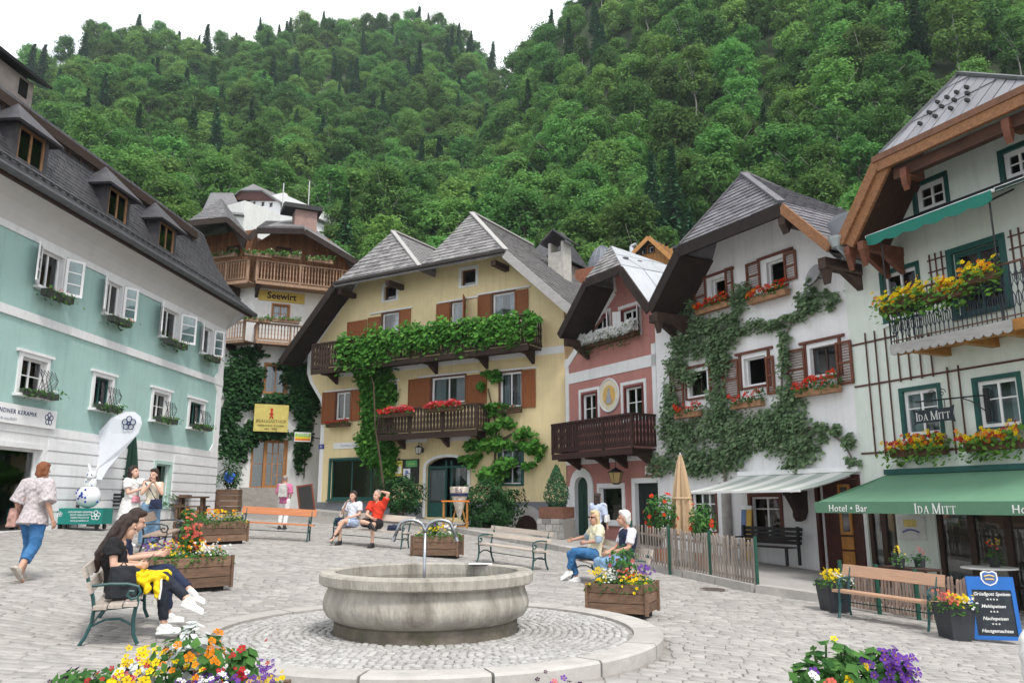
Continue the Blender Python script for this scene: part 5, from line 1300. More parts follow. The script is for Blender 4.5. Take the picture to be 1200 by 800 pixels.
b = MB(); m_ = (pa[0]+pa[1])/2; b.box(pa[0], m_-.005, .12, .18, .1, zar+.02); b.box(m_+.005, pa[1], .12, .18, .1, zar+.02)
for s in (pa[0]+.06, m_+.06):
    for k in range(3): b.box(s, s+(pa[1]-pa[0])/2-.12, .10, .125, .3+k*.62, .78+k*.62)
b.build('door', M('bottle_green_door', (.015, .05, .035), .5, .2, 5, .1), ph)
w = window(ph, *pw, white, 1, 1, (.14, trim_white, .04), (.18, .08, trim_white), fw=.04); b = MB(); b.box(pw[0]+.1, pw[1]-.1, .2, .22, pw[2]+.1, pw[3]-.3); b.build('display_board', M('dark_display', (.03, .035, .04)), ph)
b = MB(); b.box(pd[0], pd[1], .12, .17, pd[2], pd[3])
for k in range(4): b.box(pd[0]+.08+(pd[1]-pd[0]-.1)*k/4, pd[0]+.02+(pd[1]-pd[0]-.1)*(k+1)/4, .105, .125, pd[2]+.15, pd[3]-.12)
b.build('door', M('black_green_door', (.012, .022, .02), .6, .3, 5, .15), ph)
b = MB(); b.box(pd[0]-.17, pd[0], -.05, .03, -.2, pd[3]+.17); b.box(pd[0], pd[1], -.05, .03, pd[3], pd[3]+.17); b.box(pd[1], FP.L+.04, -.05, .03, -.2, pd[3]+.17); b.build('door_surround', trim_white, ph)
# oval medallion with a plain painted figure of a saint-like robed form and rays
mx_, mz_ = h(714.5, 463); rx_, rz__ = (h(726, 463)[0]-h(703, 463)[0])/2, (h(714, 444)[1]-h(714, 482)[1])/2
b = MB(); ov = [(math.cos(t), math.sin(t)) for t in np.linspace(0, 2*math.pi, 33)[:-1]]
b.prism([(mx_+rx_*c, -.035, mz_+rz__*s) for c, s in ov], (0, .05, 0)); mo = b.build('medallion', M('cream_medallion', (.68, .62, .48), .8, .12, 6, .1), ph)
b = MB(); b.tube([(mx_+rx_*c, -.04, mz_+rz__*s) for c, s in ov+ov[:1]], .035, 6, cap=False); b.build('medallion_rim', trim_white, mo)
b = MB(); b.prism([(mx_+rx_*.62*c, -.045, mz_+rz__*.62*s) for c, s in ov], (0, .012, 0)); b.build('ray_field', M('ochre_field', (.62, .40, .12), .8, .2, 8), mo)
b = MB(); b.ball((mx_, -.055, mz_+rz__*.35), .06, .012, .07); b.prism([(mx_-.06, -.058, mz_+rz__*.22), (mx_+.06, -.058, mz_+rz__*.22), (mx_+.17, -.058, mz_-rz__*.5), (mx_-.17, -.058, mz_-rz__*.5)], (0, .012, 0)); b.build('robed_figure', M('grey_blue_figure', (.36, .38, .42), .8, .3, 12), mo)
zf = (h(647.5, 532, 1.05)[1]+h(740, 525, 1.05)[1])/2; zr = (h(647.5, 496.5, 1.05)[1]+h(740, 483.5, 1.05)[1])/2; bx0, bx1 = h(647.5, 515, 1.05)[0], h(740, 505, 1.05)[0]
red_brown = M('dark_oxblood_timber', (.042, .019, .016), .7, .35, 5, .3, stretch=(5, 5, 1), rand=.2)
balcony(ph, bx0, bx1+.02, zf, zr, 1.05, red_brown, pitch=.135, bw=.115, posts=4, cut=True, brackets=(bx0+.3, (bx0+bx1)/2-.3, (bx0+bx1)/2+.7, bx1-.25), floor_t=.2, beam=dark_wood)
r = FP.rc(757, 545.5, 556, 765); b = MB(); frame_ring(b, r[0], r[1], r[2], r[3], .06, -.04, .01); o = b.build('wall_plaque', trim_white, ph); b = MB(); b.box(r[0]+.06, r[1]-.06, -.02, .005, r[2]+.06, r[3]-.06); b.build('plaque_panel', M('brown_relief', (.2, .12, .08), .8, .4, 14, .5), o)
x, z = h(722, 566, .6); lantern(tuple(FP.W(x, -.6, z)), FP.rz, 'hanging amber lantern under the brown balcony of the pink house', .75, chain=.35)
# roof: steep tiled hip, silvery metal on the side towards the white house
tin = M('pale_tin_sheet', (.50, .52, .55), .42, .1, 3, .1, metal=.35, stain=(.38, .40, .42), stain_amt=.4, stain_scale=1.5)
OVP = 1.25; EL = P3(FP, 656, 389, OVP); HL = P3(FP, 687.5, 324, OVP); HR = P3(FP, 727.5, 314, OVP); ER = P3(FP, 761, 358, OVP); zz_ = (HL.z+HR.z)/2; HL.z = HR.z = zz_
A = P3(FP, 716, 289, OVP-1.3); BKp = 3.6; bk = lambda p: Vector((p.x-(.365*(BKp-p.y) if p is A else 0), BKp, p.z))
b = MB(); tri(b, EL, HL, bk(EL)); tri(b, HL, bk(HL), bk(EL)); tri(b, HL, A, bk(HL)); tri(b, A, bk(A), bk(HL)); b.build('roof_slope', sh_y, ph)
b = MB(); tri(b, HL, HR, A); b.build('hip_slope', sh_y, ph); tiles(ph, [HL, HR, A], .34, .24, sh_y, 'roof_shingle', .03)
b = MB(); tri(b, ER, bk(ER), HR, t=.1); tri(b, HR, bk(ER), bk(HR), t=.1); tri(b, HR, bk(HR), A, t=.1); tri(b, A, bk(HR), bk(A), t=.1); b.build('roof_slope', tin, ph)
tiles(ph, [ER, bk(ER), bk(HR), HR], 1.0, 2.2, tin, 'tin_sheet', .015, lap=.02); tiles(ph, [HR, bk(HR), A], 1.0, 1.4, tin, 'tin_sheet', .015, lap=.02); tiles(ph, [bk(HR), bk(A), A], 1.0, 1.4, tin, 'tin_sheet', .015, lap=.02)
b = MB()
for i in range(6): q = HR.lerp(bk(HR), (i+.6)/6.5).lerp(A.lerp(bk(A), (i+.6)/6.5), .35)+Vector((0, 0, .08)); b.cbox(q, .14, .18, .07)
b.build('snow_guard', zinc, ph)
edge_beams(ph, [EL, HL, HR, ER], .07, .3, soffit_wood, drop=.16)
b = MB(); tri(b, EL+Vector((0, .08, -.2)), HL+Vector((0, .08, -.2)), Vector((HL.x, .1, HL.z-.2)), t=.04); tri(b, EL+Vector((0, .08, -.2)), Vector((HL.x, .1, HL.z-.2)), Vector((EL.x, .1, EL.z-.2)), t=.04)
tri(b, HR+Vector((0, .08, -.2)), ER+Vector((0, .08, -.2)), Vector((ER.x, .1, ER.z-.2)), t=.04); tri(b, HR+Vector((0, .08, -.2)), Vector((ER.x, .1, ER.z-.2)), Vector((HR.x, .1, HR.z-.2)), t=.04); b.build('soffit', soffit_wood, ph)
for p_ in (EL, ER):
    s = 1 if p_ is EL else -1; b = MB(); b.box(p_.x+s*.12-.09, p_.x+s*.12+.09, -OVP+.15, .3, p_.z-.52, p_.z-.26); b.prism([(p_.x+s*.12-.07, -OVP+.5, p_.z-.52), (p_.x+s*.12-.07, -.05, p_.z-.52), (p_.x+s*.12-.07, -.05, p_.z-.95)], (.14, 0, 0)); b.build('purlin', dark_wood, ph)
fx0, fz = h(684, 415, .1); fx1 = FP.xz(749, fz, .1)
flower_box(FP, fx0, fx1, fz+.15, .06, .24, .2, GERB, 'long box overflowing with white flowers under the upper windows of the pink house', [(f_wht, 7)], h=.42, leafn=200, fn=95, trail=.36, fs=.105, group=None, bulge=.2)

# ------------------------------------------------------------------ the white house
wr_ = solve_on(1012, wl_, (.558, -1)); FW = Facade(wl_, wr_)
whp = M('bright_white_plaster', (.78, .775, .79), .88, .05, 2, .14, stain=(.60, .59, .59), stain_amt=.22, stain_scale=.8, bscale=55, streak=.34)
wh_ = FW.root('white_house', 'white plastered house with red-brown shutters, espalier tree and half-hipped slate roof', 'house')
h = FW.hit
q1 = FW.rc(834, 329, 353, 853); q2 = FW.rc(899, 308, 338, 921.5); v1 = FW.rc(808, 437, 465, 829); v2 = FW.rc(872.5, 420.5, 453, 898); v3 = FW.rc(950, 408, 441, 980.5)
g1 = FW.rc(812, 577, 640, 840); g2 = FW.rc(881, 582, 625, 915); gd = FW.rc(962, 562, 650, 1006); gd = (gd[0], FW.L-.12, .0, gd[3]); g1 = (g1[0], g1[1], .85, g1[3]); g2 = (g2[0], g2[1], .75, g2[3])
OVW = 1.35; EL = P3(FW, 762, 357, OVW); HL = P3(FW, 796, 286.6, OVW); HR = P3(FW, 916, 241, OVW); ER = P3(FW, 973, 285, OVW); HL.z = HR.z = (HL.z+HR.z)/2
A = P3(FW, 871, 205, OVW-1.75); wa, wb = HL.lerp(A, OVW/1.75), HR.lerp(A, OVW/1.75)
wall(wh_, [(0, -1.2), (FW.L, -1.2), (FW.L, min(8.1, on_line(HR, ER, FW.L))), (min(ER.x, FW.L-.02), ER.z-.1), (wb.x, wb.z-.2), (wa.x, wa.z-.2), (max(.05, EL.x), on_line(EL, HL, max(.05, EL.x))-.25), (0, on_line(EL, HL, max(.05, EL.x))-.3)], [q1, q2, v1, v2, v3, g1, g2, gd], whp, depth=1.35)
red_case = M('oxblood_casing', (.13, .045, .03), .6, .25, 5, .1)
for r, op in ((q1, 1), (q2, 1), (v2, 1)): window(wh_, *r, trim_white, 1, 1, (.05, trim_white, .02), (.05, .05, red_case), rec=.1, fw=.05, panes=False, lintel=(.3, .07, red_case, .12))
for r in (v1, v3): window(wh_, *r, M('dark_brown_frame', (.05, .035, .03)), 2, 1, (.09, trim_white, .02), (.05, .05, red_case), rec=.12, fw=.05, lintel=(.3, .07, red_case, .12))
for r in (v1, v2, v3):
    x0, x1, z0, z1 = r; b = MB(); b.box(x0-.17, x0-.095, -.05, .02, z0-.1, z1+.12); b.box(x1+.095, x1+.17, -.05, .02, z0-.1, z1+.12); b.build('window_casing', red_case, wh_)
def leaf_room(r, z=.4):
    b = MB(); b.box(r[0]-.2, r[1]+.2, .5, .52, r[2]-.1, r[3]+.1); return b
for q in ((814.5, 331, 369, 829), (851.5, 315, 352, 860.5), (876, 310, 342, 892), (920.5, 297, 331, 934.5), (787, 437, 481, 802.5), (833, 430, 466, 843), (848, 424, 469, 867), (899.5, 418, 463, 909), (923.5, 411.5, 459, 945.5), (982, 401.5, 452, 1000.5)):
    shut(FW, wh_, q, red_wood, y=-.045)
# ground floor: windows with lattice curtains, engaged stone column, dark door
window(wh_, *g1, white, 3, 1, (.06, red_case, .03), (.06, .08, trim_white), cur=1, split=(.72,), fw=.05); window(wh_, *g2, white, 2, 1, (.10, red_case, .04), (.06, .08, trim_white), cur=1, split=(.72,), fw=.05)
x, z = h(852, 600, .1); b = MB(); b.lathe([(0, -.8), (.17, -.8), (.17, .2), (.14, .25), (.13, 2.0), (.18, 2.1), (.2, 2.25), (0, 2.25)], (x, -.12, 0), 14); b.build('column', M('sandstone_column', (.34, .32, .30), .85, .2, 5, .4), wh_)
b = MB(); b.box(gd[0], gd[1], .14, .2, gd[2], gd[3]); dr_ = b.build('door', M('dark_red_brown_door', (.06, .02, .015), .5, .3, 5, .15), wh_)
w3 = (gd[1]-gd[0])
amber_wood = M('honey_wood', (.38, .17, .04), .5, .25, 5, .1)
b = MB(); frame_ring(b, gd[0]+w3*.42, gd[0]+w3*.72, .9, gd[3]-.12, .07, .09, .14); b.box(gd[0]+w3*.42, gd[0]+w3*.72, .1, .13, .15, .5); b.box(gd[0]+w3*.42, gd[0]+w3*.72, .1, .13, .55, .85); b.build('door_leaf', amber_wood, dr_)
b = MB(); b.box(gd[0]+w3*.47, gd[0]+w3*.67, .10, .11, .97, gd[3]-.19); b.build('pane', glass, dr_)
b = MB(); b.box(gd[0]-.1, gd[0], -.06, .05, 0, gd[3]+.1); b.box(gd[1], gd[1]+.08, -.06, .05, 0, gd[3]+.1); b.box(gd[0], gd[1], -.06, .05, gd[3], gd[3]+.1); b.build('door_frame', M('dark_red_brown_door', (.06, .02, .015)), wh_)
x, z = h(938, 600, .2); b = MB()      # carved dark wooden bracket
b.box(x-.1, x+.1, -.7, 0, 1.86, 1.98); b.prism([(x-.09, -.65, 1.86), (x-.09, -.4, 1.5), (x-.09, -.3, 1.2), (x-.09, -.12, 1.25), (x-.09, 0, 1.45), (x-.09, 0, 1.86)], (.18, 0, 0)); b.ball((x, -.3, 1.37), .13, .13, .16); b.build('carved_bracket', M('carved_dark_wood', (.03, .016, .012), .6, .4, 12, .5), wh_)
# roof
OVW = 1.35; EL = P3(FW, 762, 357, OVW); HL = P3(FW, 796, 286.6, OVW); HR = P3(FW, 916, 241, OVW); ER = P3(FW, 973, 285, OVW); HL.z = HR.z = (HL.z+HR.z)/2
A = P3(FW, 871, 205, OVW-1.75); BKw = 4.5; bk = lambda p: Vector((p.x-(.19*(BKw-p.y) if p is A else 0), BKw, p.z))
slate_rib = M('blue_grey_slate', (.135, .13, .145), .6, .22, 4, .3, rand=.3, stain=(.20, .195, .20), stain_amt=.4, stain_scale=2)
b = MB(); tri(b, EL, HL, bk(EL)); tri(b, HL, bk(HL), bk(EL)); tri(b, HL, A, bk(HL)); tri(b, A, bk(A), bk(HL)); b.build('roof_slope', slate_rib, wh_)
b = MB(); tri(b, HL, HR, A); b.build('hip_slope', slate_rib, wh_); tiles(wh_, [HL, HR, A], .42, .2, slate_rib, 'roof_slate', .03)
b = MB(); tri(b, ER, bk(ER), HR); tri(b, HR, bk(ER), bk(HR)); tri(b, HR, bk(HR), A); tri(b, A, bk(HR), bk(A)); b.build('roof_slope', slate_rib, wh_)
tiles(wh_, [HR, bk(HR), A], .42, .2, slate_rib, 'slope_slates', .025, parts=False); tiles(wh_, [bk(HR), bk(A), A], .42, .2, slate_rib, 'slope_slates', .025, parts=False); tiles(wh_, [ER, bk(ER), bk(HR), HR], .42, .2, slate_rib, 'slope_slates', .025, parts=False)
for p_, q_ in ((HL, A), (HR, A)):
    b = MB(); b.bar(p_+Vector((0, 0, .07)), q_+Vector((0, 0, .07)), .2, .05); b.build('hip_cap', slate_rib, wh_)
b = MB(); b.bar(A+Vector((0, 0, .07)), bk(A)+Vector((0, 0, .07)), .22, .06); b.build('ridge_cap', slate_rib, wh_)
honey = M('honey_bargeboard', (.27, .125, .055), .65, .35, 4, .2, stretch=(5, 1, 6), stain=(.09, .045, .025), stain_amt=.6, stain_scale=3)
edge_beams(wh_, [EL, HL, HR], .08, .34, soffit_wood, drop=.18); edge_beams(wh_, [HR, ER], .08, .24, honey, drop=.12)
for P_, Q_ in ((EL, HL), (HR, ER)):
    b = MB(); a_, c_ = P_+Vector((0, .08, -.24)), Q_+Vector((0, .08, -.24)); tri(b, a_, c_, Vector((c_.x, .1, c_.z)), t=.04); tri(b, a_, Vector((c_.x, .1, c_.z)), Vector((a_.x, .1, a_.z)), t=.04); b.build('soffit', soffit_wood, wh_)
for p_ in (EL, HR, ER):
    s = {id(EL): 1, id(HR): 0, id(ER): -1}[id(p_)]; b = MB(); xx = p_.x+s*.25
    b.box(xx-.11, xx+.11, -OVW-.05, .3, p_.z-.58, p_.z-.30)
    if s: b.prism([(xx-.08, -OVW+.65, p_.z-.58), (xx-.08, -.05, p_.z-.58), (xx-.08, -.05, p_.z-.95)], (.16, 0, 0)); b.prism([(xx-.1, -OVW-.02, p_.z-.58), (xx-.1, -OVW+.2, p_.z-.58), (xx-.1, -OVW+.1, p_.z-.95)], (.2, 0, 0))
    else: b.prism([(xx-.1, -OVW-.04, p_.z-.58), (xx-.1, -OVW+.22, p_.z-.58), (xx-.1, -OVW+.1, p_.z-.8)], (.2, 0, 0))
    b.build('purlin', dark_wood, wh_)
x, z = h(954, 322.5, .25); t = thing('satellite_dish', 'round grey satellite dish on the white wall beside the espalier tip', 'satellite dish', tuple(FW.W(x, -.25, z)), FW.rz)
b = MB(); b.lathe([(0, -.03), (.12, -.022), (.22, 0), (.3, .035), (.3, .05), (.21, .012), (0, -.012)], n=24); o = b.build('dish', M('dish_grey', (.30, .30, .31), .5), t); o.rotation_euler = (R(70), 0, R(-15))
b = MB(); b.tube([(0, .25, -.05), (0, .02, -.02)], .02, 6); b.build('arm', zinc, t)
TERRA = M('pale_wood_trough', (.34, .18, .10), .8, .25, 5, .2)
GW = 'red geranium boxes on the white house'
fb(FW, 821, 858, 370, .08, 'wooden box of red geraniums under the upper window nearer the pink house', [(f_red, 1.5), (f_ora, .3)], h=.32, leafn=170, fn=45, boxm=TERRA, group=GW, fs=.1)
fb(FW, 882, 926, 358, .1, 'wooden box of orange-red geraniums under the upper window beside the satellite dish', [(f_red, .9), (f_ora, .4)], h=.36, leafn=220, fn=45, boxm=TERRA, group=GW, fs=.1)
fb(FW, 796, 824, 491, .08, 'box of red geraniums under the lower window nearest the carved brown balcony', [(f_red, 1.0)], h=.34, leafn=190, fn=40, boxm=TERRA, group=GW, fs=.1)
fb(FW, 862, 897, 480, .08, 'box of red geraniums under the middle lower window of the white house', [(f_red, .55)], h=.38, leafn=260, fn=40, boxm=TERRA, group=GW, fs=.1)
fb(FW, 938, 987, 466, .1, 'box of red geraniums under the widest lower window of the white house', [(f_red, 1.0)], h=.42, leafn=260, fn=45, boxm=TERRA, group=GW, fs=.1)
pear_leaf = LEAF('pear_leaf', (.11, .19, .095), (.23, .335, .175), .4, c3=(.34, .42, .28))
wall_green(FW, 'espalier_tree', 'trained fruit tree spreading its leafy arms across the white house wall', 'tree',
  [(a_, b_, c_*1.3, d_*1.32) for a_, b_, c_, d_ in [(806, 365, 9, 14), (866, 348, 12, 18), (858, 372, 18, 10), (812, 388, 20, 14), (836, 382, 20, 12), (845, 398, 22, 12), (800, 402, 18, 12), (876, 382, 20, 8), (900, 380, 22, 8), (925, 372, 22, 8), (941, 352, 10, 22), (957, 353, 20, 10), (970, 353, 13, 8), (950, 335, 10, 8), (790, 425, 12, 22), (800, 440, 12, 14), (838, 425, 13, 30), (826, 410, 24, 10), (782, 465, 9, 22), (780, 495, 12, 22), (800, 500, 16, 10), (836, 470, 13, 20), (845, 490, 22, 16), (828, 505, 26, 13), (800, 520, 22, 14), (812, 540, 34, 16), (845, 535, 22, 18), (770, 545, 12, 14), (917, 425, 8, 32), (918, 395, 10, 10), (920, 470, 20, 16), (905, 490, 30, 16), (930, 500, 30, 18), (890, 510, 24, 18), (922, 525, 26, 18), (940, 520, 18, 16), (870, 520, 18, 16), (872, 500, 20, 12), (962, 505, 14, 10), (978, 502, 10, 9), (990, 520, 9, 16), (998, 538, 9, 9), (930, 545, 16, 8)]],
  340, pear_leaf, .115, w0=.04, w1=.34, stems=[[(850, 620), (850, 560), (846, 500), (840, 430), (838, 390), (806, 360)], [(848, 530), (880, 520), (915, 490), (918, 400), (941, 350)], [(846, 500), (815, 520), (790, 480), (788, 420)], [(905, 505), (965, 500), (990, 520), (1000, 540)], [(840, 395), (880, 383), (930, 372)]], stem_r=.05, stem_mat=M('pale_branch', (.2, .17, .14), .9, .2, 10, .4), droop=.15)
# striped awning of the white house
def awning(Fd, x0, x1, zt, zf, dep, label, cloth, fold=9, val=.12, stripes=None, scallop=False, arm=True, name='awning', thick=.012, hood=None, bar_m=None):
    t = thing(name, label, 'awning', (Fd.O.x, Fd.O.y, 0), Fd.rz); b = MB(); n = fold*4
    for i in range(n):
        a, c = x0+(x1-x0)*i/n, x0+(x1-x0)*(i+1)/n; b.cur = (i//4) % 2 if stripes else 0
        sag = -.05
        for k in range(4):
            t0, t1 = k/4, (k+1)/4; yy0, yy1 = -dep*t0-.02, -dep*t1-.02; za = zt+(zf-zt)*t0+sag*4*t0*(1-t0); zb__ = zt+(zf-zt)*t1+sag*4*t1*(1-t1)
            b.add([(a, yy0, za), (c, yy0, za), (c, yy1, zb__), (a, yy1, zb__)], [(0, 1, 2, 3)])
    cl = b.build('canopy', [cloth, stripes or cloth], t)
    if val:
        b = MB(); m = 48; vs = []
        for i in range(m+1):
            x = x0+(x1-x0)*i/m; d = val*(1+(.28*abs(math.sin(math.pi*i/m*(m/8))) if scallop else 0)); yv = -dep-.03-.004*math.sin(i*.8)
            vs += [(x, yv, zf+.01), (x, yv, zf-d)]
        b.add(vs, [(2*i, 2*i+2, 2*i+3, 2*i+1) for i in range(m)]); b.build('valance', cloth, t)
    b = MB(); b.box(x0-.02, x1+.02, -dep-.025, -dep+.05, zf-.03, zf+.025); b.build('front_bar', bar_m or white, t)
    b = MB(); b.box(x0-.04, x1+.04, -.14, 0, zt-.02, zt+.10); b.build('cassette', hood or white, t)
    if arm:
        for x in (x0+.25, x1-.25):
            b = MB(); b.tube([(x, -.08, zt-.12), (x+.35*(1 if x < (x0+x1)/2 else -1), -dep*.45, (zt+zf)/2-.16), (x, -dep+.03, zf-.03)], .022, 6); b.build('arm', hood or white, t)
    return t
zt = h(985, 545)[1]; ax0, ax1 = FW.xz(874, zt), FW.L-.08; zfr = (h(801, 581, 2.2)[1]+h(936, 580, 2.2)[1])/2; 
ax0 = min(ax0, h(801, 581, 2.2)[0]+.05); 
awning(FW, h(801, 581, 2.2)[0], h(936, 580, 2.2)[0], zt-.15, zfr+.1, 2.2, 'white and grey striped awning over the ground floor of the white house', M('awning_white', (.68, .69, .66), .8, .05, 3, .05), fold=10, stripes=M('awning_grey_green', (.40, .45, .41), .8, .05, 3, .05), val=0)

# ------------------------------------------------------------------ the hotel on the right
ir_ = solve_on(1400, wr_, (.45, -1)); FI = Facade(wr_, ir_)
pale_green = M('pale_green_white_plaster', (.68, .735, .675), .88, .05, 2, .12, stain=(.55, .58, .53), stain_amt=.22, stain_scale=.8, bscale=55, streak=.34)
ih = FI.root('hotel', 'pale green-white hotel with dark green window frames, trellis and honey-coloured roof boards', 'hotel')
h = FI.hit
n1 = FI.rc(1074, 219, 251, 1108); n2 = FI.rc(1176, 180, 213, 1212); m1 = FI.rc(1037, 322, 378, 1076); m2 = FI.rc(1119, 297, 372, 1176); k1 = FI.rc(1060, 459, 511, 1101); k2 = FI.rc(1147, 447, 502, 1195); m3 = FI.rc(1215, 275, 350, 1260); k3 = FI.rc(1235, 425, 498, 1290)
zd = h(1060, 600)[1]; dA = FI.rc(1018, 590, 690, 1046); dB = FI.rc(1098, 585, 690, 1200); dA = (.06, FI.xz(1050, 1.2), -.45, 2.12); dB = (FI.xz(1096, 1.2), FI.xz(1275, 1.2), -.45, 2.12)
OVI = 1.3; EL = P3(FI, 985.5, 280.5, OVI); HL = P3(FI, 1029, 184.5, OVI); HR = P3(FI, 1216, 103, OVI); HR.z = HL.z; HR.x = FI.xz(1216, HL.z, OVI); A = P3(FI, 1124, 89, OVI-1.9); wa = HL.lerp(A, OVI/1.9); wb = HR.lerp(A, OVI/1.9); ER = Vector((HR.x+HL.x-EL.x, -OVI, EL.z))
wall(ih, [(0, -1.2), (ER.x-.1, -1.2), (ER.x-.1, ER.z-.2), (wb.x, wb.z-.2), (wa.x, wa.z-.2), (max(.05, EL.x), on_line(EL, HL, max(.05, EL.x))-.25), (0, on_line(EL, HL, max(.05, EL.x))-.3)], [n1, n2, m1, m2, k1, k2, k3, m3, dA, dB], pale_green, depth=6)
for r, c, rw in ((n1, 2, 2), (n2, 2, 2), (m1, 2, 1), (m3, 2, 1), (k1, 2, None), (k2, 2, None), (k3, 2, None)):
    window(ih, *r, white, c, rw or 1, (.09, dgreen, .03), (.06, .06, trim_white), rec=.05, fw=.11 if rw == 2 else .08, split=None if rw else (.62,), cur=2 if rw is None else None)
window(ih, *m2, dgreen, 2, 1, (.12, dgreen, .04), None, split=(.8,), fw=.09)
for r in (dA, dB):
    b = MB(); n = 2 if r is dA else 4; frame_ring(b, r[0], r[1], r[2], r[3], .1, .05, .15)
    for i in range(1, n): xx = r[0]+(r[1]-r[0])*i/n; b.box(xx-.07, xx+.07, .06, .14, r[2]+.1, r[3]-.1)
    if r is dB: b.box(r[0]+.1, r[1]-.1, .07, .13, 1.5, 1.56)
    o = b.build('glazed_door' if r is dB else 'door', M('dark_brown_joinery', (.055, .03, .022), .5, .25, 5, .1), ih)
    for i in range(n):
        xa, xb__ = r[0]+(r[1]-r[0])*i/n+.07, r[0]+(r[1]-r[0])*(i+1)/n-.07; b = MB(); b.box(xa, xb__, .095, .105, r[2]+.1, r[3]-.1); b.build('pane', glass, o)
r = FI.rc(1053, 604, 631, 1085); b = MB(); b.box(r[0], r[1], -.04, 0, r[2], r[3]); o = b.build('wall_picture', M('pale_poster', (.60, .60, .58), .7, .1, 6), ih); b = MB(); b.box(r[0]+.18, r[1]-.2, -.045, -.039, r[2]+.28, r[3]-.08); b.build('picture_patch', M('ochre_patch', (.6, .48, .15), .8, .3, 8), o); b = MB(); b.tube([(r[0]+.14+(r[1]-r[0]-.28)*i/8, -.046, r[2]+.16+.06*math.sin(math.pi*i/8)) for i in range(9)], .022, 4); b.build('picture_stroke', M('violet_stroke', (.2, .2, .4)), o)
# roof
OVI = 1.3; EL = P3(FI, 985.5, 280.5, OVI); HL = P3(FI, 1029, 184.5, OVI); HR = P3(FI, 1216, 103, OVI); HR.z = HL.z; HR.x = FI.xz(1216, HL.z, OVI); A = P3(FI, 1124, 89, OVI-1.9); BKi = 4.5; bk = lambda p: Vector((p.x, BKi, p.z))
seam = M('standing_seam_sheet', (.215, .215, .235), .5, .12, 4, .12, metal=.2, rand=.12)
b = MB(); tri(b, EL, HL, bk(EL)); tri(b, HL, bk(HL), bk(EL)); tri(b, HL, A, bk(HL)); tri(b, A, bk(A), bk(HL)); b.build('roof_slope', slate_rib, ih)
b = MB(); tri(b, HL, HR, A); b.build('hip_slope', seam, ih); b = MB(); tri(b, ER, bk(ER), HR); tri(b, HR, bk(ER), bk(HR)); tri(b, HR, bk(HR), A); tri(b, A, bk(HR), bk(A)); b.build('roof_slope', seam, ih)
tiles(ih, [HL, HR, A], .34, 1.15, seam, 'sheet_panel', .02, lap=.03, rowbond=0, gap=.014)
b = MB()
for j in range(3):
    for i in range(4): q = HL.lerp(HR, .24+.13*i+.02*j).lerp(A, .2+.15*j)+Vector((0, -.02, .1)); b.cbox(q, .05, .12, .07)
b.build('snow_guard', black_iron, ih)
b = MB(); b.bar(HL+Vector((0, 0, .06)), A+Vector((0, 0, .08)), .14, .06); b.bar(A+Vector((0, 0, .08)), HR+Vector((0, 0, .06)), .14, .06); b.build('hip_cap', zinc, ih)
edge_beams(ih, [HL+Vector((-.1, 0, 0)), HR], .06, .14, M('copper_brown_edge', (.16, .07, .035), .5, .3, 5, .1), 'drip_edge', drop=.05, y=-.08)
edge_beams(ih, [HL, HR], .1, .26, honey, drop=.22); edge_beams(ih, [EL, HL], .1, .24, honey, drop=.10); edge_beams(ih, [HR, ER], .1, .24, honey, drop=.10); edge_beams(ih, [EL+Vector((.22, .06, -.1)), HL+Vector((.22, .06, -.1))], .08, .24, honey, drop=.12)
b = MB(); a_, c_ = EL+Vector((.1, .1, -.24)), HL+Vector((.1, .1, -.24)); tri(b, a_, c_, Vector((c_.x, .1, c_.z)), t=.04); tri(b, a_, Vector((c_.x, .1, c_.z)), Vector((a_.x, .1, a_.z)), t=.04); b.build('soffit', M('red_brown_soffit', (.07, .032, .02), .8, .35, 4, .3, stretch=(.5, 6, 1)), ih)
b = MB(); b.box(HL.x+.25, HR.x, -OVI+.12, -OVI+.3, HL.z-.62, HL.z-.36); b.build('fascia', M('red_brown_soffit', (.07, .032, .02)), ih)
carv = M('carved_red_brown', (.15, .055, .03), .6, .35, 8, .4)
for px, py in ((1063, 204), (1183, 147)):
    x, z = h(px, py, OVI-.15); b = MB(); b.box(x-.08, x+.08, -OVI+.02, -OVI+.6, z-.08, z+.12); b.prism([(x-.07, -OVI+.02, z-.08), (x-.07, -OVI+.18, z-.08), (x-.07, -OVI+.15, z-.25), (x-.07, -OVI+.1, z-.38), (x-.07, -OVI+.04, z-.25)], (.14, 0, 0)); b.build('carved_bracket', carv, ih)
for dx in (.15, .55):
    b = MB(); x = EL.x+dx; b.box(x-.08, x+.08, -OVI-.02, .3, EL.z-.42, EL.z-.22); b.prism([(x-.07, -OVI, EL.z-.42), (x-.07, -OVI+.22, EL.z-.42), (x-.07, -OVI+.1, EL.z-.8)], (.14, 0, 0)); b.prism([(x-.06, -OVI+.6, EL.z-.42), (x-.06, 0, EL.z-.42), (x-.06, 0, EL.z-.85)], (.12, 0, 0)); b.build('purlin', carv, ih)
# valley sheet between the two roofs and its hopper
vA = P3(FI, 985, 281, OVI-.05); b = MB(); p_ = [P3(FI, *q) for q in ((958, 269, .4), (981, 283, 1.2), (1001, 245, .6), (968, 256, -1.5))]; b.slab(p_, .06); b.build('valley_sheet', M('blue_slate_sheet', (.07, .075, .09), .5, .15, 4, .1), ih)
hp = P3(FI, 980, 283, 1.35); b = MB(); b.lathe([(0, -.16), (.1, -.14), (.19, .06), (.2, .1), (0, .1)], (hp.x, hp.y, hp.z), 12); b.tube([(hp.x, hp.y, hp.z-.1), (hp.x+.02, hp.y+.5, hp.z-.5)], .05, 8); b.build('rain_hopper', M('pale_zinc', (.4, .45, .47), .4, .1, 6, .05, metal=.4), ih)
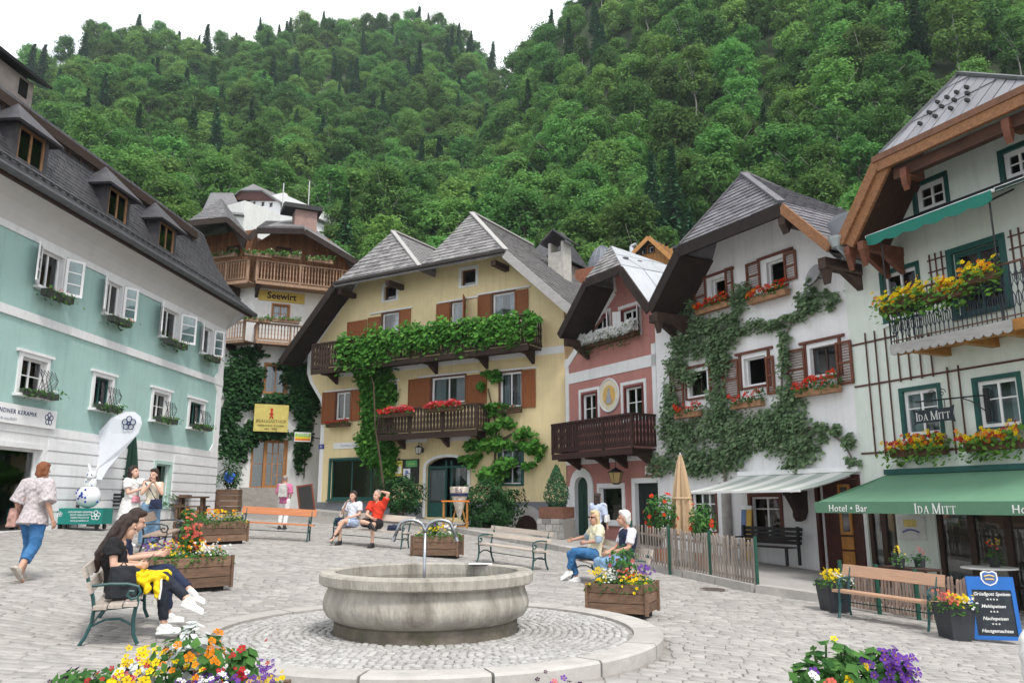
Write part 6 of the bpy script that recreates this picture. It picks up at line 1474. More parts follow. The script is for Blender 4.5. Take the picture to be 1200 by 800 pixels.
# balcony with iron railing
zf = (h(1045, 405, 1.1)[1]+h(1183, 376, 1.1)[1])/2; zr = (h(1037, 345, 1.1)[1]+h(1176, 311, 1.1)[1])/2; bx0, bx1 = h(1045, 395, 1.1)[0], h(1182, 360, 1.1)[0]; DI = 1.1
grey_fascia = M('silver_grey_board', (.36, .35, .34))
bm_ = MB(); npl = 8
bal = None
b = MB(); b.box(bx0-.05, bx1+.05, -DI-.04, -DI, zf-.16, zf+.02)
sc = MB()
for i in range(14):
    x0, x1 = bx0-.05+(bx1-bx0+.1)*i/14, bx0-.05+(bx1-bx0+.1)*(i+1)/14; xm = (x0+x1)/2; b.prism([(x0, -DI-.04, zf-.16), (x1, -DI-.04, zf-.16), (x1-.03, -DI-.04, zf-.21), (xm, -DI-.04, zf-.235), (x0+.03, -DI-.04, zf-.21)], (0, .03, 0))
bal = b.build('balcony', grey_fascia, ih)
for i in range(5): b = MB(); b.box(bx0, bx1+1.6, -DI+DI*i/5+.005, -DI+DI*(i+1)/5-.005, zf-.06, zf); b.build('floor_plank', amber_wood, bal)
for x in (bx0+.5, bx0+1.6, bx1-.15): b = MB(); b.box(x-.08, x+.08, -DI+.02, 0, zf-.24, zf-.065); b.build('beam', amber_wood, bal)
b = MB(); b.box(bx0+.05, bx1, -DI+.05, -DI+.15, zf-.22, zf-.065); b.build('beam', amber_wood, bal)
b = MB(); b.box(bx1+.05, bx1+1.7, -DI-.02, -DI+.04, zf-.2, zf+.02); b.build('fascia', amber_wood, bal)
b = MB(); b.box(bx0-.02, bx1+.02, -DI-.02, -DI+.04, zr-.035, zr); b.box(bx1+.02, bx1+1.7, -DI-.02, -DI+.04, zr-.035, zr-.001); b.box(bx0, bx1+1.7, -DI, -DI+.02, zf+.08, zf+.105); b.box(bx0-.02, bx0+.02, -DI+.04, 0, zr-.035, zr-.002); b.build('handrail', M('rail_brown', (.12, .06, .04), .5), bal)
m = MB(); H_ = zr-zf-.02; m.tube([(0, 0, 0), (0, 0, H_)], .011, 5)
for s in (1, -1):
    m.tube([(0, 0, H_*.2), (s*.045, 0, H_*.28), (s*.05, 0, H_*.4), (s*.02, 0, H_*.47), (0, 0, H_*.5)], .009, 4); m.tube([(0, 0, H_*.55), (s*.045, 0, H_*.66), (s*.03, 0, H_*.8), (0, 0, H_*.85)], .009, 4)
bme = m.mesh('baluster', M('blue_black_iron', (.02, .03, .045), .4, .2, 10, .05)); n = 26
for i in range(n): link('baluster', bme, bal, Matrix.Translation((bx0+(bx1-bx0)*(i+.5)/n, -DI+.01, zf+.01)))
for i in range(14): link('baluster', bme, bal, Matrix.Translation((bx1+.1+i*.115, -DI+.01, zf+.01)))
for i in range(5): link('baluster', bme, bal, Matrix.Translation((bx0, -DI+.15+i*.2, zf+.01)) @ Matrix.Rotation(math.pi/2, 4, 'Z'))
# roll-out awning frame over the balcony
x0, zfA = h(1015.5, 277, 1.15); x1 = FI.xz(1163, h(1163, 226, 1.15)[1], 1.15); zfA = (zfA+h(1163, 224, 1.15)[1])/2
awning(FI, x0, x1, zfA+.42, zfA, 1.15, 'narrow white awning with scalloped dark green valance above the hotel balcony', M('awning_deep_green', (.015, .16, .12), .8, .08, 4, .05), val=.2, scallop=True, arm=True, hood=black_iron)
awning(FI, x1+.05, x1+1.9, zfA+.44, zfA+.02, 1.12, 'rolled-in blackish awning beside the scalloped one above the hotel balcony', M('awning_black_green', (.01, .03, .028), .8), val=.05, arm=False, hood=white)
for px, ya, yb in ((1037, 295, 342), (1166, 248, 305)):
    x = FI.xz(px, zr+.3, 1.1); b = MB(); b.tube([(x, -1.08, zf), (x, -1.08, zfA-.06)], .018, 6); b.build('awning_post', black_iron, bal)
# trellis: thin red-brown laths, each a part
lath = M('red_brown_lath', (.10, .045, .035), .7, .3, 5, .1); tr = thing('trellis', 'open trellis of thin brown laths climbing the hotel wall beside its lower windows', 'trellis', (FI.O.x, FI.O.y, 0), FI.rz)
za, zb = h(1017, 451)[1], h(1030, 525)[1]; zc_ = h(1017, 401)[1]; zt__ = h(1016, 390)[1]
for px in (1017, 1028, 1040): x = FI.xz(px, 5.2); b = MB(); b.box(x-.014, x+.014, -.05, -.025, zb-.2, zt__); b.build('lath', lath, tr)
for px in (1055, 1067, 1080, 1093): x = FI.xz(px, 4.8); b = MB(); b.box(x-.014, x+.014, -.05, -.025, za-.06, zc_-.1); b.build('lath', lath, tr)
for px in (1113, 1126, 1207): x = FI.xz(px, 4.2); b = MB(); b.box(x-.014, x+.014, -.05, -.025, zb-.25, za+.1); b.build('lath', lath, tr)
for z, x0, x1 in ((za, .05, FI.L-.3), (zc_, .02, FI.xz(1050, zc_)), (zb-.1, .08, FI.xz(1052, zb)), (zb-.14, FI.xz(1110, 3.2), FI.xz(1135, 3.2))): b = MB(); b.box(x0, x1, -.025, -.003, z-.022, z+.022); b.build('lath', lath, tr)
tr2 = thing('lattice', 'small square lattice panel on the hotel wall between the balcony window and door', 'trellis', (FI.O.x, FI.O.y, 0), FI.rz); r = FI.rc(1089, 299, 355, 1110)
for i in range(3): x = r[0]+(r[1]-r[0])*(i+.5)/3; b = MB(); b.box(x-.015, x+.015, -.04, -.02, r[2], r[3]); b.build('lath', lath, tr2)
for i in range(4): z = r[2]+(r[3]-r[2])*(i+.5)/4; b = MB(); b.box(r[0], r[1], -.02, -.004, z-.015, z+.015); b.build('lath', lath, tr2)
tr3 = thing('lattice', 'small square lattice panel on the hotel wall right of the balcony door', 'trellis', (FI.O.x, FI.O.y, 0), FI.rz); r = FI.rc(1184, 270, 330, 1212)
for i in range(3): x = r[0]+(r[1]-r[0])*(i+.5)/3; b = MB(); b.box(x-.015, x+.015, -.04, -.02, r[2], r[3]); b.build('lath', lath, tr3)
for i in range(4): z = r[2]+(r[3]-r[2])*(i+.5)/4; b = MB(); b.box(r[0], r[1], -.02, -.004, z-.015, z+.015); b.build('lath', lath, tr3)
# flower boxes of the hotel
GI = 'flower boxes on the hotel'
FLI = [(f_yel, 1.3), (f_ora, .3)]
yleaf = LEAF('fresh_box_leaf', (.05, .15, .02), (.15, .30, .05), .35)
for px0, px1, py, lb, fl in ((1038, 1062, 370, 'box of yellow flowers and trailing leaves at the near-white-house end of the hotel balcony', FLI), (1062, 1086, 360, 'second box of yellow flowers along the hotel balcony railing', FLI), (1086, 1112, 358, 'leafy box with few yellow blooms in the middle of the hotel balcony railing', [(f_yel, .5)]), (1112, 1138, 352, 'box with yellow and orange blooms on the hotel balcony below the dark door', [(f_yel, 1.1), (f_ora, .8)]), (1142, 1172, 335, 'highest box of yellow flowers near the corner of the hotel balcony railing', FLI)):
    fb(FI, px0, px1, py, 1.12, lb, fl, h=.42, leafn=330, fn=60, trail=.34, leafm=yleaf, ls=.11, fs=.085, group=GI, bulge=.13, dep=.2)
for px0, px1, py, lb, fl in ((1050, 1113, 536, 'box of yellow and rust-red blooms under the lower hotel window behind the hanging sign', [(f_yel, 1.0), (f_crim, .9), (f_ora, .3)]), (1137, 1203, 529, 'box of yellow and rust flowers under the lower hotel window at the frame edge', [(f_yel, 1.2), (f_crim, .5), (f_ora, .3)])):
    fb(FI, px0, px1, py, .05, lb, fl, h=.42, leafn=330, fn=60, trail=.3, leafm=yleaf, ls=.11, fs=.085, group=GI, bulge=.15)
# serif lettering built from strokes
def serif(word, hgt, parent, mat, x, y, z, gap=.13, small=.76):
    """capitals with slab serifs; the first letter of each word full height; centred on x"""
    S = {'I': .22, 'D': .72, 'A': .76, 'M': .95, 'T': .68, ' ': .32}
    W = 0; first = True; lay_ = []
    for c in word:
        k = 1.0 if first else small; lay_.append((c, k, W)); W += S[c]*k*hgt + (gap*hgt*.8 if c != ' ' else 0); first = c == ' '
    b = MB(); t = .006
    def bar(ax, az, bx, bz, w): b.bar((ax, y, az), (bx, y, bz), w, t, up=(0, 1, 0))
    for c, k, wx in lay_:
        if c == ' ': continue
        H = hgt*k; w = S[c]*H; o = x-W/2+wx; z0 = z-hgt/2; z1 = z0+H; st = H*.13; th = H*.055; se = H*.13
        def ser(cx, zz): bar(cx-se, zz, cx+se, zz, th)
        if c == 'I': bar(o+w/2, z0, o+w/2, z1, st); ser(o+w/2, z0+th/2); ser(o+w/2, z1-th/2)
        if c == 'T': bar(o+w/2, z0, o+w/2, z1, st); ser(o+w/2, z0+th/2); bar(o, z1-th/2, o+w, z1-th/2, th); bar(o+th/2, z1, o+th/2, z1-H*.2, th); bar(o+w-th/2, z1, o+w-th/2, z1-H*.2, th)
        if c == 'D':
            bar(o+st, z0, o+st, z1, st); pr = None
            for i in range(9):
                a = -math.pi/2+math.pi*i/8; q = (o+st+(w-st*1.2)*math.cos(a)*.95, z0+H/2+(H/2-th/2)*math.sin(a))
                if pr: bar(pr[0], pr[1], q[0], q[1], st*.85 if 2 < i < 7 else th*1.3)
                pr = q
            ser(o+st*.9, z0+th/2); ser(o+st*.9, z1-th/2)
        if c == 'A': bar(o+se*.6, z0, o+w/2, z1, th*1.2); bar(o+w-se*.8, z0, o+w/2, z1, st); bar(o+w*.25, z0+H*.34, o+w*.72, z0+H*.34, th); ser(o+se*.7, z0+th/2); ser(o+w-se*.9, z0+th/2)
        if c == 'M': bar(o+se*.8, z0, o+se*.9, z1, th*1.3); bar(o+se, z1, o+w/2, z0, st*.9); bar(o+w/2, z0, o+w-se, z1, th*1.2); bar(o+w-se, z0, o+w-se, z1, st); ser(o+se*.8, z0+th/2); ser(o+w-se, z0+th/2); bar(o, z1-th/2, o+se, z1-th/2, th); bar(o+w-se, z1-th/2, o+w, z1-th/2, th)
    return b.build('lettering', mat, parent)
# hanging iron sign
r = FI.rc(1071, 477, 497, 1117, .3); xs_m = (r[0]+r[1])/2; t = thing('hanging_sign', 'dark iron hotel sign with pale letters hung from a scrolled bracket by the lower windows', 'sign', (FI.O.x, FI.O.y, 0), FI.rz)
pb = M('sign_black_blue', (.02, .028, .035), .5, .15, 6, .05); yy = -.42
hw = .42; xc = h(1094, 486, .42)[0]; zc2 = h(1094, 486, .42)[1]; b = MB(); b.box(xc-hw, xc+hw, yy-.015, yy+.015, zc2-.15, zc2+.13)
for s in (-1, 1): b.prism([(xc+s*hw, yy-.015, zc2-.15), (xc+s*(hw+.08), yy-.015, zc2-.19), (xc+s*(hw+.04), yy-.015, zc2-.01), (xc+s*(hw+.08), yy-.015, zc2+.17), (xc+s*hw, yy-.015, zc2+.13)], (0, .03, 0))
o = b.build('panel', pb, t); serif('IDA MITT', .19, o, M('pale_letters', (.62, .63, .62), .5), xc, yy-.019, zc2-.01)
b = MB(); zb3 = zc2+.33; b.tube([(xc-hw, yy, zb3), (xc+hw+.45, yy*.3, zb3), (xc+hw+.55, -.02, zb3)], .018, 6); b.tube([(xc-hw*.7, yy, zb3), (xc-hw*.7, yy, zc2+.13)], .01, 5); b.tube([(xc+hw*.7, yy, zb3), (xc+hw*.7, yy, zc2+.13)], .01, 5)
for c0 in (0, .25): b.tube([(xc+c0+.1*(1-a/14)*math.cos(a*.75), yy, zb3+.12+.1*(1-a/14)*math.sin(a*.75)) for a in range(13)], .01, 4)
b.box(xc+hw+.5, xc+hw+.6, -.05, 0, zb3-.55, zb3+.15); b.tube([(xc+hw+.55, -.05, zb3-.35), (xc+hw+.3, -.15, zb3-.1), (xc+hw+.1, -.25, zb3)], .013, 5); b.build('bracket', black_iron, t)
# big green awning
sage = M('sage_awning_cloth', (.115, .245, .155), .85, .06, 3, .06, stretch=(1, .4, 1)); dpi = 2.35
zt = (h(1036, 555)[1]+h(1200, 549)[1])/2; zfr = h(960, 589, dpi)[1]; x0 = h(956, 592, dpi)[0]; x1 = FI.L+.3
aw = awning(FI, x0, x1, zt, zfr, dpi, 'large sage-green awning with white lettering over the hotel terrace', sage, val=.21, arm=True, hood=dgreen, bar_m=sage)
b = MB(); b.add([(x0, -.02, zt), (x0, -dpi-.02, zfr), (x0, -dpi-.02, zfr-.2)], [(0, 1, 2)]); b.build('side_flap', sage, aw)
lw = M('white_lettering', (.82, .82, .8), .7, .02)
def vx(px): return FI.xz(px, zfr-.1, dpi+.04)
text('Hotel • Bar', .205, lw, aw, face_mw((vx(967)+vx(1021))/2, -dpi-.045, zfr-.115), sx=1.0, space=1.08)
serif('IDA MITT', .19, aw, lw, (vx(1061)+vx(1134))/2+.0, -dpi-.047, zfr-.105, gap=.17)
text('Hotel • Bar', .205, lw, aw, face_mw(vx(1192)+.42, -dpi-.045, zfr-.115), space=1.08)

# ------------------------------------------------------------------ roofs and a timber house seen between the big roofs
F2 = Facade((xat(738, 48), 49), (xat(806, 48), 46.6)); th_ = F2.root('timber_house', 'small honey-coloured timber gable house behind the pink and white roofs', 'house'); h = F2.hit
gl_, gr_, ga = P3(F2, 743, 301, .0), P3(F2, 789, 303, .0), P3(F2, 765, 281, .0); b = MB()
rw = [F2.rc(752, 291, 298, 757), F2.rc(761, 289.5, 296.5, 766)]; hw_ = M('honey_timber', (.42, .20, .06), .65, .25, 5, .15, stretch=(6, 6, .7))
wall(th_, [(gl_.x, 5), (gr_.x, 5), (gr_.x, gr_.z), (ga.x, ga.z), (gl_.x, gl_.z)], rw, hw_, depth=5)
n = 10
for i in range(n):
    x = gl_.x+(gr_.x-gl_.x)*(i+.5)/n
    b = MB(); zt5 = gl_.z+(ga.z-gl_.z)*(1-abs(x-ga.x)/max(ga.x-gl_.x, gr_.x-ga.x)); b.box(x-.11, x+.11, -.03, 0, gl_.z-3 if not any(r[0]-.15 < x < r[1]+.15 for r in rw) else 5, zt5 if not any(r[0]-.15 < x < r[1]+.15 for r in rw) else rw[0][2]-.1); b.build('wall_board', hw_, th_)
for r in rw: window(th_, *r, white, 1, 1, (.08, dark_wood, .03), rec=.06)
b = MB(); o = Vector((0, -.6, 0)); b.slab([gl_+o+Vector((-.35, 0, -.3)), ga+o+Vector((0, 0, .1)), ga+Vector((0, 5, .1)), gl_+Vector((-.35, 5, -.3))], .1); b.slab([gr_+o+Vector((.35, 0, -.3)), ga+o+Vector((0, 0, .1)), ga+Vector((0, 5, .1)), gr_+Vector((.35, 5, -.3))], .1); b.build('roof_slope', slate, th_)
edge_beams(th_, [gl_+o+Vector((-.35, -.02, -.3)), ga+o+Vector((0, -.02, .1)), gr_+o+Vector((.35, -.02, -.3))], .06, .26, M('light_honey_board', (.45, .22, .07), .6, .2, 5, .1), drop=.12)
b = MB(); q = P3(F2, 789, 288, -1.5); b.box(gr_.x-.4, gr_.x+2.2, 1.5, 4, 5, q.z-.3); b.build('side_wing', hw_, th_); b = MB(); b.box(gr_.x-.6, gr_.x+2.4, 1.2, 4.2, q.z-.28, q.z-.1); b.build('wing_roof', slate, th_)
b = MB(); q = P3(F2, 740, 289, -2); b.tube([(q.x, q.y, q.z-2.5), (q.x, q.y, q.z)], .14, 8); b.tube([(q.x, q.y, q.z), (q.x+.35, q.y, q.z+.1)], .13, 8); b.build('stove_pipe', M('bright_pipe', (.6, .62, .64), .3, .05, 5, 0, metal=.7), th_)
def barn(px0, px1, pyr, pye, Y, label, mat, brick=None, dome=False):
    f_ = Facade((xat(px0, Y), Y+.6), (xat(px1, Y), Y-.6)); t = f_.root('slate_roofed_house', label, 'house')
    a_, c_ = P3(f_, px0, pye, 0), P3(f_, px1, pye, 0); zr_ = f_.hit((px0+px1)/2, pyr, -1.8)[1]; b = MB(); m = (a_.x+c_.x)/2; k = (c_.x-a_.x)/2; H_ = zr_-a_.z
    if dome:
        pr = [(1.04, -.06), (1.0, 0), (.93, .28), (.78, .55), (.55, .78), (.28, .93), (.02, 1.0)]
        b.lathe([(k*r_, H_*z_) for r_, z_ in pr], (m, 1.8, a_.z), 16)
        for i in range(16): an = 2*math.pi*i/16; b.tube([(m+k*r_*math.cos(an), 1.8+k*r_*math.sin(an), a_.z+H_*z_+.02) for r_, z_ in pr[1:]], .025, 4)
    else:
        e = [Vector((a_.x-.2, -.2, a_.z)), Vector((c_.x+.2, -.2, a_.z)), Vector((c_.x+.2, 4, a_.z)), Vector((a_.x-.2, 4, a_.z))]; r1_, r2_ = Vector((m-k*.45, 1.9, zr_)), Vector((m+k*.45, 1.9, zr_))
        b.slab([e[0], e[1], r2_, r1_], .1); b.slab([e[1], e[2], r2_], .1); b.slab([e[2], e[3], r1_, r2_], .1); b.slab([e[3], e[0], r1_], .1)
    b.build('roof', mat, t); b = MB(); b.box(a_.x+.15, c_.x-.15, .12, 3.6, 2, a_.z-.04); b.build('wall', brick or M('brown_grey_masonry', (.2, .17, .15), .9, .2, 3, .3), t); return t  # walls default to a dull brown-grey
barn(670, 702, 293, 316, 43, 'small domed grey metal roof with reddish wall behind the yellow house chimney', M('blue_grey_seam', (.13, .14, .165), .5, .15, 4, .1, metal=.2), M('red_brick_wall', (.25, .1, .06), .9, .2, 6, .4), dome=True)
barn(617, 652, 277, 306, 48, 'dark slate roof bulging behind the yellow house and its chimney', slate)
barn(942, 985, 246, 268, 33, 'dark roof with skylight behind the white house ridge', slate)

def room_shade(root, r, d=1.6):  # added box behind an opening; its near-black colour stands in for indoor shade
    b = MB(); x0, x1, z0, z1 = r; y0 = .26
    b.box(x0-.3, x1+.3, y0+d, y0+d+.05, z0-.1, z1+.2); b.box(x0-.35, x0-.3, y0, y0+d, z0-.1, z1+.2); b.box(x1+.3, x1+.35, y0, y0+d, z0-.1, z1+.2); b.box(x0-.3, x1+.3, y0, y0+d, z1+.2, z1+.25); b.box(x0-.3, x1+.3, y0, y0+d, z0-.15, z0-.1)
    return b.build('room', M('room_shade_paint', (.035, .03, .028), .9, .3, 2, 0), root)
for r_, q_ in ((inn, dr), (inn, wmid), (ih, dA), (ih, dB), (yh, YW['shop']), (yh, (dx0, dx1, dz0, dz1))): room_shade(r_, q_)
room_shade(ph, pw, .8)
for q_ in (p1, p2, p3, p4): room_shade(ph, q_, .8)
for q_ in (m1, m2, m3): room_shade(ih, q_, .8)
for q_ in (q1, q2, v1, v2, v3): room_shade(wh_, q_, .8)
# ------------------------------------------------------------------ raised pavement along the houses
pave_m = M('pavement_slab', (.34, .325, .31), .85, .14, 4, .3, stain=(.2, .19, .18), stain_amt=.4, stain_scale=1)
def raised(pts, z_off, name, fronts, kerb_w=.3, kl=1.1):
    """pavement slab from plan points, with single kerb stones along its open edges"""
    n = len(pts); tops = [Vector((x, y, G(x, y)+z_off)) for x, y in pts]; b = MB()
    c = sum((Vector((x, y, 0)) for x, y in pts), Vector())/n
    ins = [p + (c-Vector((p.x, p.y, 0))).normalized()*kerb_w*.5 for p in tops]
    tess = tessellate_polygon([[Vector((p.x, p.y, 0)) for p in tops]])
    b.add([p-Vector((0, 0, .012)) for p in tops]+[p-Vector((0, 0, .9)) for p in tops], [tuple(t) for t in tess]+[(i, (i+1) % n, n+(i+1) % n, n+i) for i in range(n)])
    s = b.build(name, pave_m, kind='structure')
    for i in fronts:
        a_, c_ = tops[i], tops[(i+1) % n]; L = (c_-a_).length; k = max(1, int(L/kl))
        for j in range(k):
            p, q = a_.lerp(c_, (j+.012)/k), a_.lerp(c_, (j+.988)/k); m = MB(); m.bar(p+Vector((0, 0, -.16)), q+Vector((0, 0, -.16)), kerb_w, .33); m.build('kerb_stone', kerb_m, s)
    return s
def wp(Fd, x, w): q = Fd.W(x, -w, 0); return (q.x, q.y)
fpp = [gnd(741, 662), gnd(785, 673), gnd(833, 682), gnd(888, 694)]; pe_ = gnd(985, 708)
raised([wp(FY, -.2, 1.5), wp(FY, FY.L*.55, 1.7), (gnd(636, 641).x, gnd(636, 641).y), (fpp[0].x, fpp[0].y), (fpp[3].x, fpp[3].y), (pe_.x, pe_.y), wp(FW, FW.L-.1, .02), wp(FW, 0, .02), wp(FP, .0, .02), wp(FY, FY.L, .05), wp(FY, 0, .02)], .16, 'raised_pavement', (0, 1, 2, 3, 4))

# ------------------------------------------------------------------ the fountain
fstone = M('pale_fountain_limestone', (.385, .36, .315), .85, .22, 3, .8, stain=(.15, .13, .105), stain_amt=.9, stain_scale=2.1, stretch=(1.3, 1.3, .38), bscale=26)
moss = M('mossy_stone', (.15, .13, .105), .9, .35, 5, .5, stain=(.06, .07, .025), stain_amt=.7, stain_scale=3.5)
ft = thing('fountain', 'round pale stone fountain basin with bulging sides and a two-armed steel spout', 'fountain', (FC.x, FC.y, RZ-.012))
zr0 = .86-RZ
b = MB(); b.sm = True
b.lathe([(1.02, .0), (1.05, .12), (1.13, .155), (1.205, .20), (1.25, .27), (1.26, .34), (1.245, .41), (1.215, .48), (1.20, .54), (1.205, zr0-.14)], n=72); b.lathe([(1.02, .13), (.2, .13), (0, .13)], n=64)
b.build('basin', fstone, ft)
b = MB(); b.lathe([(1.19, zr0-.15), (1.285, zr0-.145), (1.31, zr0-.125), (1.315, zr0-.03), (1.295, zr0-.004), (1.14, zr0), (1.125, zr0-.015), (1.12, zr0-.3), (0, zr0-.3)], n=72); b.build('rim', fstone, ft)
b = MB(); b.lathe([(1.12, -.03), (1.115, .12), (1.08, .15)], n=56); b.build('foot', moss, ft)
wat = bpy.data.materials.new('dark_water'); wat.use_nodes = True; bs = wat.node_tree.nodes['Principled BSDF']; bs.inputs['Base Color'].default_value = (.06, .055, .04, 1); bs.inputs['Roughness'].default_value = .08
b = MB(); b.lathe([(1.115, zr0-.14), (0, zr0-.14)], n=48); b.build('water', wat, ft)
fy = -.05; b = MB(); b.sm = True; cxp = .0
zt = 1.465-RZ
b.tube([(-.045, 0, .1), (-.04, 0, zt-.10)], .02, 12); b.build('spout_post', steel, ft)
for s in (-1, 1):
    b = MB(); b.sm = True; pts = [(-.04, 0, zt-.16), (-.04+s*.012, 0, zt-.11)]
    for i in range(13):
        a_ = math.pi*(1-i/12*.80); pts.append((-.04+s*(.185+.165*math.cos(a_)), 0, zt-.105+.10*math.sin(a_)))
    pts.append((-.04+s*.395, 0, zt-.24)); b.tube(pts, .021, 12); b.build('spout_arm', steel, ft)
    b = MB(); b.tube([(-.04+s*.385, 0, zt-.22), (-.04+s*.402, 0, zt-.265)], .027, 12); b.build('spout_tip', steel, ft)
b = MB(); b.cbox((.62, .95, zr0+.003), .32, .18, .006); b.build('mooring_plate', M('white_notice', (.75, .75, .75)), ft)

# ------------------------------------------------------------------ benches
def bench(label, pl, pr, wood, seat_n=3, back_n=1, seat_w=.44, back_h=.15, iron=None, group=None, zadd=0.0, over=.12):
    iron = iron or bench_iron; pl, pr = Vector(pl), Vector(pr); u = pr-pl; L = Vector((u.x, u.y)).length; c = (pl+pr)/2
    rz = math.atan2(u.y, u.x); t = thing('park_bench', label, 'bench', (c.x, c.y, c.z+zadd), 0, group, tilt=(0, -math.atan2(u.z, L), rz))
    m = MB(); S = 1
    m.tube([(0, .30, 0), (0, .24, .1), (0, .19, .24), (0, .18, .38), (0, .20, .5), (0, .26, .68), (0, .31, .82)], .021, 6)     # rear leg and back upright
    m.tube([(0, -.27, 0), (0, -.225, .1), (0, -.21, .25), (0, -.225, .38), (0, -.235, .42)], .021, 6)
    m.tube([(0, -.235, .405), (0, .0, .385), (0, .19, .37)], .02, 6)
    m.tube([(0, -.21, .20), (0, -.08, .27), (0, .06, .27), (0, .19, .21)], .014, 6)
    m.tube([(0, .23, .62), (0, .05, .635), (0, -.13, .63), (0, -.235, .60), (0, -.26, .54), (0, -.235, .48), (0, -.17, .47), (0, -.13, .51), (0, -.15, .555), (0, -.19, .55), (0, -.19, .525)], .017, 6)
    m.tube([(0, -.24, .41), (0, -.245, .46), (0, -.235, .48)], .015, 5)
    me = m.mesh('iron_end', iron)
    for s in (-1, 1): link('iron_end', me, t, Matrix.Translation((s*(L/2), 0, 0)))
    m = MB(); m.tube([(-L/2, .19, .22), (L/2, .19, .22)], .01, 5); m.build('tie_rod', iron, t)
    for i in range(seat_n):
        w = seat_w/seat_n; y = -.25+w*(i+.5); m = MB(); m.bar((-L/2-over, y, .425-.03*(i/seat_n)), (L/2+over, y, .425-.03*(i/seat_n)), w-.014, .036); m.build('seat_slat', wood, t)
    for i in range(back_n):
        z = .83-back_h/2-(back_h+.04)*i; m = MB(); y = .265+(z-.7)*.36; m.bar((-L/2-over, y, z), (L/2+over, y, z), .03, back_h, up=(0, .33, 1)); m.build('back_slat', wood, t)
    return t, L
orange_wood = M('orange_stained_wood', (.52, .20, .085), .6, .2, 5, .15, stretch=(.6, 8, 8), rand=.1)
tan_wood = M('tan_weathered_wood', (.42, .255, .165), .7, .2, 5, .2, stretch=(.6, 8, 8), rand=.15, stain=(.25, .2, .17), stain_amt=.4, stain_scale=3)
pale_wood = M('pale_greyed_wood', (.45, .39, .335), .8, .2, 5, .2, stretch=(.6, 8, 8), rand=.15)
bA, LA_ = bench('empty orange-brown slatted bench with green iron ends in front of the inn passage', gnd(283, 630), gnd(361, 634), orange_wood, 1, 1, .40, .19)
bB, LB_ = bench('weathered bench below the yellow house where the couple in white and red sits', gnd(394, 636), gnd(474, 643), pale_wood, 2, 1, .42, .17)
bC, LC_ = bench('empty pale slatted bench right of the fountain facing the square', gnd(568, 658), gnd(632, 668), pale_wood, 3, 2, .44, .11)
bD, LD_ = bench('bench with scrolled iron arm where the white-haired couple sits beside the picket fence', gnd(684, 678), gnd(744, 700), pale_wood, 3, 2, .44, .11)
pe0 = gnd(128, 756); bE, LE_ = bench('green iron bench by the front flower planter with two seated women', pe0, pe0+Vector((-.62, 1.62, .06)), pale_wood, 3, 2, .44, .12)
pf0 = gnd(178, 652); bF, LF_ = bench('empty brown bench with dark iron scrolls behind the two seated women', pf0, pf0+Vector((-.42, 1.7, .05)), M('brown_grey_wood', (.33, .25, .2), .75, .2, 5, .2, stretch=(.6, 8, 8)), 3, 1, .44, .19, iron=M('dark_cast_iron', (.02, .028, .035), .45))
bG, LG_ = bench('tan wooden bench with green iron frame in front of the hotel picket fence', gnd(990, 722), gnd(1094, 738), tan_wood, 2, 1, .42, .19)
# black bench at the white house
pa_, pb_ = wp(FW, FW.xz(887, .5), .75), wp(FW, FW.xz(957, .5), .75); za_ = G(*pa_)+.16
t = thing('slatted_bench', 'black slatted bench standing against the white house beside its dark door', 'bench', ((pa_[0]+pb_[0])/2, (pa_[1]+pb_[1])/2, za_), FW.rz)
L = math.hypot(pb_[0]-pa_[0], pb_[1]-pa_[1]); blk = M('black_stained_wood', (.022, .022, .024), .5, .25, 5, .15, stretch=(.6, 6, 6), rand=.2)
for i in range(4): b = MB(); b.box(-L/2, L/2, -.3+i*.115, -.2+i*.115, .42, .445); b.build('seat_slat', blk, t)
for i in range(4): b = MB(); b.box(-L/2, L/2, .2+.02*i, .23+.02*i, .5+i*.11, .59+i*.11); b.build('back_slat', blk, t)
for s in (-1, 1):
    for y in (-.25, .2): b = MB(); b.box(s*(L/2-.08)-.03, s*(L/2-.08)+.03, y-.03, y+.03, 0, .42 if y < 0 else .95); b.build('leg', blk, t)
    b = MB(); b.box(s*(L/2-.08)-.03, s*(L/2-.08)+.03, -.3, .23, .62, .66); b.build('armrest', blk, t)

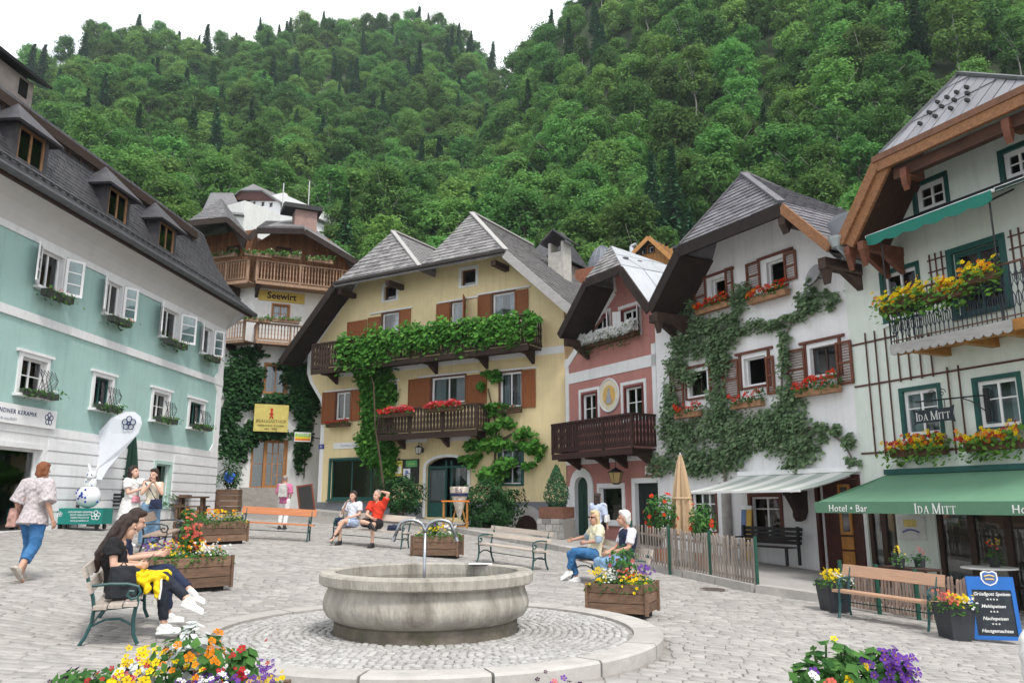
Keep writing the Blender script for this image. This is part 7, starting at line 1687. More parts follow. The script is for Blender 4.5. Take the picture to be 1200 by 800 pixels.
# ------------------------------------------------------------------ planters full of flowers
def planter(name, label, pl, pr, dep, hgt, clusters, mound=.22, leafn=420, leafm=None, wood=None, plinth=True, ls=.07, rows=3, group='wooden flower planters', tall=None, flare=0.0):
    pl, pr = Vector(pl), Vector(pr); u = pr-pl; L = Vector((u.x, u.y)).length; rz = math.atan2(u.y, u.x); wood = wood or plank_wood
    vv = Vector((-math.sin(rz), math.cos(rz), 0)); c = (pl+pr)/2 + vv*dep/2; z0 = min(pl.z, pr.z)-.01
    t = thing(name, label, 'planter', (c.x, c.y, z0), rz, group); pz = .09 if plinth else 0; H = hgt; th = .03
    if plinth: b = MB(); b.box(-L/2+.06, L/2-.06, -dep/2+.06, dep/2-.06, -.1, pz); b.build('plinth', M('dark_plinth', (.02, .02, .02), .9), t)
    rh = (H-pz)/rows
    for i in range(rows):
        zz0, zz1 = pz+rh*i+.005, pz+rh*(i+1)-.005
        for s in (-1, 1):
            b = MB(); b.box(-L/2, L/2, s*dep/2-th/2, s*dep/2+th/2, zz0, zz1); b.build('plank', wood, t)
            b = MB(); b.box(s*L/2-th/2-.004*s, s*L/2+th/2-.004*s, -dep/2+th/2+.002, dep/2-th/2-.002, zz0, zz1); b.build('plank', wood, t)
    for sx_ in (-1, 1):
        for sy in (-1, 1): b = MB(); b.box(sx_*(L/2+.022)-.02, sx_*(L/2+.022)+.02, sy*(dep/2+.008)-.035, sy*(dep/2+.008)+.035, pz-.02, H+.01); b.build('corner_post', wood, t)
    b = MB(); b.box(-L/2+th, L/2-th, -dep/2+th, dep/2-th, H-.12, H-.04); b.build('soil', soil, t)
    fill(t, L, dep, H, clusters, mound, leafn, leafm, ls, tall)
    return t
def fill(t, L, dep, H, clusters, mound=.22, leafn=420, leafm=None, ls=.07, tall=None):
    n = int(leafn*1.9*L/1.2); ls *= .8; u = nrg.random(n)*2-1; v = nrg.random(n)*2-1; ph_ = rnd.random()*6
    hh = mound*(.55+.45*np.sin(u*5+ph_)*np.cos(v*3+ph_*2)); s = nrg.random(n)**.7; edge = np.maximum(np.abs(u), np.abs(v))
    P = np.stack([u*(L/2+.05), v*(dep/2+.06), H-.05+hh*s*np.sqrt(np.maximum(.05, 1.15-edge**2)) - .1*(edge > .93)*nrg.random(n)], 1)
    N = np.stack([u*.5+nrg.normal(0, .45, n), v*.5-.3+nrg.normal(0, .4, n), .7+.4*nrg.random(n)], 1); foliage(t, P, N, ls*(.6+.8*nrg.random(n)), leafm or gleaf)
    b = MB()
    for k in range(int(9*L)):
        x, y = rnd.uniform(-.9, .9)*L/2, rnd.uniform(-.8, .8)*dep/2; b.tube([(x, y, H-.08), (x+rnd.uniform(-.03, .03), y, H+mound*.45)], .005, 4, r1=.003)
    b.build('stem', M('green_stem', (.05, .11, .03), .7), t)
    for mat, u0, u1, cnt, sz, h0, h1 in clusters:
        cnt = int(cnt*1.6); sz = sz*.6
        x = u0+(u1-u0)*nrg.random(cnt); y = np.clip(nrg.normal(-.25, .5, cnt), -1.1, 1); e = np.abs(y)
        P = np.stack([x*L/2, y*(dep/2+.07), H+h0+(h1-h0)*nrg.random(cnt)-.05*(e > .95)], 1); N = np.stack([nrg.normal(0, .45, cnt), -.75+nrg.normal(0, .3, cnt), .7+.2*nrg.random(cnt)], 1)
        blooms(t, P, N, sz*(.75+.5*nrg.random(cnt)), mat, k=5)
    for k in (tall or []):
        x, hh, rr, mt, fm_, fn_ = k; n = 170
        q = inball(n); P = np.stack([x*L/2+q[:, 0]*rr, q[:, 1]*rr*.8, H+hh*.5+q[:, 2]*hh*.5], 1); foliage(t, P, q+np.array([0, -.4, .5]), .08*(.6+.7*nrg.random(n)), mt)
        b = MB(); [b.tube([(x*L/2+rnd.uniform(-.4, .4)*rr, 0, H-.08), (x*L/2+rnd.uniform(-.7, .7)*rr, rnd.uniform(-.3, .3)*rr, H+hh*.9)], .007, 4) for _ in range(6)]; b.build('stem', M('green_stem', (.05, .11, .03)), t)
        if fm_:
            q = inball(fn_); P = np.stack([x*L/2+q[:, 0]*rr*1.05, -.05+q[:, 1]*rr*.9, H+hh*.62+q[:, 2]*hh*.45], 1); blooms(t, P, q+np.array([0, -.6, .3]), .055*(.8+.5*nrg.random(fn_)), fm_)
silver_leaf = LEAF('silver_ragwort_leaf', (.42, .46, .44), (.66, .69, .68), .15)
bush_leaf = LEAF('planter_bush_leaf', (.03, .10, .025), (.09, .22, .05), .3)
planter('flower_planter', 'wooden planter with orange and yellow marigolds beside the empty orange bench', gnd(222, 639), gnd(288, 637), .62, .56,
  [(f_ora, -.4, .6, 26, .09, .12, .3), (f_yel, -.2, .9, 26, .09, .1, .28), (f_yel, .5, 1, 10, .07, .02, .12)], mound=.34, leafn=560, tall=[(-.85, .35, .2, bush_leaf, f_ora, 8)])
planter('flower_planter', 'wooden planter with mixed yellow, orange, white and lilac flowers behind the two seated women', gnd(175, 696), gnd(268, 692), .75, .55,
  [(f_yel, -.9, .6, 40, .075, .02, .25), (f_ora, -.3, .9, 20, .075, .05, .28), (f_wht, .1, 1, 34, .06, .05, .22), (f_pur, -1, -.4, 26, .06, .1, .3), (f_crim, -.6, .2, 10, .06, .1, .28)], mound=.26, leafn=520, tall=[(.12, .62, .14, bush_leaf, f_dpk, 46), (.32, .5, .12, bush_leaf, f_dpk, 30)])
planter('flower_planter', 'wooden planter with yellow and white flowers directly behind the fountain spout', gnd(483, 651), gnd(535, 655), .6, .55,
  [(f_yel, -.3, .5, 26, .08, .08, .26), (f_yel, -.9, -.3, 6, .07, .05, .18), (f_wht, .4, .9, 7, .1, .12, .24)], mound=.27, leafn=560, tall=[(-.15, .4, .1, bush_leaf, f_pur, 6)])
planter('flower_planter', 'wooden planter with yellow, white and purple petunias in front of the white-haired couple', gnd(690, 722), gnd(757, 727), .7, .5,
  [(f_yel, -1, -.45, 30, .075, .0, .2), (f_yel, .2, 1, 44, .075, -.06, .14), (f_wht, -.55, -.1, 24, .06, .05, .2), (f_pnk, .05, .35, 10, .08, .1, .24), (f_pur, .55, 1.05, 22, .075, .12, .26), (f_red, .2, .7, 6, .07, .05, .2)], mound=.24, leafn=420, tall=[(.02, .55, .26, bush_leaf, f_pnk, 6)])
def front_planter(label, px0, px1, Y, z_rim, dep, clusters, mound, leafn, tall, ls=.05, rz=0.0):
    a_, c_ = at(px0, 700, Y), at(px1, 700, Y); g0 = G((a_.x+c_.x)/2, Y); a_ = Vector((a_.x, Y, g0)); c_ = Vector((c_.x, Y+rz, g0))
    return planter('flower_planter', label, a_, c_, dep, z_rim-g0, clusters, mound, leafn, bush_leaf, ls=ls, tall=tall)
front_planter('foremost planter overflowing with yellow, orange, pink and violet flowers beside the green iron bench', 38, 304, 4.75, .50, .75,
  [(f_yel, -1.02, -.72, 26, .07, -.04, .10), (f_yel, -.35, .05, 26, .085, .12, .30), (f_ora, -.05, .55, 22, .06, .05, .30), (f_yel, .1, .5, 18, .055, .05, .26), (f_pnk, -.32, -.1, 9, .085, .06, .16), (f_crim, -.5, -.1, 16, .055, .08, .22), (f_dark, -.85, -.3, 18, .06, .02, .16), (f_pur, .25, .95, 190, .05, .0, .16), (f_wht, .3, .8, 26, .05, .1, .2), (f_yel, .8, 1.08, 26, .055, -.02, .14), (f_crim, .45, .95, 8, .055, .12, .3), (f_wht, .0, .25, 8, .05, .0, .08)], .22, 1500,
  [(.20, .40, .30, bush_leaf, f_ora, 14), (-.30, .22, .14, silver_leaf, None, 0), (.22, .46, .12, silver_leaf, None, 0), (-.62, .18, .3, bush_leaf, f_dark, 16), (.72, .3, .1, bush_leaf, f_crim, 3)], rz=.12)
front_planter('planter of yellow, pink and violet flowers at the foot of the photograph before the fountain', 590, 712, 4.15, .56, .6,
  [(f_yel, -.95, -.2, 22, .06, .02, .14), (f_pur, -.2, .4, 10, .06, .08, .18), (f_pnk, .0, .4, 8, .06, .05, .16), (f_yel, .35, 1, 22, .06, .0, .12), (f_dark, -.4, .6, 8, .05, .1, .2), (f_wht, -.9, .9, 14, .045, .0, .12)], .18, 900, None)
front_planter('planter of pink, yellow and red flowers with violet spikes before the hotel bench', 955, 1080, 4.7, .42, .62,
  [(f_yel, -.8, .0, 26, .06, .0, .18), (f_ora, -.7, .0, 16, .055, .02, .16), (f_dpk, -.85, -.5, 12, .085, .12, .26), (f_pnk, .1, .5, 14, .085, .05, .18), (f_crim, .0, .9, 24, .06, .0, .16), (f_wht, -1.05, -.75, 12, .07, .18, .3), (f_yel, .3, 1, 16, .05, .0, .1)], .2, 1100,
  [(-.35, .46, .2, bush_leaf, f_yel, 5), (.05, .40, .2, bush_leaf, f_yel, 3), (-.85, .34, .12, bush_leaf, f_pur, 8), (.55, .42, .14, bush_leaf, f_pur, 60), (.88, .38, .1, bush_leaf, f_pur, 50)])
def pot(name, label, p, w, h, mat, plants, taper=.78, square=True, cat='flower pot', rz=0.12, **k):
    t = thing(name, label, cat, tuple(p), rz); b = MB()
    if square:
        vs = [(sx*w/2*s_, sy*w/2*s_, z) for z, s_ in ((0, taper), (h, 1), (h, .9), (h-.05, .9)) for sx, sy in ((-1, -1), (1, -1), (1, 1), (-1, 1))]
        b.add(vs, [(3, 2, 1, 0)]+[(4*l+i, 4*l+(i+1) % 4, 4*(l+1)+(i+1) % 4, 4*(l+1)+i) for l in range(3) for i in range(4)]+[(12, 13, 14, 15)])
    else: b.lathe([(0, 0), (w/2*taper, 0), (w/2, h), (w/2*.9, h), (w/2*.88, h-.04), (0, h-.04)], n=18)
    b.build('pot', mat, t); fill(t, w*.95, w*.95, h, plants, **k); return t
anth = M('anthracite_planter', (.035, .038, .045), .55, .12, 6, .08)
p = gnd(979, 716); pot('square_planter', 'tall anthracite pot with yellow and white flowers at the left end of the hotel bench', p, .46, .52, anth, [(f_yel, -.9, .4, 46, .075, .02, .2), (f_wht, .2, 1.1, 40, .06, -.05, .12)], mound=.2, leafn=600)
p = gnd(1121, 748); pot('square_planter', 'anthracite pot with pink and yellow flowers between hotel bench and chalkboard', p, .42, .50, anth, [(f_yel, -.4, 1, 50, .07, .0, .14), (f_dpk, -1.1, -.3, 26, .075, .02, .2), (f_wht, .4, 1.1, 14, .06, .0, .1)], mound=.17, leafn=600)

# ------------------------------------------------------------------ picket fences
def picket(label, pts, ztop, n_between, post_px, wood, post_m, sw=.075, gap_z=.08, lean=0.0, pointed=False, h=1.0):
    t = thing('picket_fence', label, 'fence', (0, 0, 0)); 
    me = MB(); me.add([(-sw/2, -.011, 0), (sw/2, -.011, 0), (sw/2, .011, 0), (-sw/2, .011, 0), (-sw/2, -.011, h-.02), (sw/2, -.011, h-.02), (sw/2, .011, h-.02), (-sw/2, .011, h-.02), (0, -.011, h), (0, .011, h)],
        [(3, 2, 1, 0), (0, 1, 5, 8, 4), (2, 3, 7, 9, 6), (1, 2, 6, 9, 8, 5), (3, 0, 4, 8, 9, 7)]); sm = me.mesh('picket', wood)
    for (a_, c_), n in zip(zip(pts[:-1], pts[1:]), n_between):
        a_, c_ = Vector(a_), Vector(c_); d = c_-a_; rz = math.atan2(d.y, d.x)
        for i in range(n):
            p = a_.lerp(c_, (i+.5)/n); o = link('picket', sm, t); o.location = p+Vector((0, 0, gap_z)); o.rotation_euler = (rnd.uniform(-.02, .02), rnd.uniform(-.03, .03)+lean, rz); o.scale = (rnd.uniform(.85, 1.1), 1, rnd.uniform(.965, 1.02))
        vv = Vector((-math.sin(rz), math.cos(rz), 0))*.028
        for z in (gap_z+.16, gap_z+h*.78): b = MB(); b.bar(a_+vv+Vector((0, 0, z)), c_+vv+Vector((0, 0, z)), .028, .05); b.build('rail', wood, t)
    for p in pts:
        b = MB(); vv = Vector(p); b.bar(vv+Vector((0, -.03, -.15)), vv+Vector((0, -.03, h+gap_z+.06)), .055, .055, up=(0, 1, 0)); b.build('post', post_m, t)
    return t
fpts = []
for (px, yb, ytp) in ((741, 662, 614), (785, 673, 618), (833, 682, 621), (888, 694, 624)):
    g = gnd(px, yb); fpts.append(g)
zh = sum((at(px, yt, g.y).z-g.z) for (px, yb, yt), g in zip(((741, 662, 616), (785, 673, 619), (833, 682, 622), (888, 694, 625)), fpts))/4
picket('grey weathered picket fence with dark green posts before the white house', fpts, 0, (14, 15, 17), None, grey_wood, M('fence_green_post', (.01, .07, .045), .5, .15, 6, .05), sw=.045, h=zh-.1, gap_z=.08)
hg0, hg1 = gnd(996, 716), gnd(1100, 733); d_ = (hg1-hg0); hg2 = hg0+d_*1.62
hf = [hg0+Vector((.05, .45, 0)), hg0+d_*.45+Vector((.05, .45, 0)), hg0+d_*.9+Vector((.05, .45, 0)), hg2+Vector((.05, .45, 0))]
for v_ in hf: v_.z = G(v_.x, v_.y)
zh2 = at(1060, 664, hf[1].y).z-hf[1].z
picket('brown picket fence of uneven slats behind the hotel bench', hf, 0, (11, 11, 17), None, M('pinkish_picket_wood', (.33, .24, .195), .8, .28, 6, .3, stretch=(6, 6, 1), rand=.25), M('fence_green_post', (.01, .07, .045), .5), sw=.042, h=zh2-.05, gap_z=.04, lean=.03)

# ------------------------------------------------------------------ on the terrace of the hotel
blue = M('blue_painted_frame', (.012, .12, .42), .45, .1, 5, .05); slateb = M('chalkboard_black', (.022, .028, .036), .8, .3, 3, .05, stain=(.08, .085, .09), stain_amt=.3, stain_scale=3)
cb = gnd(1171, 753); cb_h = .93; t = thing('chalkboard', 'blue-framed chalkboard with white handwriting and a crest standing before the hotel terrace', 'chalkboard', tuple(cb), 0, tilt=(R(-9), 0, R(-14)))
b = MB(); frame_ring(b, -.32, .32, .04, cb_h, .055, -.02, .02); b.box(-.265, .265, -.02, .02, cb_h-.19, cb_h-.055); b.build('frame', blue, t); b = MB(); b.box(-.265, .265, -.008, .012, .095, cb_h-.19); o = b.build('slate_panel', slateb, t)
chalk = M('chalk_white', (.78, .78, .76), .9, .1)
for i, s in enumerate(('Grüaßgott Speisen', '* * * *', 'Mehlspeisen', '* * *', 'Nachspeisen', '* * *', 'Hausgemachtes')):
    text(s, .066 if '*' not in s else .06, chalk, t, face_mw(0, -.0105, cb_h-.25-i*.086), shear=.25 if '*' not in s else 0, bold=.0008, ex=.001)
b = MB(); cr = [(.0, .09), (.06, .105), (.11, .075), (.115, -.02), (.08, -.08), (0, -.115), (-.08, -.08), (-.115, -.02), (-.11, .075), (-.06, .105)]
b.prism([(x, -.028, cb_h-.02+z) for x, z in cr], (0, .02, 0)); o = b.build('crest', M('crest_white', (.7, .72, .75), .5), t); b = MB(); b.prism([(x*.82, -.032, cb_h-.02+z*.82) for x, z in cr], (0, .006, 0)); b.build('crest_field', M('crest_blue', (.05, .12, .35), .5), o); b = MB(); b.tube([(-.07, -.034, cb_h), (0, -.034, cb_h+.02), (.07, -.034, cb_h)], .012, 5); b.tube([(-.06, -.034, cb_h-.04), (.06, -.034, cb_h-.04)], .012, 5); b.build('crest_emblem', M('crest_gold', (.6, .45, .15), .5), o)
b = MB(); b.bar((-.27, .06, cb_h-.1), (-.27, .40, .0), .03, .02); b.bar((.27, .06, cb_h-.1), (.27, .40, .0), .03, .02); b.bar((-.27, .36, .09), (.27, .36, .09), .02, .03); b.build('rear_legs', blue, t)
tp = at(1159, 664, 15.0); gz = G(tp.x, tp.y); t = thing('bistro_table', 'round white-topped bistro table on the hotel terrace', 'table', (tp.x, tp.y, gz)); th_z = tp.z-gz
b = MB(); b.lathe([(0, th_z-.03), (.46, th_z-.03), (.47, th_z-.015), (.46, th_z), (0, th_z)], n=28); b.build('table_top', M('white_table_top', (.68, .67, .64), .4, .05), t); b = MB(); b.tube([(0, 0, 0), (0, 0, th_z-.03)], .035, 8); b.build('pedestal', black_iron, t); b = MB(); b.lathe([(0, 0), (.26, 0), (.26, .02), (.05, .05), (0, .05)], n=16); b.build('foot', black_iron, t)
pot('flower_pot', 'small dark pot with one red and one yellow bloom on the white bistro table', (tp.x+.08, tp.y-.05, tp.z), .2, .2, black_iron, [(f_yel, .0, .6, 8, .07, .2, .3), (f_red, -.9, -.3, 7, .07, .18, .28)], square=False, mound=.26, leafn=330, ls=.08)
sp = at(1066, 668, 14.6); sz = G(sp.x, sp.y); t = thing('side_table', 'low dark side table behind the hotel picket fence carrying two small pots', 'table', (sp.x, sp.y, sz), FI.rz)
b = MB(); b.box(-.5, .5, -.2, .2, .78, .82); b.build('table_top', dark_wood, t)
for x in (-.45, .45):
    for y in (-.16, .16): b = MB(); b.box(x-.02, x+.02, y-.02, y+.02, 0, .78); b.build('leg', dark_wood, t)
for px, lb, fl in ((1054, 'small pot with yellow blooms behind the hotel picket fence', [(f_yel, -.8, .8, 8, .06, .1, .22)]), (1078, 'small pot with dark red leaves behind the hotel picket fence', [(f_crim, -.5, .5, 6, .05, .1, .2)])):
    q = at(px, 660, 14.6); pot('flower_pot', lb, (q.x, q.y, sz+.82), .2, .16, anth, fl, square=False, mound=.2, leafn=300, ls=.07, leafm=dkleaf if 'dark' in lb else None)
for px, Y, lb in ((1176, 16.2, 'dark bistro chair nearest the white table on the hotel terrace'), (1206, 16.0, 'dark bistro chair at the edge of the hotel terrace')):
    q = at(px, 700, Y); z = G(q.x, q.y); t = thing('bistro_chair', lb, 'chair', (q.x, q.y, z), rnd.uniform(-.5, .5)); b = MB(); b.lathe([(0, .44), (.21, .44), (.22, .47), (0, .47)], n=16); b.build('seat', M('dark_red_chair', (.05, .015, .012), .5), t)
    b = MB(); b.tube([(.19*math.cos(a_), .18, .62+.28*math.sin(a_)) for a_ in np.linspace(-.6, math.pi+.6, 12)], .016, 6); b.lathe([(0, .0), (.12, .0)], (0, .18, .75), 8); b.build('backrest', black_iron, t)
    for a_ in range(4): b = MB(); c, s = math.cos(a_*math.pi/2+.785), math.sin(a_*math.pi/2+.785); b.tube([(.16*c, .16*s, .44), (.21*c, .21*s, 0)], .012, 5); b.build('leg', black_iron, t)

# ------------------------------------------------------------------ before the white and the pink house
beige = M('beige_parasol_cloth', (.50, .36, .225), .85, .1, 3, .2, stretch=(3, 3, .5)); 
def closed_parasol(label, px, ytop, ybot, Y, rad, mat, ground=True, folds=8, name='closed_parasol'):
    p = at(px, ytop, Y); q = at(px, ybot, Y); z0 = G(p.x, p.y)+.16; t = thing(name, label, 'parasol', (p.x, p.y, z0)); H = p.z-z0; hb = q.z-z0; b = MB(); n = folds*4; L = 9
    vs = []
    for l in range(L+1):
        s = l/L; z = H-(H-hb)*s; r0 = rad*(.10+.9*s**.75)*(1-.1*max(0, s-.85)/.15)
        for i in range(n): r_ = r0*(1+.26*math.cos(folds*2*math.pi*i/n+.6*s)); a_ = 2*math.pi*i/n; vs.append((r_*math.cos(a_), r_*math.sin(a_), z+(.05*math.cos(folds*2*math.pi*i/n) if l == L else 0)))
    b.add(vs, [(l*n+i, l*n+(i+1) % n, (l+1)*n+(i+1) % n, (l+1)*n+i) for l in range(L) for i in range(n)]+[tuple(range(n))]); b.build('cloth', mat, t)
    b = MB(); b.tube([(0, 0, .0), (0, 0, H+.06)], .024, 8); b.build('pole', M('pale_pole', (.5, .5, .5)), t); b = MB(); b.lathe([(0, 0), (.3, 0), (.3, .07), (.06, .11), (0, .11)], n=20); b.build('foot', M('grey_foot', (.25, .25, .25)), t)
    b = MB(); s_ = .55; r1_ = rad*(.10+.9*s_**.75)*1.2; b.lathe([(r1_, H-(H-hb)*s_-.03), (r1_+.015, H-(H-hb)*s_), (r1_, H-(H-hb)*s_+.03)], n=20); b.build('tie_strap', mat, t)
    return t
closed_parasol('closed beige parasol standing behind the grey picket fence', 797, 533, 626, 20.4, .30, beige)
def oleander(label, px, py, Y, rx, rz_, flm, fn):
    c = at(px, py, Y); z0 = G(c.x, c.y)+.16; t = thing('potted_shrub', label, 'potted plant', (c.x, c.y, z0)); b = MB(); b.lathe([(0, 0), (.16, 0), (.22, .34), (.2, .34), (.19, .3), (0, .3)], n=16); b.build('pot', M('terracotta', (.32, .12, .06), .8, .15), t)
    n = 420; q = inball(n); P = q*np.array([rx, rx, rz_])+np.array([0, 0, c.z-z0]); foliage(t, P, q+np.array([0, -.3, .5])+nrg.normal(0, .3, q.shape), .15*(.6+.7*nrg.random(n)), bush_leaf, asp=.4)
    b = MB(); [b.tube([(0, 0, .28), (rnd.uniform(-.5, .5)*rx, rnd.uniform(-.5, .5)*rx, c.z-z0)], .012, 4, r1=.006) for _ in range(7)]; b.build('stem', stem_m, t)
    q = unit(inball(fn)); blooms(t, q*np.array([rx, rx, rz_])+np.array([0, 0, c.z-z0]), q+np.array([0, -.4, .3]), .12*(.7+.6*nrg.random(fn)), flm); return t
oleander('potted red-flowering shrub left of the closed beige parasol', 774, 602, 20.2, .42, .55, f_red, 26); oleander('potted red-flowering shrub right of the closed beige parasol', 823, 612, 19.4, .34, .5, f_red, 12)
for px, c, lb in ((867.5, (.13, .2, .36), 'blue-grey board leaning on the white wall behind the fence'), (873.5, (.6, .38, .08), 'ochre board leaning on the white wall behind the fence')):
    x, z = FW.hit(px, 592, .25); t = thing('leaning_board', lb, 'board', tuple(FW.W(x, -.25, G(FW.W(x, -.25, 0).x, FW.W(x, -.25, 0).y)+.16)), 0, tilt=(R(-6), 0, FW.rz)); zg_ = t.location.z; b = MB(); b.box(-.09, .09, -.02, .02, 0, z-zg_); b.build('panel', M('board_%d' % int(px), c, .5, .15, 4, .05), t); b = MB(); b.box(-.092, .092, -.026, .024, (z-zg_)*.93, z-zg_+.004); b.build('end_cap', white, t)
# stone planter with a clipped conifer
sp_ = at(653, 638, 27.5); sp_z = G(sp_.x, sp_.y)+.14; t = thing('stone_planter', 'square masonry planter block at the corner of the yellow and pink houses', 'planter', (sp_.x, sp_.y, sp_z), R(-30)); hz = at(653, 607, 27.5).z-sp_z
rub = M('grey_rubble_stone', (.30, .285, .27), .9, .25, 4, .6, rand=.3)
b = MB(); b.box(-.46, .46, -.46, .46, -.2, hz-.02); b.build('core', mortar, t)
zz = 0.0
while zz < hz-.05:
    h_ = min(rnd.uniform(.16, .26), hz-zz)
    for side in range(2):
        x = -.5
        while x < .48:
            w = min(rnd.uniform(.18, .38), .5-x); b = MB()
            if side == 0: b.box(x+.008, x+w-.008, -.5-rnd.uniform(0, .02), -.455, zz+.008, zz+h_-.008)
            else: b.box(-.5-rnd.uniform(0, .02), -.462, x+.008+(.04 if x < -.4 else 0), x+w-.008, zz+.008, zz+h_-.008)
            b.build('stone', rub, t); x += w
    zz += h_
ct = thing('conifer_tub', 'clipped dark conifer in a brown wooden tub on the masonry planter', 'potted plant', (sp_.x, sp_.y, sp_z+hz), R(-30)); b = MB()
for s in (-1, 1): b.box(-.45, .45, s*.42-.02, s*.42+.02, 0, .38); b.box(s*.45-.02, s*.45+.02, -.40, .40, 0, .38)
b.build('tub', M('red_brown_tub', (.16, .075, .05), .75, .3, 5, .3), ct); b = MB(); b.box(-.42, .42, -.4, .4, .28, .33); b.build('soil', soil, ct); Hc = at(653, 545, 27.5).z-(sp_z+hz); n = 1500
s_ = nrg.random(n); a_ = nrg.random(n)*6.283; rr = .46*np.minimum(1, (1.02-s_)*1.5)**.8*np.minimum(1, .55+s_*2.2)*np.sqrt(nrg.random(n)*.5+.5); P = np.stack([rr*np.cos(a_), rr*np.sin(a_), .36+s_*(Hc-.36)], 1); foliage(ct, P, np.stack([np.cos(a_), np.sin(a_), .5+0*a_], 1)+nrg.normal(0, .4, P.shape), .11*(.6+.8*nrg.random(n)), leaf_b, asp=.4); b = MB(); b.tube([(0, 0, .3), (0, 0, Hc*.8)], .04, 6, r1=.015); b.build('trunk', stem_m, ct)
rk = gnd(620, 634); t = thing('cellar_vent', 'pale arched cellar vent stone at the foot of the yellow house beside the bush', 'vent', tuple(FY.W(FY.xz(619, 1.0), -.02, 0)), FY.rz); b = MB(); z0_, z1_ = FY.hit(619, 620)[1], FY.hit(619, 592)[1]; wv = .8
b.prism([(-wv, -.09, z0_)]+[(wv*math.cos(a_), -.09, z0_+(z1_-z0_)*math.sin(a_)) for a_ in np.linspace(math.pi, 0, 12)]+[(wv, -.09, z0_)], (0, .06, 0)); b.build('surround', M('pale_grey_stone', (.38, .37, .36), .9, .15, 4, .3), t); b = MB(); b.prism([(.62*math.cos(a_)*wv, -.1, z0_+.6*(z1_-z0_)*math.sin(a_)) for a_ in np.linspace(math.pi, 0, 10)], (0, .03, 0)); b.build('opening', M('vent_dark', (.03, .012, .01), .9), t)
# ice-cream cone figure and orange table by the arched door
cp_ = at(538, 601, 30.0); cz = G(cp_.x, cp_.y)+.16; t = thing('cone_sign', 'upright printed ice cream cone sign on a wooden stand before the arched door', 'sign', (cp_.x, cp_.y, cz)); hz = at(538, 570, 30).z-cz
b = MB(); b.lathe([(.05, hz*.22), (.34, hz*.86), (.36, hz), (.3, hz*.98), (0, hz*.95)], n=20); o = b.build('cone', M('printed_cone', (.62, .60, .55), .5, .5, 5, .05, stain=(.5, .3, .05), stain_amt=.8, stain_scale=3), t)
b = MB(); b.lathe([(.315, hz*.76), (.335, hz*.84)], n=20); b.build('cone_band', M('navy_print', (.03, .045, .12)), o); text('EIS', .22, navy, o, face_mw(0, -.345, hz*.9))
b = MB(); b.bar((-.3, 0, 0), (-.1, 0, hz*.5), .05, .05); b.bar((.3, 0, 0), (.1, 0, hz*.5), .05, .05); b.bar((-.3, 0, .03), (.3, 0, .03), .05, .05); b.build('stand', amber_wood, t)
q = at(534, 586, 29.2); t = thing('orange_table', 'small orange-topped table beside the ice cream cone sign', 'table', (q.x, q.y, G(q.x, q.y)+.16)); hz = q.z-t.location.z; b = MB(); b.box(-.5, .5, -.25, .25, hz-.05, hz); b.build('table_top', M('orange_top', (.7, .2, .02), .5), t)
for x in (-.42, .42):
    for y in (-.2, .2): b = MB(); b.box(x-.025, x+.025, y-.025, y+.025, 0, hz-.05); b.build('leg', amber_wood, t)

# ------------------------------------------------------------------ in front of the green house
teal = M('teal_panel', (.012, .20, .17), .5, .06, 4, .03)
YC = gnd(96, 620).y; a_, c_ = at(69, 617, YC), at(124, 617, YC); t = thing('advertising_cart', 'low teal advertising cart with white lettering on castors before the green house', 'cart', ((a_.x+c_.x)/2, YC, G((a_.x+c_.x)/2, YC)), .05); L = c_.x-a_.x; hz = at(96, 595, YC).z-t.location.z
b = MB(); b.box(-L/2, L/2, -.3, .3, .14, hz); o = b.build('body', teal, t)
for i, s in enumerate(('GMUNDNER KERAMIK', 'SHOP HALLSTATT', 'MARKTPLATZ 52', 'www.gmundner.at')): text(s, .062, white, o, face_mw(.05, -.304, hz-.10-i*.072), ex=.002)
flower_logo(o, L/2-.17, -.304, (hz+.14)/2+.02, .13, white, .008); flower_logo(o, -L/2+.15, -.304, (hz+.14)/2+.05, .07, white, .005)
for x in (-L/2+.15, L/2-.15):
    for y in (-.22, .22): b = MB(); b.tube([(x-.025, y, .07), (x+.025, y, .07)], .07, 12); b.build('castor', black_iron, t)
cer = M('white_glazed_ceramic', (.72, .75, .76), .22, .06, 3, .0, coat=.4); t2 = thing('ceramic_deer', 'glossy white ceramic figure with round body and blue spots on the teal cart', 'sculpture', (t.location.x+.08, YC, t.location.z+hz), .0)
b = MB(); b.sm = True; b.ball((0, 0, .30), .31, .28, .30, 20, 14); b.ball((.02, -.02, .62), .17, .15, .22, 16, 10); b.ball((.05, -.05, .84), .12, .13, .13, 14, 9); b.ball((.06, -.16, .80), .06, .09, .055, 12, 8); b.build('body', cer, t2)
for s in (-1, 1): b = MB(); b.sm = True; b.ball((.05+s*.1, 0, 1.02), .045, .03, .14, 10, 8, rot=Matrix.Rotation(s*.3, 3, 'Y')); b.build('ear', cer, t2)
b = MB()
for k in range(12): a_ = rnd.uniform(-2.9, -.2); e = rnd.uniform(-.5, .7); b.ball((.315*math.cos(a_)*math.cos(e), .285*math.sin(a_)*math.cos(e), .30+.305*math.sin(e)), .03, .03, .03, 6, 4)
for q in ((-.03, -.155, .68), (.12, -.13, .58), (.0, -.165, .86), (.11, -.165, .86)): b.ball(q, .02, .02, .02, 6, 4)
b.build('blue_spots', M('cobalt_glaze', (.02, .06, .35), .2), t2, kind='stuff')
Yf = gnd(104, 617).y+.3; fl_px = [(101, 560), (106, 530), (116, 506), (131, 490), (147, 482.5), (158, 482.5), (165, 488), (167, 496), (163, 507), (152, 519), (138, 534), (126, 550), (120, 562)]
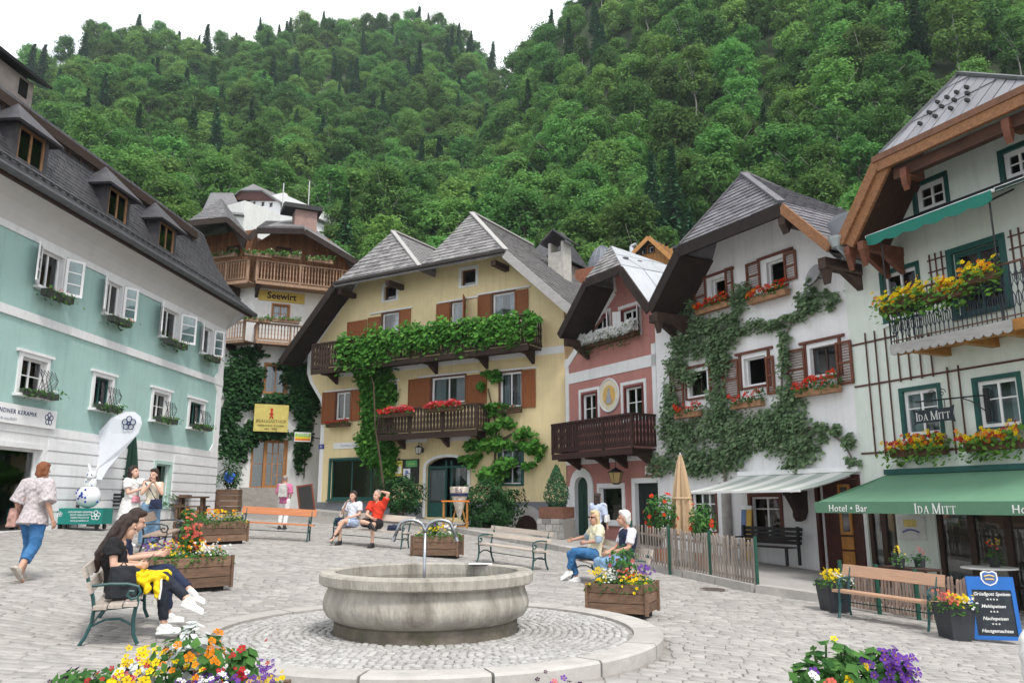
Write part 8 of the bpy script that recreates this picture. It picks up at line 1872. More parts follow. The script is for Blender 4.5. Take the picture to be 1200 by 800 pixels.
pts = [at(x, y, Yf) for x, y in fl_px]; base = at(104, 618, Yf); t = thing('feather_flag', 'tall white feather flag with navy flower emblem leaning right before the green house', 'flag', (base.x, Yf, G(base.x, Yf))); o3 = t.location; loc = [p-o3 for p in pts]
flagm = M('white_flag_cloth', (.70, .73, .79), .8, .05, 2, .1); b = MB(); n = len(loc); cen = sum(loc, Vector())/n
vs = [v+Vector((0, .04*math.sin(v.z*4), 0)) for v in loc]; b.prism(vs, (0, .012, 0)); o = b.build('cloth', flagm, t); em = at(152, 496, Yf)-o3; flower_logo(o, em.x, -.06, em.z, .21, navy, .014)
b = MB(); pole = [Vector((0, .02, 0)), loc[0]+Vector((-.02, .02, 0))]+[v+Vector((-.02, .02, .01)) for v in loc[1:6]]; b.tube(pole, .014, 6); b.build('pole', M('pale_pole', (.5, .5, .5)), t); b = MB(); b.lathe([(0, 0), (.28, 0), (.28, .06), (0, .08)], n=18); b.build('foot', anth, t)
par_green = M('forest_green_parasol', (.010, .040, .028), .8, .15, 3, .2, stretch=(3, 3, .5))
closed_parasol('closed dark green parasol nearer the white feather flag', 157, 505, 602, gnd(157, 614).y, .30, par_green); closed_parasol('taller closed dark green parasol behind the two standing women', 170, 498, 602, gnd(170, 611).y, .30, par_green)
def palm(label, px, py, Y, r_, h_, n=26, boxw=.42):
    c = at(px, py, Y); z0 = G(c.x, c.y); t = thing('potted_palm', label, 'potted plant', (c.x, c.y, z0)); b = MB(); b.lathe([(0, 0), (boxw*.4, 0), (boxw*.5, .36), (boxw*.46, .36), (boxw*.44, .31), (0, .31)], n=16); b.build('pot', anth, t)
    P = []; N = []; S = []; b = MB()
    for i in range(n):
        a_ = rnd.random()*6.28; L = r_*rnd.uniform(.6, 1.1); hh = (c.z-z0)+h_*rnd.uniform(-.3, .5); st = [(0, 0, .3), (L*.3*math.cos(a_), L*.3*math.sin(a_), hh*.8), (L*.7*math.cos(a_), L*.7*math.sin(a_), hh), (L*math.cos(a_), L*math.sin(a_), hh-.2*L)]; b.tube(st, .008, 4)
        for k in range(14): s_ = .25+.75*k/13; q = Vector(st[1]).lerp(Vector(st[2]), min(1, s_*1.4)) if s_ < .7 else Vector(st[2]).lerp(Vector(st[3]), (s_-.7)/.3); P.append(q+Vector((rnd.uniform(-.05, .05), rnd.uniform(-.05, .05), rnd.uniform(-.04, .02)))); N.append((rnd.gauss(0, .5), -.3+rnd.gauss(0, .4), 1)); S.append(.13)
    b.build('stem', M('green_stem', (.05, .11, .03)), t); foliage(t, np.array(P), np.array(N), np.array(S), bush_leaf, asp=.35); return t
palm('potted plant with arching fronds right of the ceramic figure', 122, 585, gnd(122, 612).y, .6, .6); palm('leafy potted plant behind the standing women beside the pale green window', 186, 585, gnd(186, 608).y, .55, 1.0)
for px, py, Y, lb in ((243, 575, gnd(243, 600).y, 'wooden tub with an arching green shrub at the corner of the green house'), (270, 573, gnd(270, 601).y, 'wooden tub with a blue-flowering shrub at the corner of the green house')):
    c = at(px, py-12, Y); g = at(px, 600, Y); z0 = G(c.x, c.y)+.0; t = thing('shrub_tub', lb, 'planter', (c.x, c.y, z0), .1); zt_ = at(px, py, Y).z-z0; b = MB()
    for i in range(4):
        for s in (-1, 1): m = MB(); m.box(-.42, .42, s*.36-.015, s*.36+.015, .05+zt_*i/4.2, zt_*(i+.94)/4.2+.05); m.build('plank', plank_wood, t)
        for s in (-1, 1): m = MB(); m.box(s*.42-.015, s*.42+.015, -.34, .34, .05+zt_*i/4.2, zt_*(i+.94)/4.2+.05); m.build('plank', plank_wood, t)
    m = MB(); m.box(-.4, .4, -.34, .34, zt_*.8, zt_*.9); m.build('soil', soil, t); n = 750; q = inball(n); q += .2*np.sin(q[:, (1, 2, 0)]*8); P = q*np.array([.62 if px < 250 else .5, .5, .5 if px < 250 else .72])+np.array([-.1 if px < 250 else 0, 0, zt_+.42 if px < 250 else zt_+.6]); foliage(t, P, q+np.array([0, -.3, .6]), .13*(.6+.7*nrg.random(n)), dkleaf if px > 250 else bush_leaf, asp=.42); m = MB(); [m.tube([(0, 0, zt_*.85), (rnd.uniform(-.3, .3), rnd.uniform(-.2, .2), zt_+.7)], .014, 4) for _ in range(6)]; m.build('stem', stem_m, t)
    if px > 250: q = inball(22); blooms(t, q*np.array([.2, .2, .3])+np.array([.05, -.35, zt_+.5]), q+np.array([0, -1, .2]), .13, M('blue_bloom', (.03, .12, .5), .6))
rust = M('dark_rustic_wood', (.115, .07, .045), .85, .35, 4, .5, stretch=(1, 5, 5), rand=.25)
for px, Y, lb in ((205, gnd(205, 607).y, 'rustic wooden café table with planked top left of its twin before the green house wall'), (226, gnd(226, 609).y, 'rustic wooden café table with planked top right of its twin before the green house wall')):
    c = at(px, 583, Y); z0 = G(c.x, c.y); hz = .78; t = thing('rustic_table', lb, 'table', (c.x, c.y, z0), .2)
    for i in range(5): b = MB(); b.box(-.48, .48, -.4+.16*i+.004, -.4+.16*(i+1)-.004, hz-.05+.01*math.sin(i*2), hz); b.build('plank', rust, t)
    for x in (-.36, .36):
        for y in (-.28, .28): b = MB(); b.tube([(x, y, 0), (x*.92, y*.92, hz-.05)], .05, 7); b.build('leg', rust, t)
    b = MB(); b.box(-.36, .36, -.05, .05, .24, .30); b.build('stretcher', rust, t)
    for s in (-1, 1):
        b = MB(); b.box(-.45, .45, s*.72-.13, s*.72+.13, .42, .47); q_ = b.build('bench_seat', rust, t); b = MB(); b.box(-.36, -.30, s*.72-.1, s*.72+.1, 0, .42); b.box(.30, .36, s*.72-.1, s*.72+.1, 0, .42); b.build('seat_leg', rust, q_)
for px, Y, lb in ((78, gnd(78, 618).y, 'black slatted café chair left of the ceramic figure'), (131, gnd(131, 615).y, 'black slatted café chair between ceramic figure and standing women')):
    c = at(px, 600, Y); z0 = G(c.x, c.y); t = thing('cafe_chair', lb, 'chair', (c.x, c.y, z0), rnd.uniform(-.4, .4)); b = MB(); b.box(-.2, .2, -.2, .2, .43, .46); b.build('seat', blk, t)
    for k in range(4): b = MB(); b.box(-.2, .2, .19, .215, .52+k*.1, .59+k*.1); b.build('back_slat', blk, t)
    for x in (-.19, .19):
        b = MB(); b.tube([(x, -.19, 0), (x, -.17, .43)], .013, 5); b.build('leg', black_iron, t); b = MB(); b.tube([(x, .22, 0), (x, .2, .45), (x, .21, .95)], .013, 5); b.build('leg', black_iron, t)
# ------------------------------------------------------------------ people
skin = M('skin', (.60, .37, .275), .55, .07, 9, .05, spec=.3); skin2 = M('tanned_skin', (.50, .285, .20), .55, .07, 9, .05)
hair_dark = M('dark_brown_hair', (.035, .02, .016), .45, .4, 10, .5, stretch=(9, 9, .8)); hair_red = M('auburn_hair', (.22, .075, .03), .5, .35, 10, .5, stretch=(9, 9, 1)); hair_blond = M('pale_blond_hair', (.60, .46, .27), .5, .25, 10, .5, stretch=(9, 9, 1)); hair_white = M('white_hair', (.68, .66, .63), .55, .15, 10, .5, stretch=(9, 9, 1)); hair_grey = M('cropped_grey_hair', (.30, .24, .2), .6, .2, 12, .4)
eye_m = M('eye_dark', (.02, .015, .012), .2, .1, 5, 0); lip_m = M('lips', (.42, .14, .12), .5, .1, 5, 0)
def CL(name, c, **k): return M('cloth_'+name, c, .9, k.pop('var', .12), k.pop('scale', 7), .35, bscale=90, **k)
def remesh(mb, vox, mat, name, parent, it=3, fold=0.0, seed=0.0):
    me0 = mb.mesh(name, mat); o = bpy.data.objects.new('tmp', me0); COL.objects.link(o)
    r = o.modifiers.new('r', 'REMESH'); r.mode = 'VOXEL'; r.voxel_size = vox; s = o.modifiers.new('s', 'SMOOTH'); s.iterations = it; s.factor = .5
    me = bpy.data.meshes.new_from_object(o.evaluated_get(bpy.context.evaluated_depsgraph_get())); bpy.data.objects.remove(o)
    me.name = name; me.materials.clear(); me.materials.append(mat); n = len(me.vertices); co = np.empty(n*3, np.float32); me.vertices.foreach_get('co', co); co = co.reshape(-1, 3)
    if fold:
        no = np.empty(n*3, np.float32); me.vertices.foreach_get('normal', no); no = no.reshape(-1, 3); p = co+seed
        w = np.sin(p[:, 0]*37+3*np.sin(p[:, 2]*19))*np.sin(p[:, 2]*31+2.5*np.sin(p[:, 1]*23))+.6*np.sin(p[:, 2]*58+p[:, 0]*41+2*np.sin(p[:, 1]*33)); co = co+no*(fold*w)[:, None]; me.vertices.foreach_set('co', co.astype(np.float32).ravel())
    me.polygons.foreach_set('use_smooth', np.ones(len(me.polygons), bool)); me.update(); return link(name, me, parent)
V3 = Vector
STAND = dict(pel=(0, 0, .92), che=(0, .0, 1.24), nec=(0, .01, 1.42), hea=(0, -.02, 1.56), shL=(.165, 0, 1.37), elL=(.22, .03, 1.10), wrL=(.24, -.04, .87), shR=(-.165, 0, 1.37), elR=(-.22, .03, 1.10), wrR=(-.24, -.04, .87),
    hiL=(.09, 0, .88), knL=(.10, -.01, .48), anL=(.10, .03, .085), hiR=(-.09, 0, .88), knR=(-.10, -.01, .48), anR=(-.10, .03, .085), yaw=0, pit=0, ftL=(0, -1), ftR=(0, -1))
SIT = dict(pel=(0, .02, .55), che=(0, .09, .86), nec=(0, .08, 1.05), hea=(0, .04, 1.19), shL=(.17, .09, 1.0), elL=(.22, .0, .75), wrL=(.12, -.2, .66), shR=(-.17, .09, 1.0), elR=(-.22, .0, .75), wrR=(-.12, -.2, .66),
    hiL=(.09, -.02, .53), knL=(.11, -.42, .52), anL=(.11, -.40, .09), hiR=(-.09, -.02, .53), knR=(-.11, -.42, .52), anR=(-.11, -.40, .09), yaw=0, pit=0, ftL=(0, -1), ftR=(0, -1))
def hand(b, W, d, n, curl=.5, s_flip=1, r=.0078):
    d = d.normalized(); n = (n-d*n.dot(d)).normalized(); s = d.cross(n)*s_flip
    b.cap(W, .024, W+d*.03, .026, 8)
    for i in range(4): b.cap(W+d*.02+s*(i-1.5)*.012, .014, W+d*.082+s*(i-1.5)*.0185, .0115, 6)
    for i, L in enumerate((.9, 1.0, .95, .78)):
        p = W+d*.086+s*(i-1.5)*.0205; a1 = curl*.8+.1; d1 = d*math.cos(a1)+n*math.sin(a1); q = p+d1*.042*L; a2 = curl*1.7+.15; d2 = d*math.cos(a2)+n*math.sin(a2); q2 = q+d2*.036*L
        b.cap(p, r*1.1, q, r, 6); b.cap(q, r, q2, r*.85, 6)
    p = W+d*.025-s*.024; q = p+(d*.55-s*.6+n*.35).normalized()*.042; b.cap(p, .011, q, .0095, 6); b.cap(q, .0095, q+(d*.8-s*.15+n*.4).normalized()*.032, .008, 6)
def person(label, loc, rz, pose, sk=None, hair=None, hair_m=None, clothes=(), vox=.0085, sc=1.0, shoes=None, shades=False, handn=None, curlL=.5, curlR=.5, beard=None):
    t = thing('person', label, 'person', tuple(loc), rz); t.scale = (sc, sc, sc); sk = sk or skin; J = {k: (V3(v) if len(v) == 3 else v) if isinstance(v, tuple) else v for k, v in pose.items()}
    b = MB(); up = (J['che']-J['pel']).normalized()
    b.cap(J['hiL'], .098, J['hiR'], .098, 12); b.cap(J['pel'], .115, J['pel'].lerp(J['che'], .5), .108, 12); b.cap(J['pel'].lerp(J['che'], .45), .108, J['che'], .125, 12); b.cap(J['shL'].lerp(J['che'], .45), .10, J['shR'].lerp(J['che'], .45), .10, 12)
    b.cap(J['shL'], .056, J['shR'], .056, 10); b.cap(J['nec']-up*.05, .062, J['nec'], .050, 10); b.cap(J['nec'], .050, J['hea'], .048, 10)
    R3 = Euler((J['pit'], 0, J['yaw'])).to_matrix(); H = J['hea']; hp = lambda x, y, z: H+R3 @ V3((x, y, z))
    b.ball(hp(0, .012, .045), .076, .093, .098, 16, 12, rot=R3); b.ball(hp(0, -.035, -.035), .056, .062, .075, 14, 10, rot=R3); b.ball(hp(0, -.062, -.085), .026, .028, .022, 8, 6, rot=R3)
    b.cap(hp(0, -.088, .02), .011, hp(0, -.112, -.018), .015, 8); [b.ball(hp(s*.078, .01, .0), .012, .024, .034, 8, 6, rot=R3) for s in (1, -1)]; [b.ball(hp(s*.034, -.082, .034), .024, .012, .008, 8, 5, rot=R3) for s in (1, -1)]
    for S, s in (('L', 1), ('R', -1)):
        sh, el, wr, hi, kn, an = (J[k+S] for k in ('sh', 'el', 'wr', 'hi', 'kn', 'an'))
        b.cap(sh, .056, sh.lerp(el, .45), .046, 10); b.cap(sh.lerp(el, .45), .046, el, .038, 10); b.cap(el, .038, el.lerp(wr, .3), .038, 10); b.cap(el.lerp(wr, .3), .038, wr, .025, 10)
        n = V3(J['hn'+S]) if 'hn'+S in J else V3((-s, -.2, 0)); hd = V3(J['hd'+S]) if 'hd'+S in J else wr-el; hand(b, wr, hd, n, curlL if s > 0 else curlR, s)
        b.cap(hi, .095, hi.lerp(kn, .5), .076, 12); b.cap(hi.lerp(kn, .5), .076, kn, .056, 12); b.cap(kn, .055, kn.lerp(an, .33)+V3((0, .012, 0)), .054, 12); b.cap(kn.lerp(an, .33)+V3((0, .012, 0)), .054, an, .037, 10)
        f = V3((*J['ft'+S], 0)).normalized() if len(J['ft'+S]) == 2 else V3(J['ft'+S]).normalized(); b.cap(an-V3((0, 0, .045))-f*.03, .034, an-V3((0, 0, .055))+f*.14, .028, 8); b.cap(an, .038, an-V3((0, 0, .05))+f*.05, .034, 8)
    body = remesh(b, vox, sk, 'body', t)
    for s in (1, -1): m = MB(); m.ball(hp(s*.034, -.086, .018), .0125, .008, .0075, 8, 5, rot=R3); m.build('eye', eye_m, t)
    m = MB(); m.ball(hp(0, -.094, -.05), .022, .009, .007, 8, 5, rot=R3); m.build('mouth', lip_m, t)
    if shades: m = MB(); [m.ball(hp(s*.036, -.094, .02), .031, .012, .022, 10, 6, rot=R3) for s in (1, -1)]; m.bar(hp(-.08, -.03, .025), hp(-.03, -.095, .025), .006, .012); m.bar(hp(.08, -.03, .025), hp(.03, -.095, .025), .006, .012); m.build('sunglasses', M('dark_lens', (.03, .015, .012), .15), t)
    if hair:
        m = MB()
        if hair in ('short', 'bob', 'long', 'wavy', 'crop'):
            k = 1.0 if hair != 'crop' else .96
            m.ball(hp(0, .03, .065), .087*k, .098*k, .098*k, 16, 12, rot=R3)
            if hair != 'crop': m.ball(hp(0, -.035, .115), .066, .05, .04, 12, 8, rot=R3); m.cap(hp(.07, .03, .05), .032, hp(.072, .045, -.03), .026, 8); m.cap(hp(-.07, .03, .05), .032, hp(-.072, .045, -.03), .026, 8); m.cap(hp(0, .07, .03), .06, hp(0, .075, -.05), .045, 8)
        if hair in ('bob', 'wavy'): m.cap(hp(.07, .03, .02), .035, hp(.08, .04, -.11), .034, 8); m.cap(hp(-.07, .03, .02), .035, hp(-.08, .04, -.11), .034, 8); m.cap(hp(0, .08, 0), .055, hp(0, .085, -.12), .06, 8)
        if hair == 'long':
            bk_ = V3((0, .13, 0)); m.cap(hp(0, .08, .02), .066, hp(0, .10, -.12), .066, 10); m.cap(hp(0, .10, -.12), .066, J['che']+V3((0, .14, .02)), .06, 10); m.cap(J['che']+V3((0, .14, .02)), .06, J['che']+V3((0, .16, -.16)), .028, 8)
            for s in (1, -1): m.cap(hp(s*.07, .02, .03), .03, hp(s*.085, .035, -.14), .032, 8); m.cap(hp(s*.085, .035, -.14), .032, J['che']+V3((s*.09, .10, .02)), .028, 8)
        remesh(m, .009, hair_m or hair_dark, 'hair', t, 1, fold=.0022)
    for c in clothes:
        m = MB(); nm, mt = c[0], c[1]; kw = c[2] if len(c) > 2 else {}; g = kw.get('g', .016)
        if nm in ('shirt', 'dress', 'blouse', 'vest'):
            lo = kw.get('low', .0); hem = J['pel']-up*lo
            if lo <= .02 or nm != 'dress': m.cap(J['hiL'], .098+g*.7, J['hiR'], .098+g*.7, 12)
            m.tube([J['pel']-up*lo, J['pel']+up*.06], .135+g+kw.get('flare', 0), 14, r1=.12+g); m.cap(J['pel']+up*.04, .118+g, J['pel'].lerp(J['che'], .5), .110+g, 12); m.cap(J['pel'].lerp(J['che'], .45), .110+g, J['che'], .125+g, 12); m.cap(J['shL'].lerp(J['che'], .45), .10+g, J['shR'].lerp(J['che'], .45), .10+g, 12)
            if nm == 'dress': m.tube([J['pel']+up*.1, J['pel'].lerp(J['knL'].lerp(J['knR'], .5), kw.get('skirt', .8))], .155+g, 14, r1=.235+kw.get('flare', 0))
            if not kw.get('off'): m.cap(J['shL'], .056+g, J['shR'], .056+g, 10)
            sl = kw.get('sleeve', .55)
            if sl > 0:
                for S in 'LR':
                    sh, el, wr = J['sh'+S], J['el'+S], J['wr'+S]; e = sh.lerp(el, min(1, sl)); m.ball(sh, .058+g, n=10); m.tube([sh, e], .058+g, 10, r1=(.047+g)*kw.get('cuff', 1.08))
                    if sl > 1: m.ball(el, .046+g, n=8); m.tube([el, el.lerp(wr, sl-1)], .045+g, 10, r1=.034+g)
        elif nm in ('trousers', 'shorts', 'jeans', 'skirt'):
            ln = kw.get('len', 1.9); m.cap(J['hiL'], .100+g, J['hiR'], .100+g, 12); m.tube([J['pel']-up*.02, J['pel']+up*.10], .128+g*.6, 14, r1=.118+g*.5)
            for S in 'LR':
                hi, kn, an = J['hi'+S], J['kn'+S], J['an'+S]; wd = kw.get('wide', 1.0); e = hi.lerp(kn, min(1, ln)); m.cap(hi, .097+g, hi.lerp(kn, .4), .08+g, 12); m.tube([hi.lerp(kn, .38), e], .08+g, 12, r1=(.060 if ln > .9 else .078)*wd+g)
                if ln > 1: m.ball(kn, .058*wd+g, n=10); m.tube([kn, kn.lerp(an, ln-1)], .058*wd+g, 12, r1=.044*wd+g*kw.get('hem', 1.0)+(wd-1)*.03)
        elif nm == 'custom': kw['fn'](m, J, hp)
        remesh(m, kw.get('vox', .012), mt, kw.get('name', nm), t, 2, fold=kw.get('fold', .0035), seed=len(label)*.37)
    for S in 'LR':
        if not shoes: break
        an = J['an'+S]; f = V3((*J['ft'+S], 0)).normalized() if len(J['ft'+S]) == 2 else V3(J['ft'+S]).normalized(); upv = V3((0, 0, 1)) if abs(f.z) < .5 else V3((0, -1, 0)); m = MB()
        m.cap(an-upv*.045-f*.04, .043, an-upv*.055+f*.06, .040, 10); m.cap(an-upv*.055+f*.06, .040, an-upv*.06+f*.155, .034, 10); m.cap(an-upv*.005-f*.01, .046, an-upv*.03+f*.05, .042, 10); m.bar(an-upv*.082-f*.085, an-upv*.082+f*.19, .085, .022, up=upv); remesh(m, .009, shoes, 'shoe', t, 2)
    return t
def P_(base, **k): d = dict(base); d.update(k); return d
white_sn = M('white_sneaker', (.75, .75, .74), .6, .05, 8, .1); black_sh = M('black_shoe', (.02, .02, .022), .5, .1, 8, .1); tan_sh = M('grey_tan_trainer', (.42, .38, .33), .7, .3, 14, .2)
jean = CL('jeans', (.035, .13, .30), var=.3, stain=(.10, .25, .42), stain_amt=.5, stain_scale=5); pale_jean = CL('pale_jeans', (.16, .27, .40), var=.2); dark_jean = CL('dark_denim', (.018, .022, .034), var=.25); navyc = CL('navy', (.018, .025, .06)); blackc = CL('black', (.014, .014, .016)); whitec = CL('white', (.74, .73, .72)); creamc = CL('cream', (.70, .64, .52)); redc = CL('red', (.62, .045, .02)); lilac = CL('pale_blue', (.46, .52, .66)); pinkc = CL('pink_check', (.55, .16, .30), var=.5, scale=30)
patt = CL('grey_pattern', (.44, .39, .40), var=.42, scale=34, stain=(.62, .60, .60), stain_amt=.6, stain_scale=20)
def bag(name, label, loc, rz, size, mat, strap=None, cat='bag', taper=.8):
    t = thing(name, label, cat, tuple(loc), rz); m = MB(); sx, sy, sz = size; m.cbox((0, 0, sz/2), sx, sy, sz, taper=taper); m.ball((0, 0, sz*.55), sx*.47, sy*.62, sz*.5); remesh(m, .013, mat, 'body', t, 4, fold=.003)
    m = MB(); m.tube([(-sx*.2, 0, sz*.93), (0, 0, sz*1.14), (sx*.2, 0, sz*.93)], .008, 6); m.build('handle', mat, t)
    if strap: m = MB(); m.tube(strap, .011, 6); m.build('strap', mat, t)
    return t
# walking woman at the far left, seen from behind
g_ = gnd(31, 680)
wk = P_(STAND, hiL=(.085, 0, .88), knL=(.09, -.10, .49), anL=(.08, .02, .09), hiR=(-.085, 0, .88), knR=(-.09, .03, .50), anR=(-.10, .30, .17), ftR=(0, -.75, -.7), elL=(.25, .05, 1.09), wrL=(.27, -.05, .85), elR=(-.25, .06, 1.09), wrR=(-.29, -.02, .86), che=(0, -.04, 1.24), hea=(0, -.09, 1.55), nec=(0, -.05, 1.42), pit=.12)
w1 = person('person seen from behind walking away in a grey patterned shirt and cropped blue jeans', g_, R(172), wk, skin2, 'short', hair_red, [('jeans', jean, dict(len=1.62, g=.024, hem=1.35)), ('shirt', patt, dict(low=.13, g=.045, flare=.04, sleeve=.95, cuff=1.35, fold=.006))], vox=.0075, sc=1.03, shoes=tan_sh)
rzm = Matrix.Rotation(R(172), 3, 'Z')
bag('shoulder_bag', 'dusty pink shoulder bag hanging at the hip of the person in the patterned shirt', g_+rzm @ V3((.30, -.04, .78)), R(172), (.16, .30, .28), M('dusty_pink_leather', (.42, .24, .20), .6, .15, 7, .2), [(0, -.03, .26), (-.1, -.06, .40), (-.28, -.12, .66), (-.42, -.06, .70), (-.40, .14, .62), (-.2, .14, .42), (-.03, .09, .26)])
# two standing women
g_ = gnd(148, 640)
person('person standing in a short white dress with a raised arm and long dark hair', g_, R(75), P_(STAND, elL=(.24, -.22, 1.34), wrL=(.15, -.38, 1.54), elR=(-.22, -.1, 1.12), wrR=(-.10, -.30, 1.2), yaw=.1, pit=-.12), skin, 'long', hair_dark, [('dress', whitec, dict(low=.1, skirt=.9, g=.02, flare=.03, sleeve=.6, cuff=1.3, fold=.005))], vox=.0095, sc=1.02, shoes=white_sn)
rr = Matrix.Rotation(R(75), 3, 'Z'); bag('belt_bag', 'small pink bag worn at the waist of the person in the white dress', g_+rr @ V3((-.06, -.19, .95)), R(75), (.22, .08, .13), M('pink_bag', (.68, .28, .34), .6, .1, 6, .1))
g_ = gnd(173, 642)
person('person in cream off-shoulder top and wide pale-blue trousers holding hands to the face', g_, R(20), P_(STAND, elL=(.2, -.16, 1.16), wrL=(.05, -.2, 1.38), elR=(-.2, -.16, 1.16), wrR=(-.05, -.21, 1.36), yaw=-.5, pit=.1), skin, 'long', hair_dark, [('trousers', pale_jean, dict(len=1.95, wide=1.45, g=.025, hem=1.3)), ('blouse', creamc, dict(low=-.02, off=True, sleeve=0, g=.02))], vox=.0095, shoes=white_sn)
rr = Matrix.Rotation(R(20), 3, 'Z'); bag('shoulder_bag', 'dark shoulder bag on the hip of the person in the cream off-shoulder top', g_+rr @ V3((.1, -.2, .84)), R(20), (.28, .1, .2), navyc, [(0, 0, .18), (-.12, -.0, .38), (-.26, .12, .56), (-.2, .3, .5)])
# bench women in the foreground
def on_bench(bo, L, x): return bo.matrix_basis @ V3((x, 0, 0)), bo.rotation_euler.z
pz_, rz_ = on_bench(bE, LE_, -LE_/2+.58)
cross = dict(knL=(.05, -.46, .60), anL=(-.16, -.74, .36), ftL=(-.25, -.85, -.35), knR=(-.10, -.44, .54), anR=(-.08, -.50, .09))
person('long-haired person in black T-shirt and dark jeans looking at a phone on the near bench', pz_, rz_, P_(SIT, yaw=.25, pit=.38, hea=(0, -.02, 1.16), nec=(0, .04, 1.04), elR=(-.23, .06, .76), wrR=(-.09, -.17, .75), elL=(.22, .04, .76), wrL=(.07, -.19, .76), **cross), skin, 'long', hair_dark, [('jeans', dark_jean, dict(len=1.86, g=.012)), ('shirt', blackc, dict(low=.06, g=.018, sleeve=.55, cuff=1.25))], vox=.007, sc=1.02, shoes=white_sn, curlL=.7, curlR=.7)
ph_m = M('dark_phone', (.02, .02, .03), .2); tp_ = pz_+Matrix.Rotation(rz_, 3, 'Z') @ V3((-.01, -.29, .83)); t = thing('phone', 'dark mobile phone held by the person in black on the near bench', 'phone', tuple(tp_), rz_, tilt=(R(-50), 0, rz_)); b = MB(); b.box(-.037, .037, -.075, .075, -.004, .004); b.build('case', ph_m, t); b = MB(); b.box(-.033, .033, -.07, .07, .004, .0055); b.build('screen', M('phone_screen', (.12, .13, .16), .1), t)
q_ = pz_+Matrix.Rotation(rz_, 3, 'Z') @ V3((.02, -.30, .62)); t = thing('jacket', 'crumpled bright yellow jacket lying over the lap of the person in black', 'jacket', tuple(q_), rz_); m = MB(); yj = CL('yellow_jacket', (.80, .56, .008), var=.1)
for i in range(16): m.cap((rnd.uniform(-.24, .22), rnd.uniform(-.2, .12), rnd.uniform(-.02, .05)), rnd.uniform(.035, .055), (rnd.uniform(-.24, .22), rnd.uniform(-.2, .12), rnd.uniform(-.02, .05)), .04, 8)
m.cap((-.17, -.1, .0), .05, (-.24, -.12, -.18), .035, 8); m.cap((-.2, .02, .0), .05, (-.25, 0, -.12), .04, 8); remesh(m, .011, yj, 'cloth', t, 1, fold=.012)
m = MB(); m.tube([(-.2, -.14, .0), (-.265, -.15, -.1), (-.27, -.14, -.22)], .012, 5); m.build('lining_strip', whitec, t)
q_ = pz_+Matrix.Rotation(rz_, 3, 'Z') @ V3((-.36, -.05, .44)); bag('backpack', 'black backpack with small white mark standing on the near end of the green iron bench', q_, rz_-R(70), (.30, .17, .34), CL('bag_black', (.022, .024, .03)))
pz2, _ = on_bench(bE, LE_, LE_/2-.42)
person('dark-haired person in navy sitting behind the one in black on the near bench', pz2, rz_, P_(SIT, yaw=.15, pit=.35, hea=(0, -.06, 1.17), nec=(0, .02, 1.05), wrL=(.05, -.36, .80), wrR=(-.05, -.32, .78), **cross), skin, 'bob', hair_dark, [('jeans', navyc, dict(len=1.86, g=.014)), ('shirt', navyc, dict(low=.06, g=.018, sleeve=.6))], vox=.009, sc=1.04, shoes=white_sn)
# couple by the yellow house
pz_, rz_ = on_bench(bB, LB_, -LB_/2+.42)
person('person with brown hair in pale top and blue-white skirt eating on the far bench', pz_, rz_, P_(SIT, yaw=-.25, elR=(-.24, -.05, .78), wrR=(-.08, -.17, 1.02), wrL=(.10, -.25, .68), knL=(.0, -.46, .58), anL=(-.14, -.62, .24), ftL=(-.2, -.8, -.5)), skin, 'wavy', hair_dark, [('skirt', CL('blue_white_skirt', (.40, .50, .68), var=.35, scale=20), dict(len=.72, g=.025)), ('shirt', CL('pale_grey_blue', (.60, .62, .70)), dict(low=.04, g=.02, sleeve=.7, cuff=1.2))], vox=.0095, sc=1.05, shoes=black_sh)
pz_, rz_ = on_bench(bB, LB_, -LB_/2+1.12)
person('person in red shirt and black shorts with one raised arm on the far bench', pz_, rz_, P_(SIT, yaw=-.35, che=(.03, .10, .86), elL=(.30, .06, 1.25), wrL=(.10, .12, 1.30), hdL=(-1, .1, -.1), hnL=(0, -.5, -1), wrR=(.08, -.33, .66), elR=(-.2, -.08, .74), knR=(-.16, -.40, .58), anR=(.12, -.50, .54), ftR=(.8, -.3, -.4), knL=(.13, -.42, .52), anL=(.14, -.44, .09)), skin, 'crop', hair_grey, [('shorts', blackc, dict(len=.82, g=.03)), ('shirt', redc, dict(low=.06, g=.024, sleeve=.6, cuff=1.2))], vox=.0095, sc=1.1, shoes=black_sh)
q_, _ = on_bench(bB, LB_, LB_/2+.02-.33); bag('shoulder_bag', 'dark bag lying at the right end of the far bench beside the person in red', q_+V3((0, 0, .45)), rz_, (.36, .2, .14), navyc)
q_, _ = on_bench(bB, LB_, -LB_/2+.06); bag('shoulder_bag', 'navy bag standing at the left end of the far bench beside the eating person', q_+V3((0, 0, .45)), rz_, (.26, .18, .22), navyc)
# far walker with a pale backpack
g_ = gnd(331, 620); rz_ = R(180)
person('person in pink shirt and white trousers walking towards the inn steps with a pale backpack', g_, rz_, P_(STAND, knL=(.09, -.08, .49), anR=(-.1, .16, .11), wrL=(.16, -.12, 1.0), wrR=(-.16, -.12, 1.0)), skin, 'crop', hair_grey, [('trousers', whitec, dict(len=1.92, g=.02)), ('shirt', pinkc, dict(low=.1, g=.03, sleeve=.9))], vox=.011, shoes=black_sh, sc=.98)
bag('backpack', 'pale grey backpack on the back of the person in the pink shirt', g_+V3((0, -.2, 1.0)), rz_, (.28, .16, .4), CL('pale_grey_bag', (.5, .48, .46)))
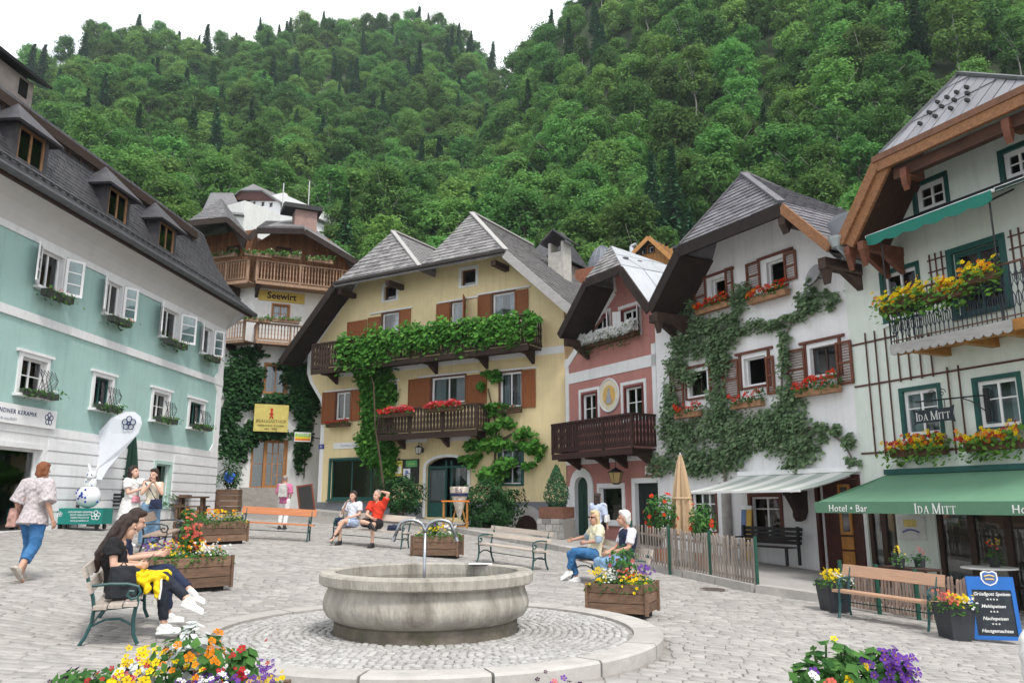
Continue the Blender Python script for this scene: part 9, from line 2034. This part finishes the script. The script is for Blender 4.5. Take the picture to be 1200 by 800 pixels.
# woman at the shop window of the pink house
g_ = gnd(702, 656); rz_ = R(150)
person('person in white shirt and black shorts looking into the window of the pink house', V3((g_.x, g_.y, g_.z+.03)), rz_, P_(STAND, elL=(.22, -.08, 1.14), wrL=(.1, -.28, 1.22), yaw=-.3), skin, 'bob', hair_dark, [('shorts', blackc, dict(len=.5, g=.03)), ('shirt', lilac, dict(low=.1, g=.035, sleeve=.9, flare=.02))], vox=.0105, sc=1.0, shoes=white_sn)
bag('shoulder_bag', 'white shoulder bag of the person looking into the pink house window', V3((g_.x+.22, g_.y-.14, g_.z+.98)), rz_, (.1, .2, .2), whitec, [(0, 0, .18), (-.02, .05, .45), (.08, .1, .5)])
# white-haired couple
pz_, rz_ = on_bench(bD, LD_, -LD_/2+.55)
person('blond person in sunglasses, cream top and blue jeans on the bench by the fence', pz_, rz_, P_(SIT, yaw=.35, elL=(.22, .03, .78), wrL=(.06, -.16, .74), elR=(-.34, .02, .84), wrR=(-.42, -.22, .78), knL=(.05, -.40, .58), anL=(-.06, -.47, .22), ftL=(-.1, -.85, -.45), anR=(-.10, -.30, .09)), skin2, 'bob', hair_blond, [('jeans', jean, dict(len=1.88, g=.016)), ('shirt', CL('pale_lemon', (.72, .68, .50)), dict(low=.05, g=.024, sleeve=.7)), ('vest', CL('pale_blue_cardigan', (.34, .42, .52)), dict(low=.0, g=.018, sleeve=1.2, off=True))], vox=.0085, sc=1.06, shoes=white_sn, shades=True)
pz_, rz_ = on_bench(bD, LD_, LD_/2-.45)
person('white-haired person in pale shirt and navy vest talking on the bench by the fence', pz_, rz_, P_(SIT, yaw=-.3, wrL=(.05, -.28, .66), wrR=(-.1, -.26, .66), hea=(0, .02, 1.21)), skin2, 'short', hair_white, [('jeans', pale_jean, dict(len=1.88, g=.018)), ('shirt', CL('pale_shirt', (.70, .68, .72)), dict(low=.05, g=.02, sleeve=.75)), ('vest', navyc, dict(low=-.03, g=.030, sleeve=0, off=True, name='vest'))], vox=.0085, sc=1.1, shoes=white_sn)

# somebody in white leaning into the lower right corner
X0, Y0 = 2.63, 4.1; g_ = V3((X0, Y0, G(X0, Y0)))
person('person in a white T-shirt leaning away at the lower right corner', g_, R(108), P_(STAND, che=(0, -.08, 1.19), nec=(0, -.14, 1.34), hea=(0, -.22, 1.44), shL=(.165, -.12, 1.31), shR=(-.165, -.12, 1.31), elL=(.22, -.2, 1.05), elR=(-.22, -.2, 1.05), wrL=(.16, -.4, .9), wrR=(-.16, -.4, .9), pit=.6), skin2, 'short', hair_grey, [('trousers', navyc, dict(len=1.9, g=.02)), ('shirt', whitec, dict(low=.08, g=.04, sleeve=.7, cuff=1.25))], vox=.009, sc=.93, shoes=black_sh)
# ------------------------------------------------------------------ the damp air of the valley
b = MB(); b.box(-430, 430, -80, 430, -3, 330)
hm = bpy.data.materials.new('valley_haze'); hm.use_nodes = True; n_, l_ = nodes(hm); n_.remove(n_['Principled BSDF'])
pv_ = n_.new('ShaderNodeVolumePrincipled'); pv_.inputs['Color'].default_value = (.80, .89, 1, 1); pv_.inputs['Density'].default_value = .00024; pv_.inputs['Anisotropy'].default_value = .2
l_.new(pv_.outputs[0], n_['Material Output'].inputs['Volume'])
hz_ = b.build('haze', hm, kind='stuff')
SC.cycles.volume_bounces = 0
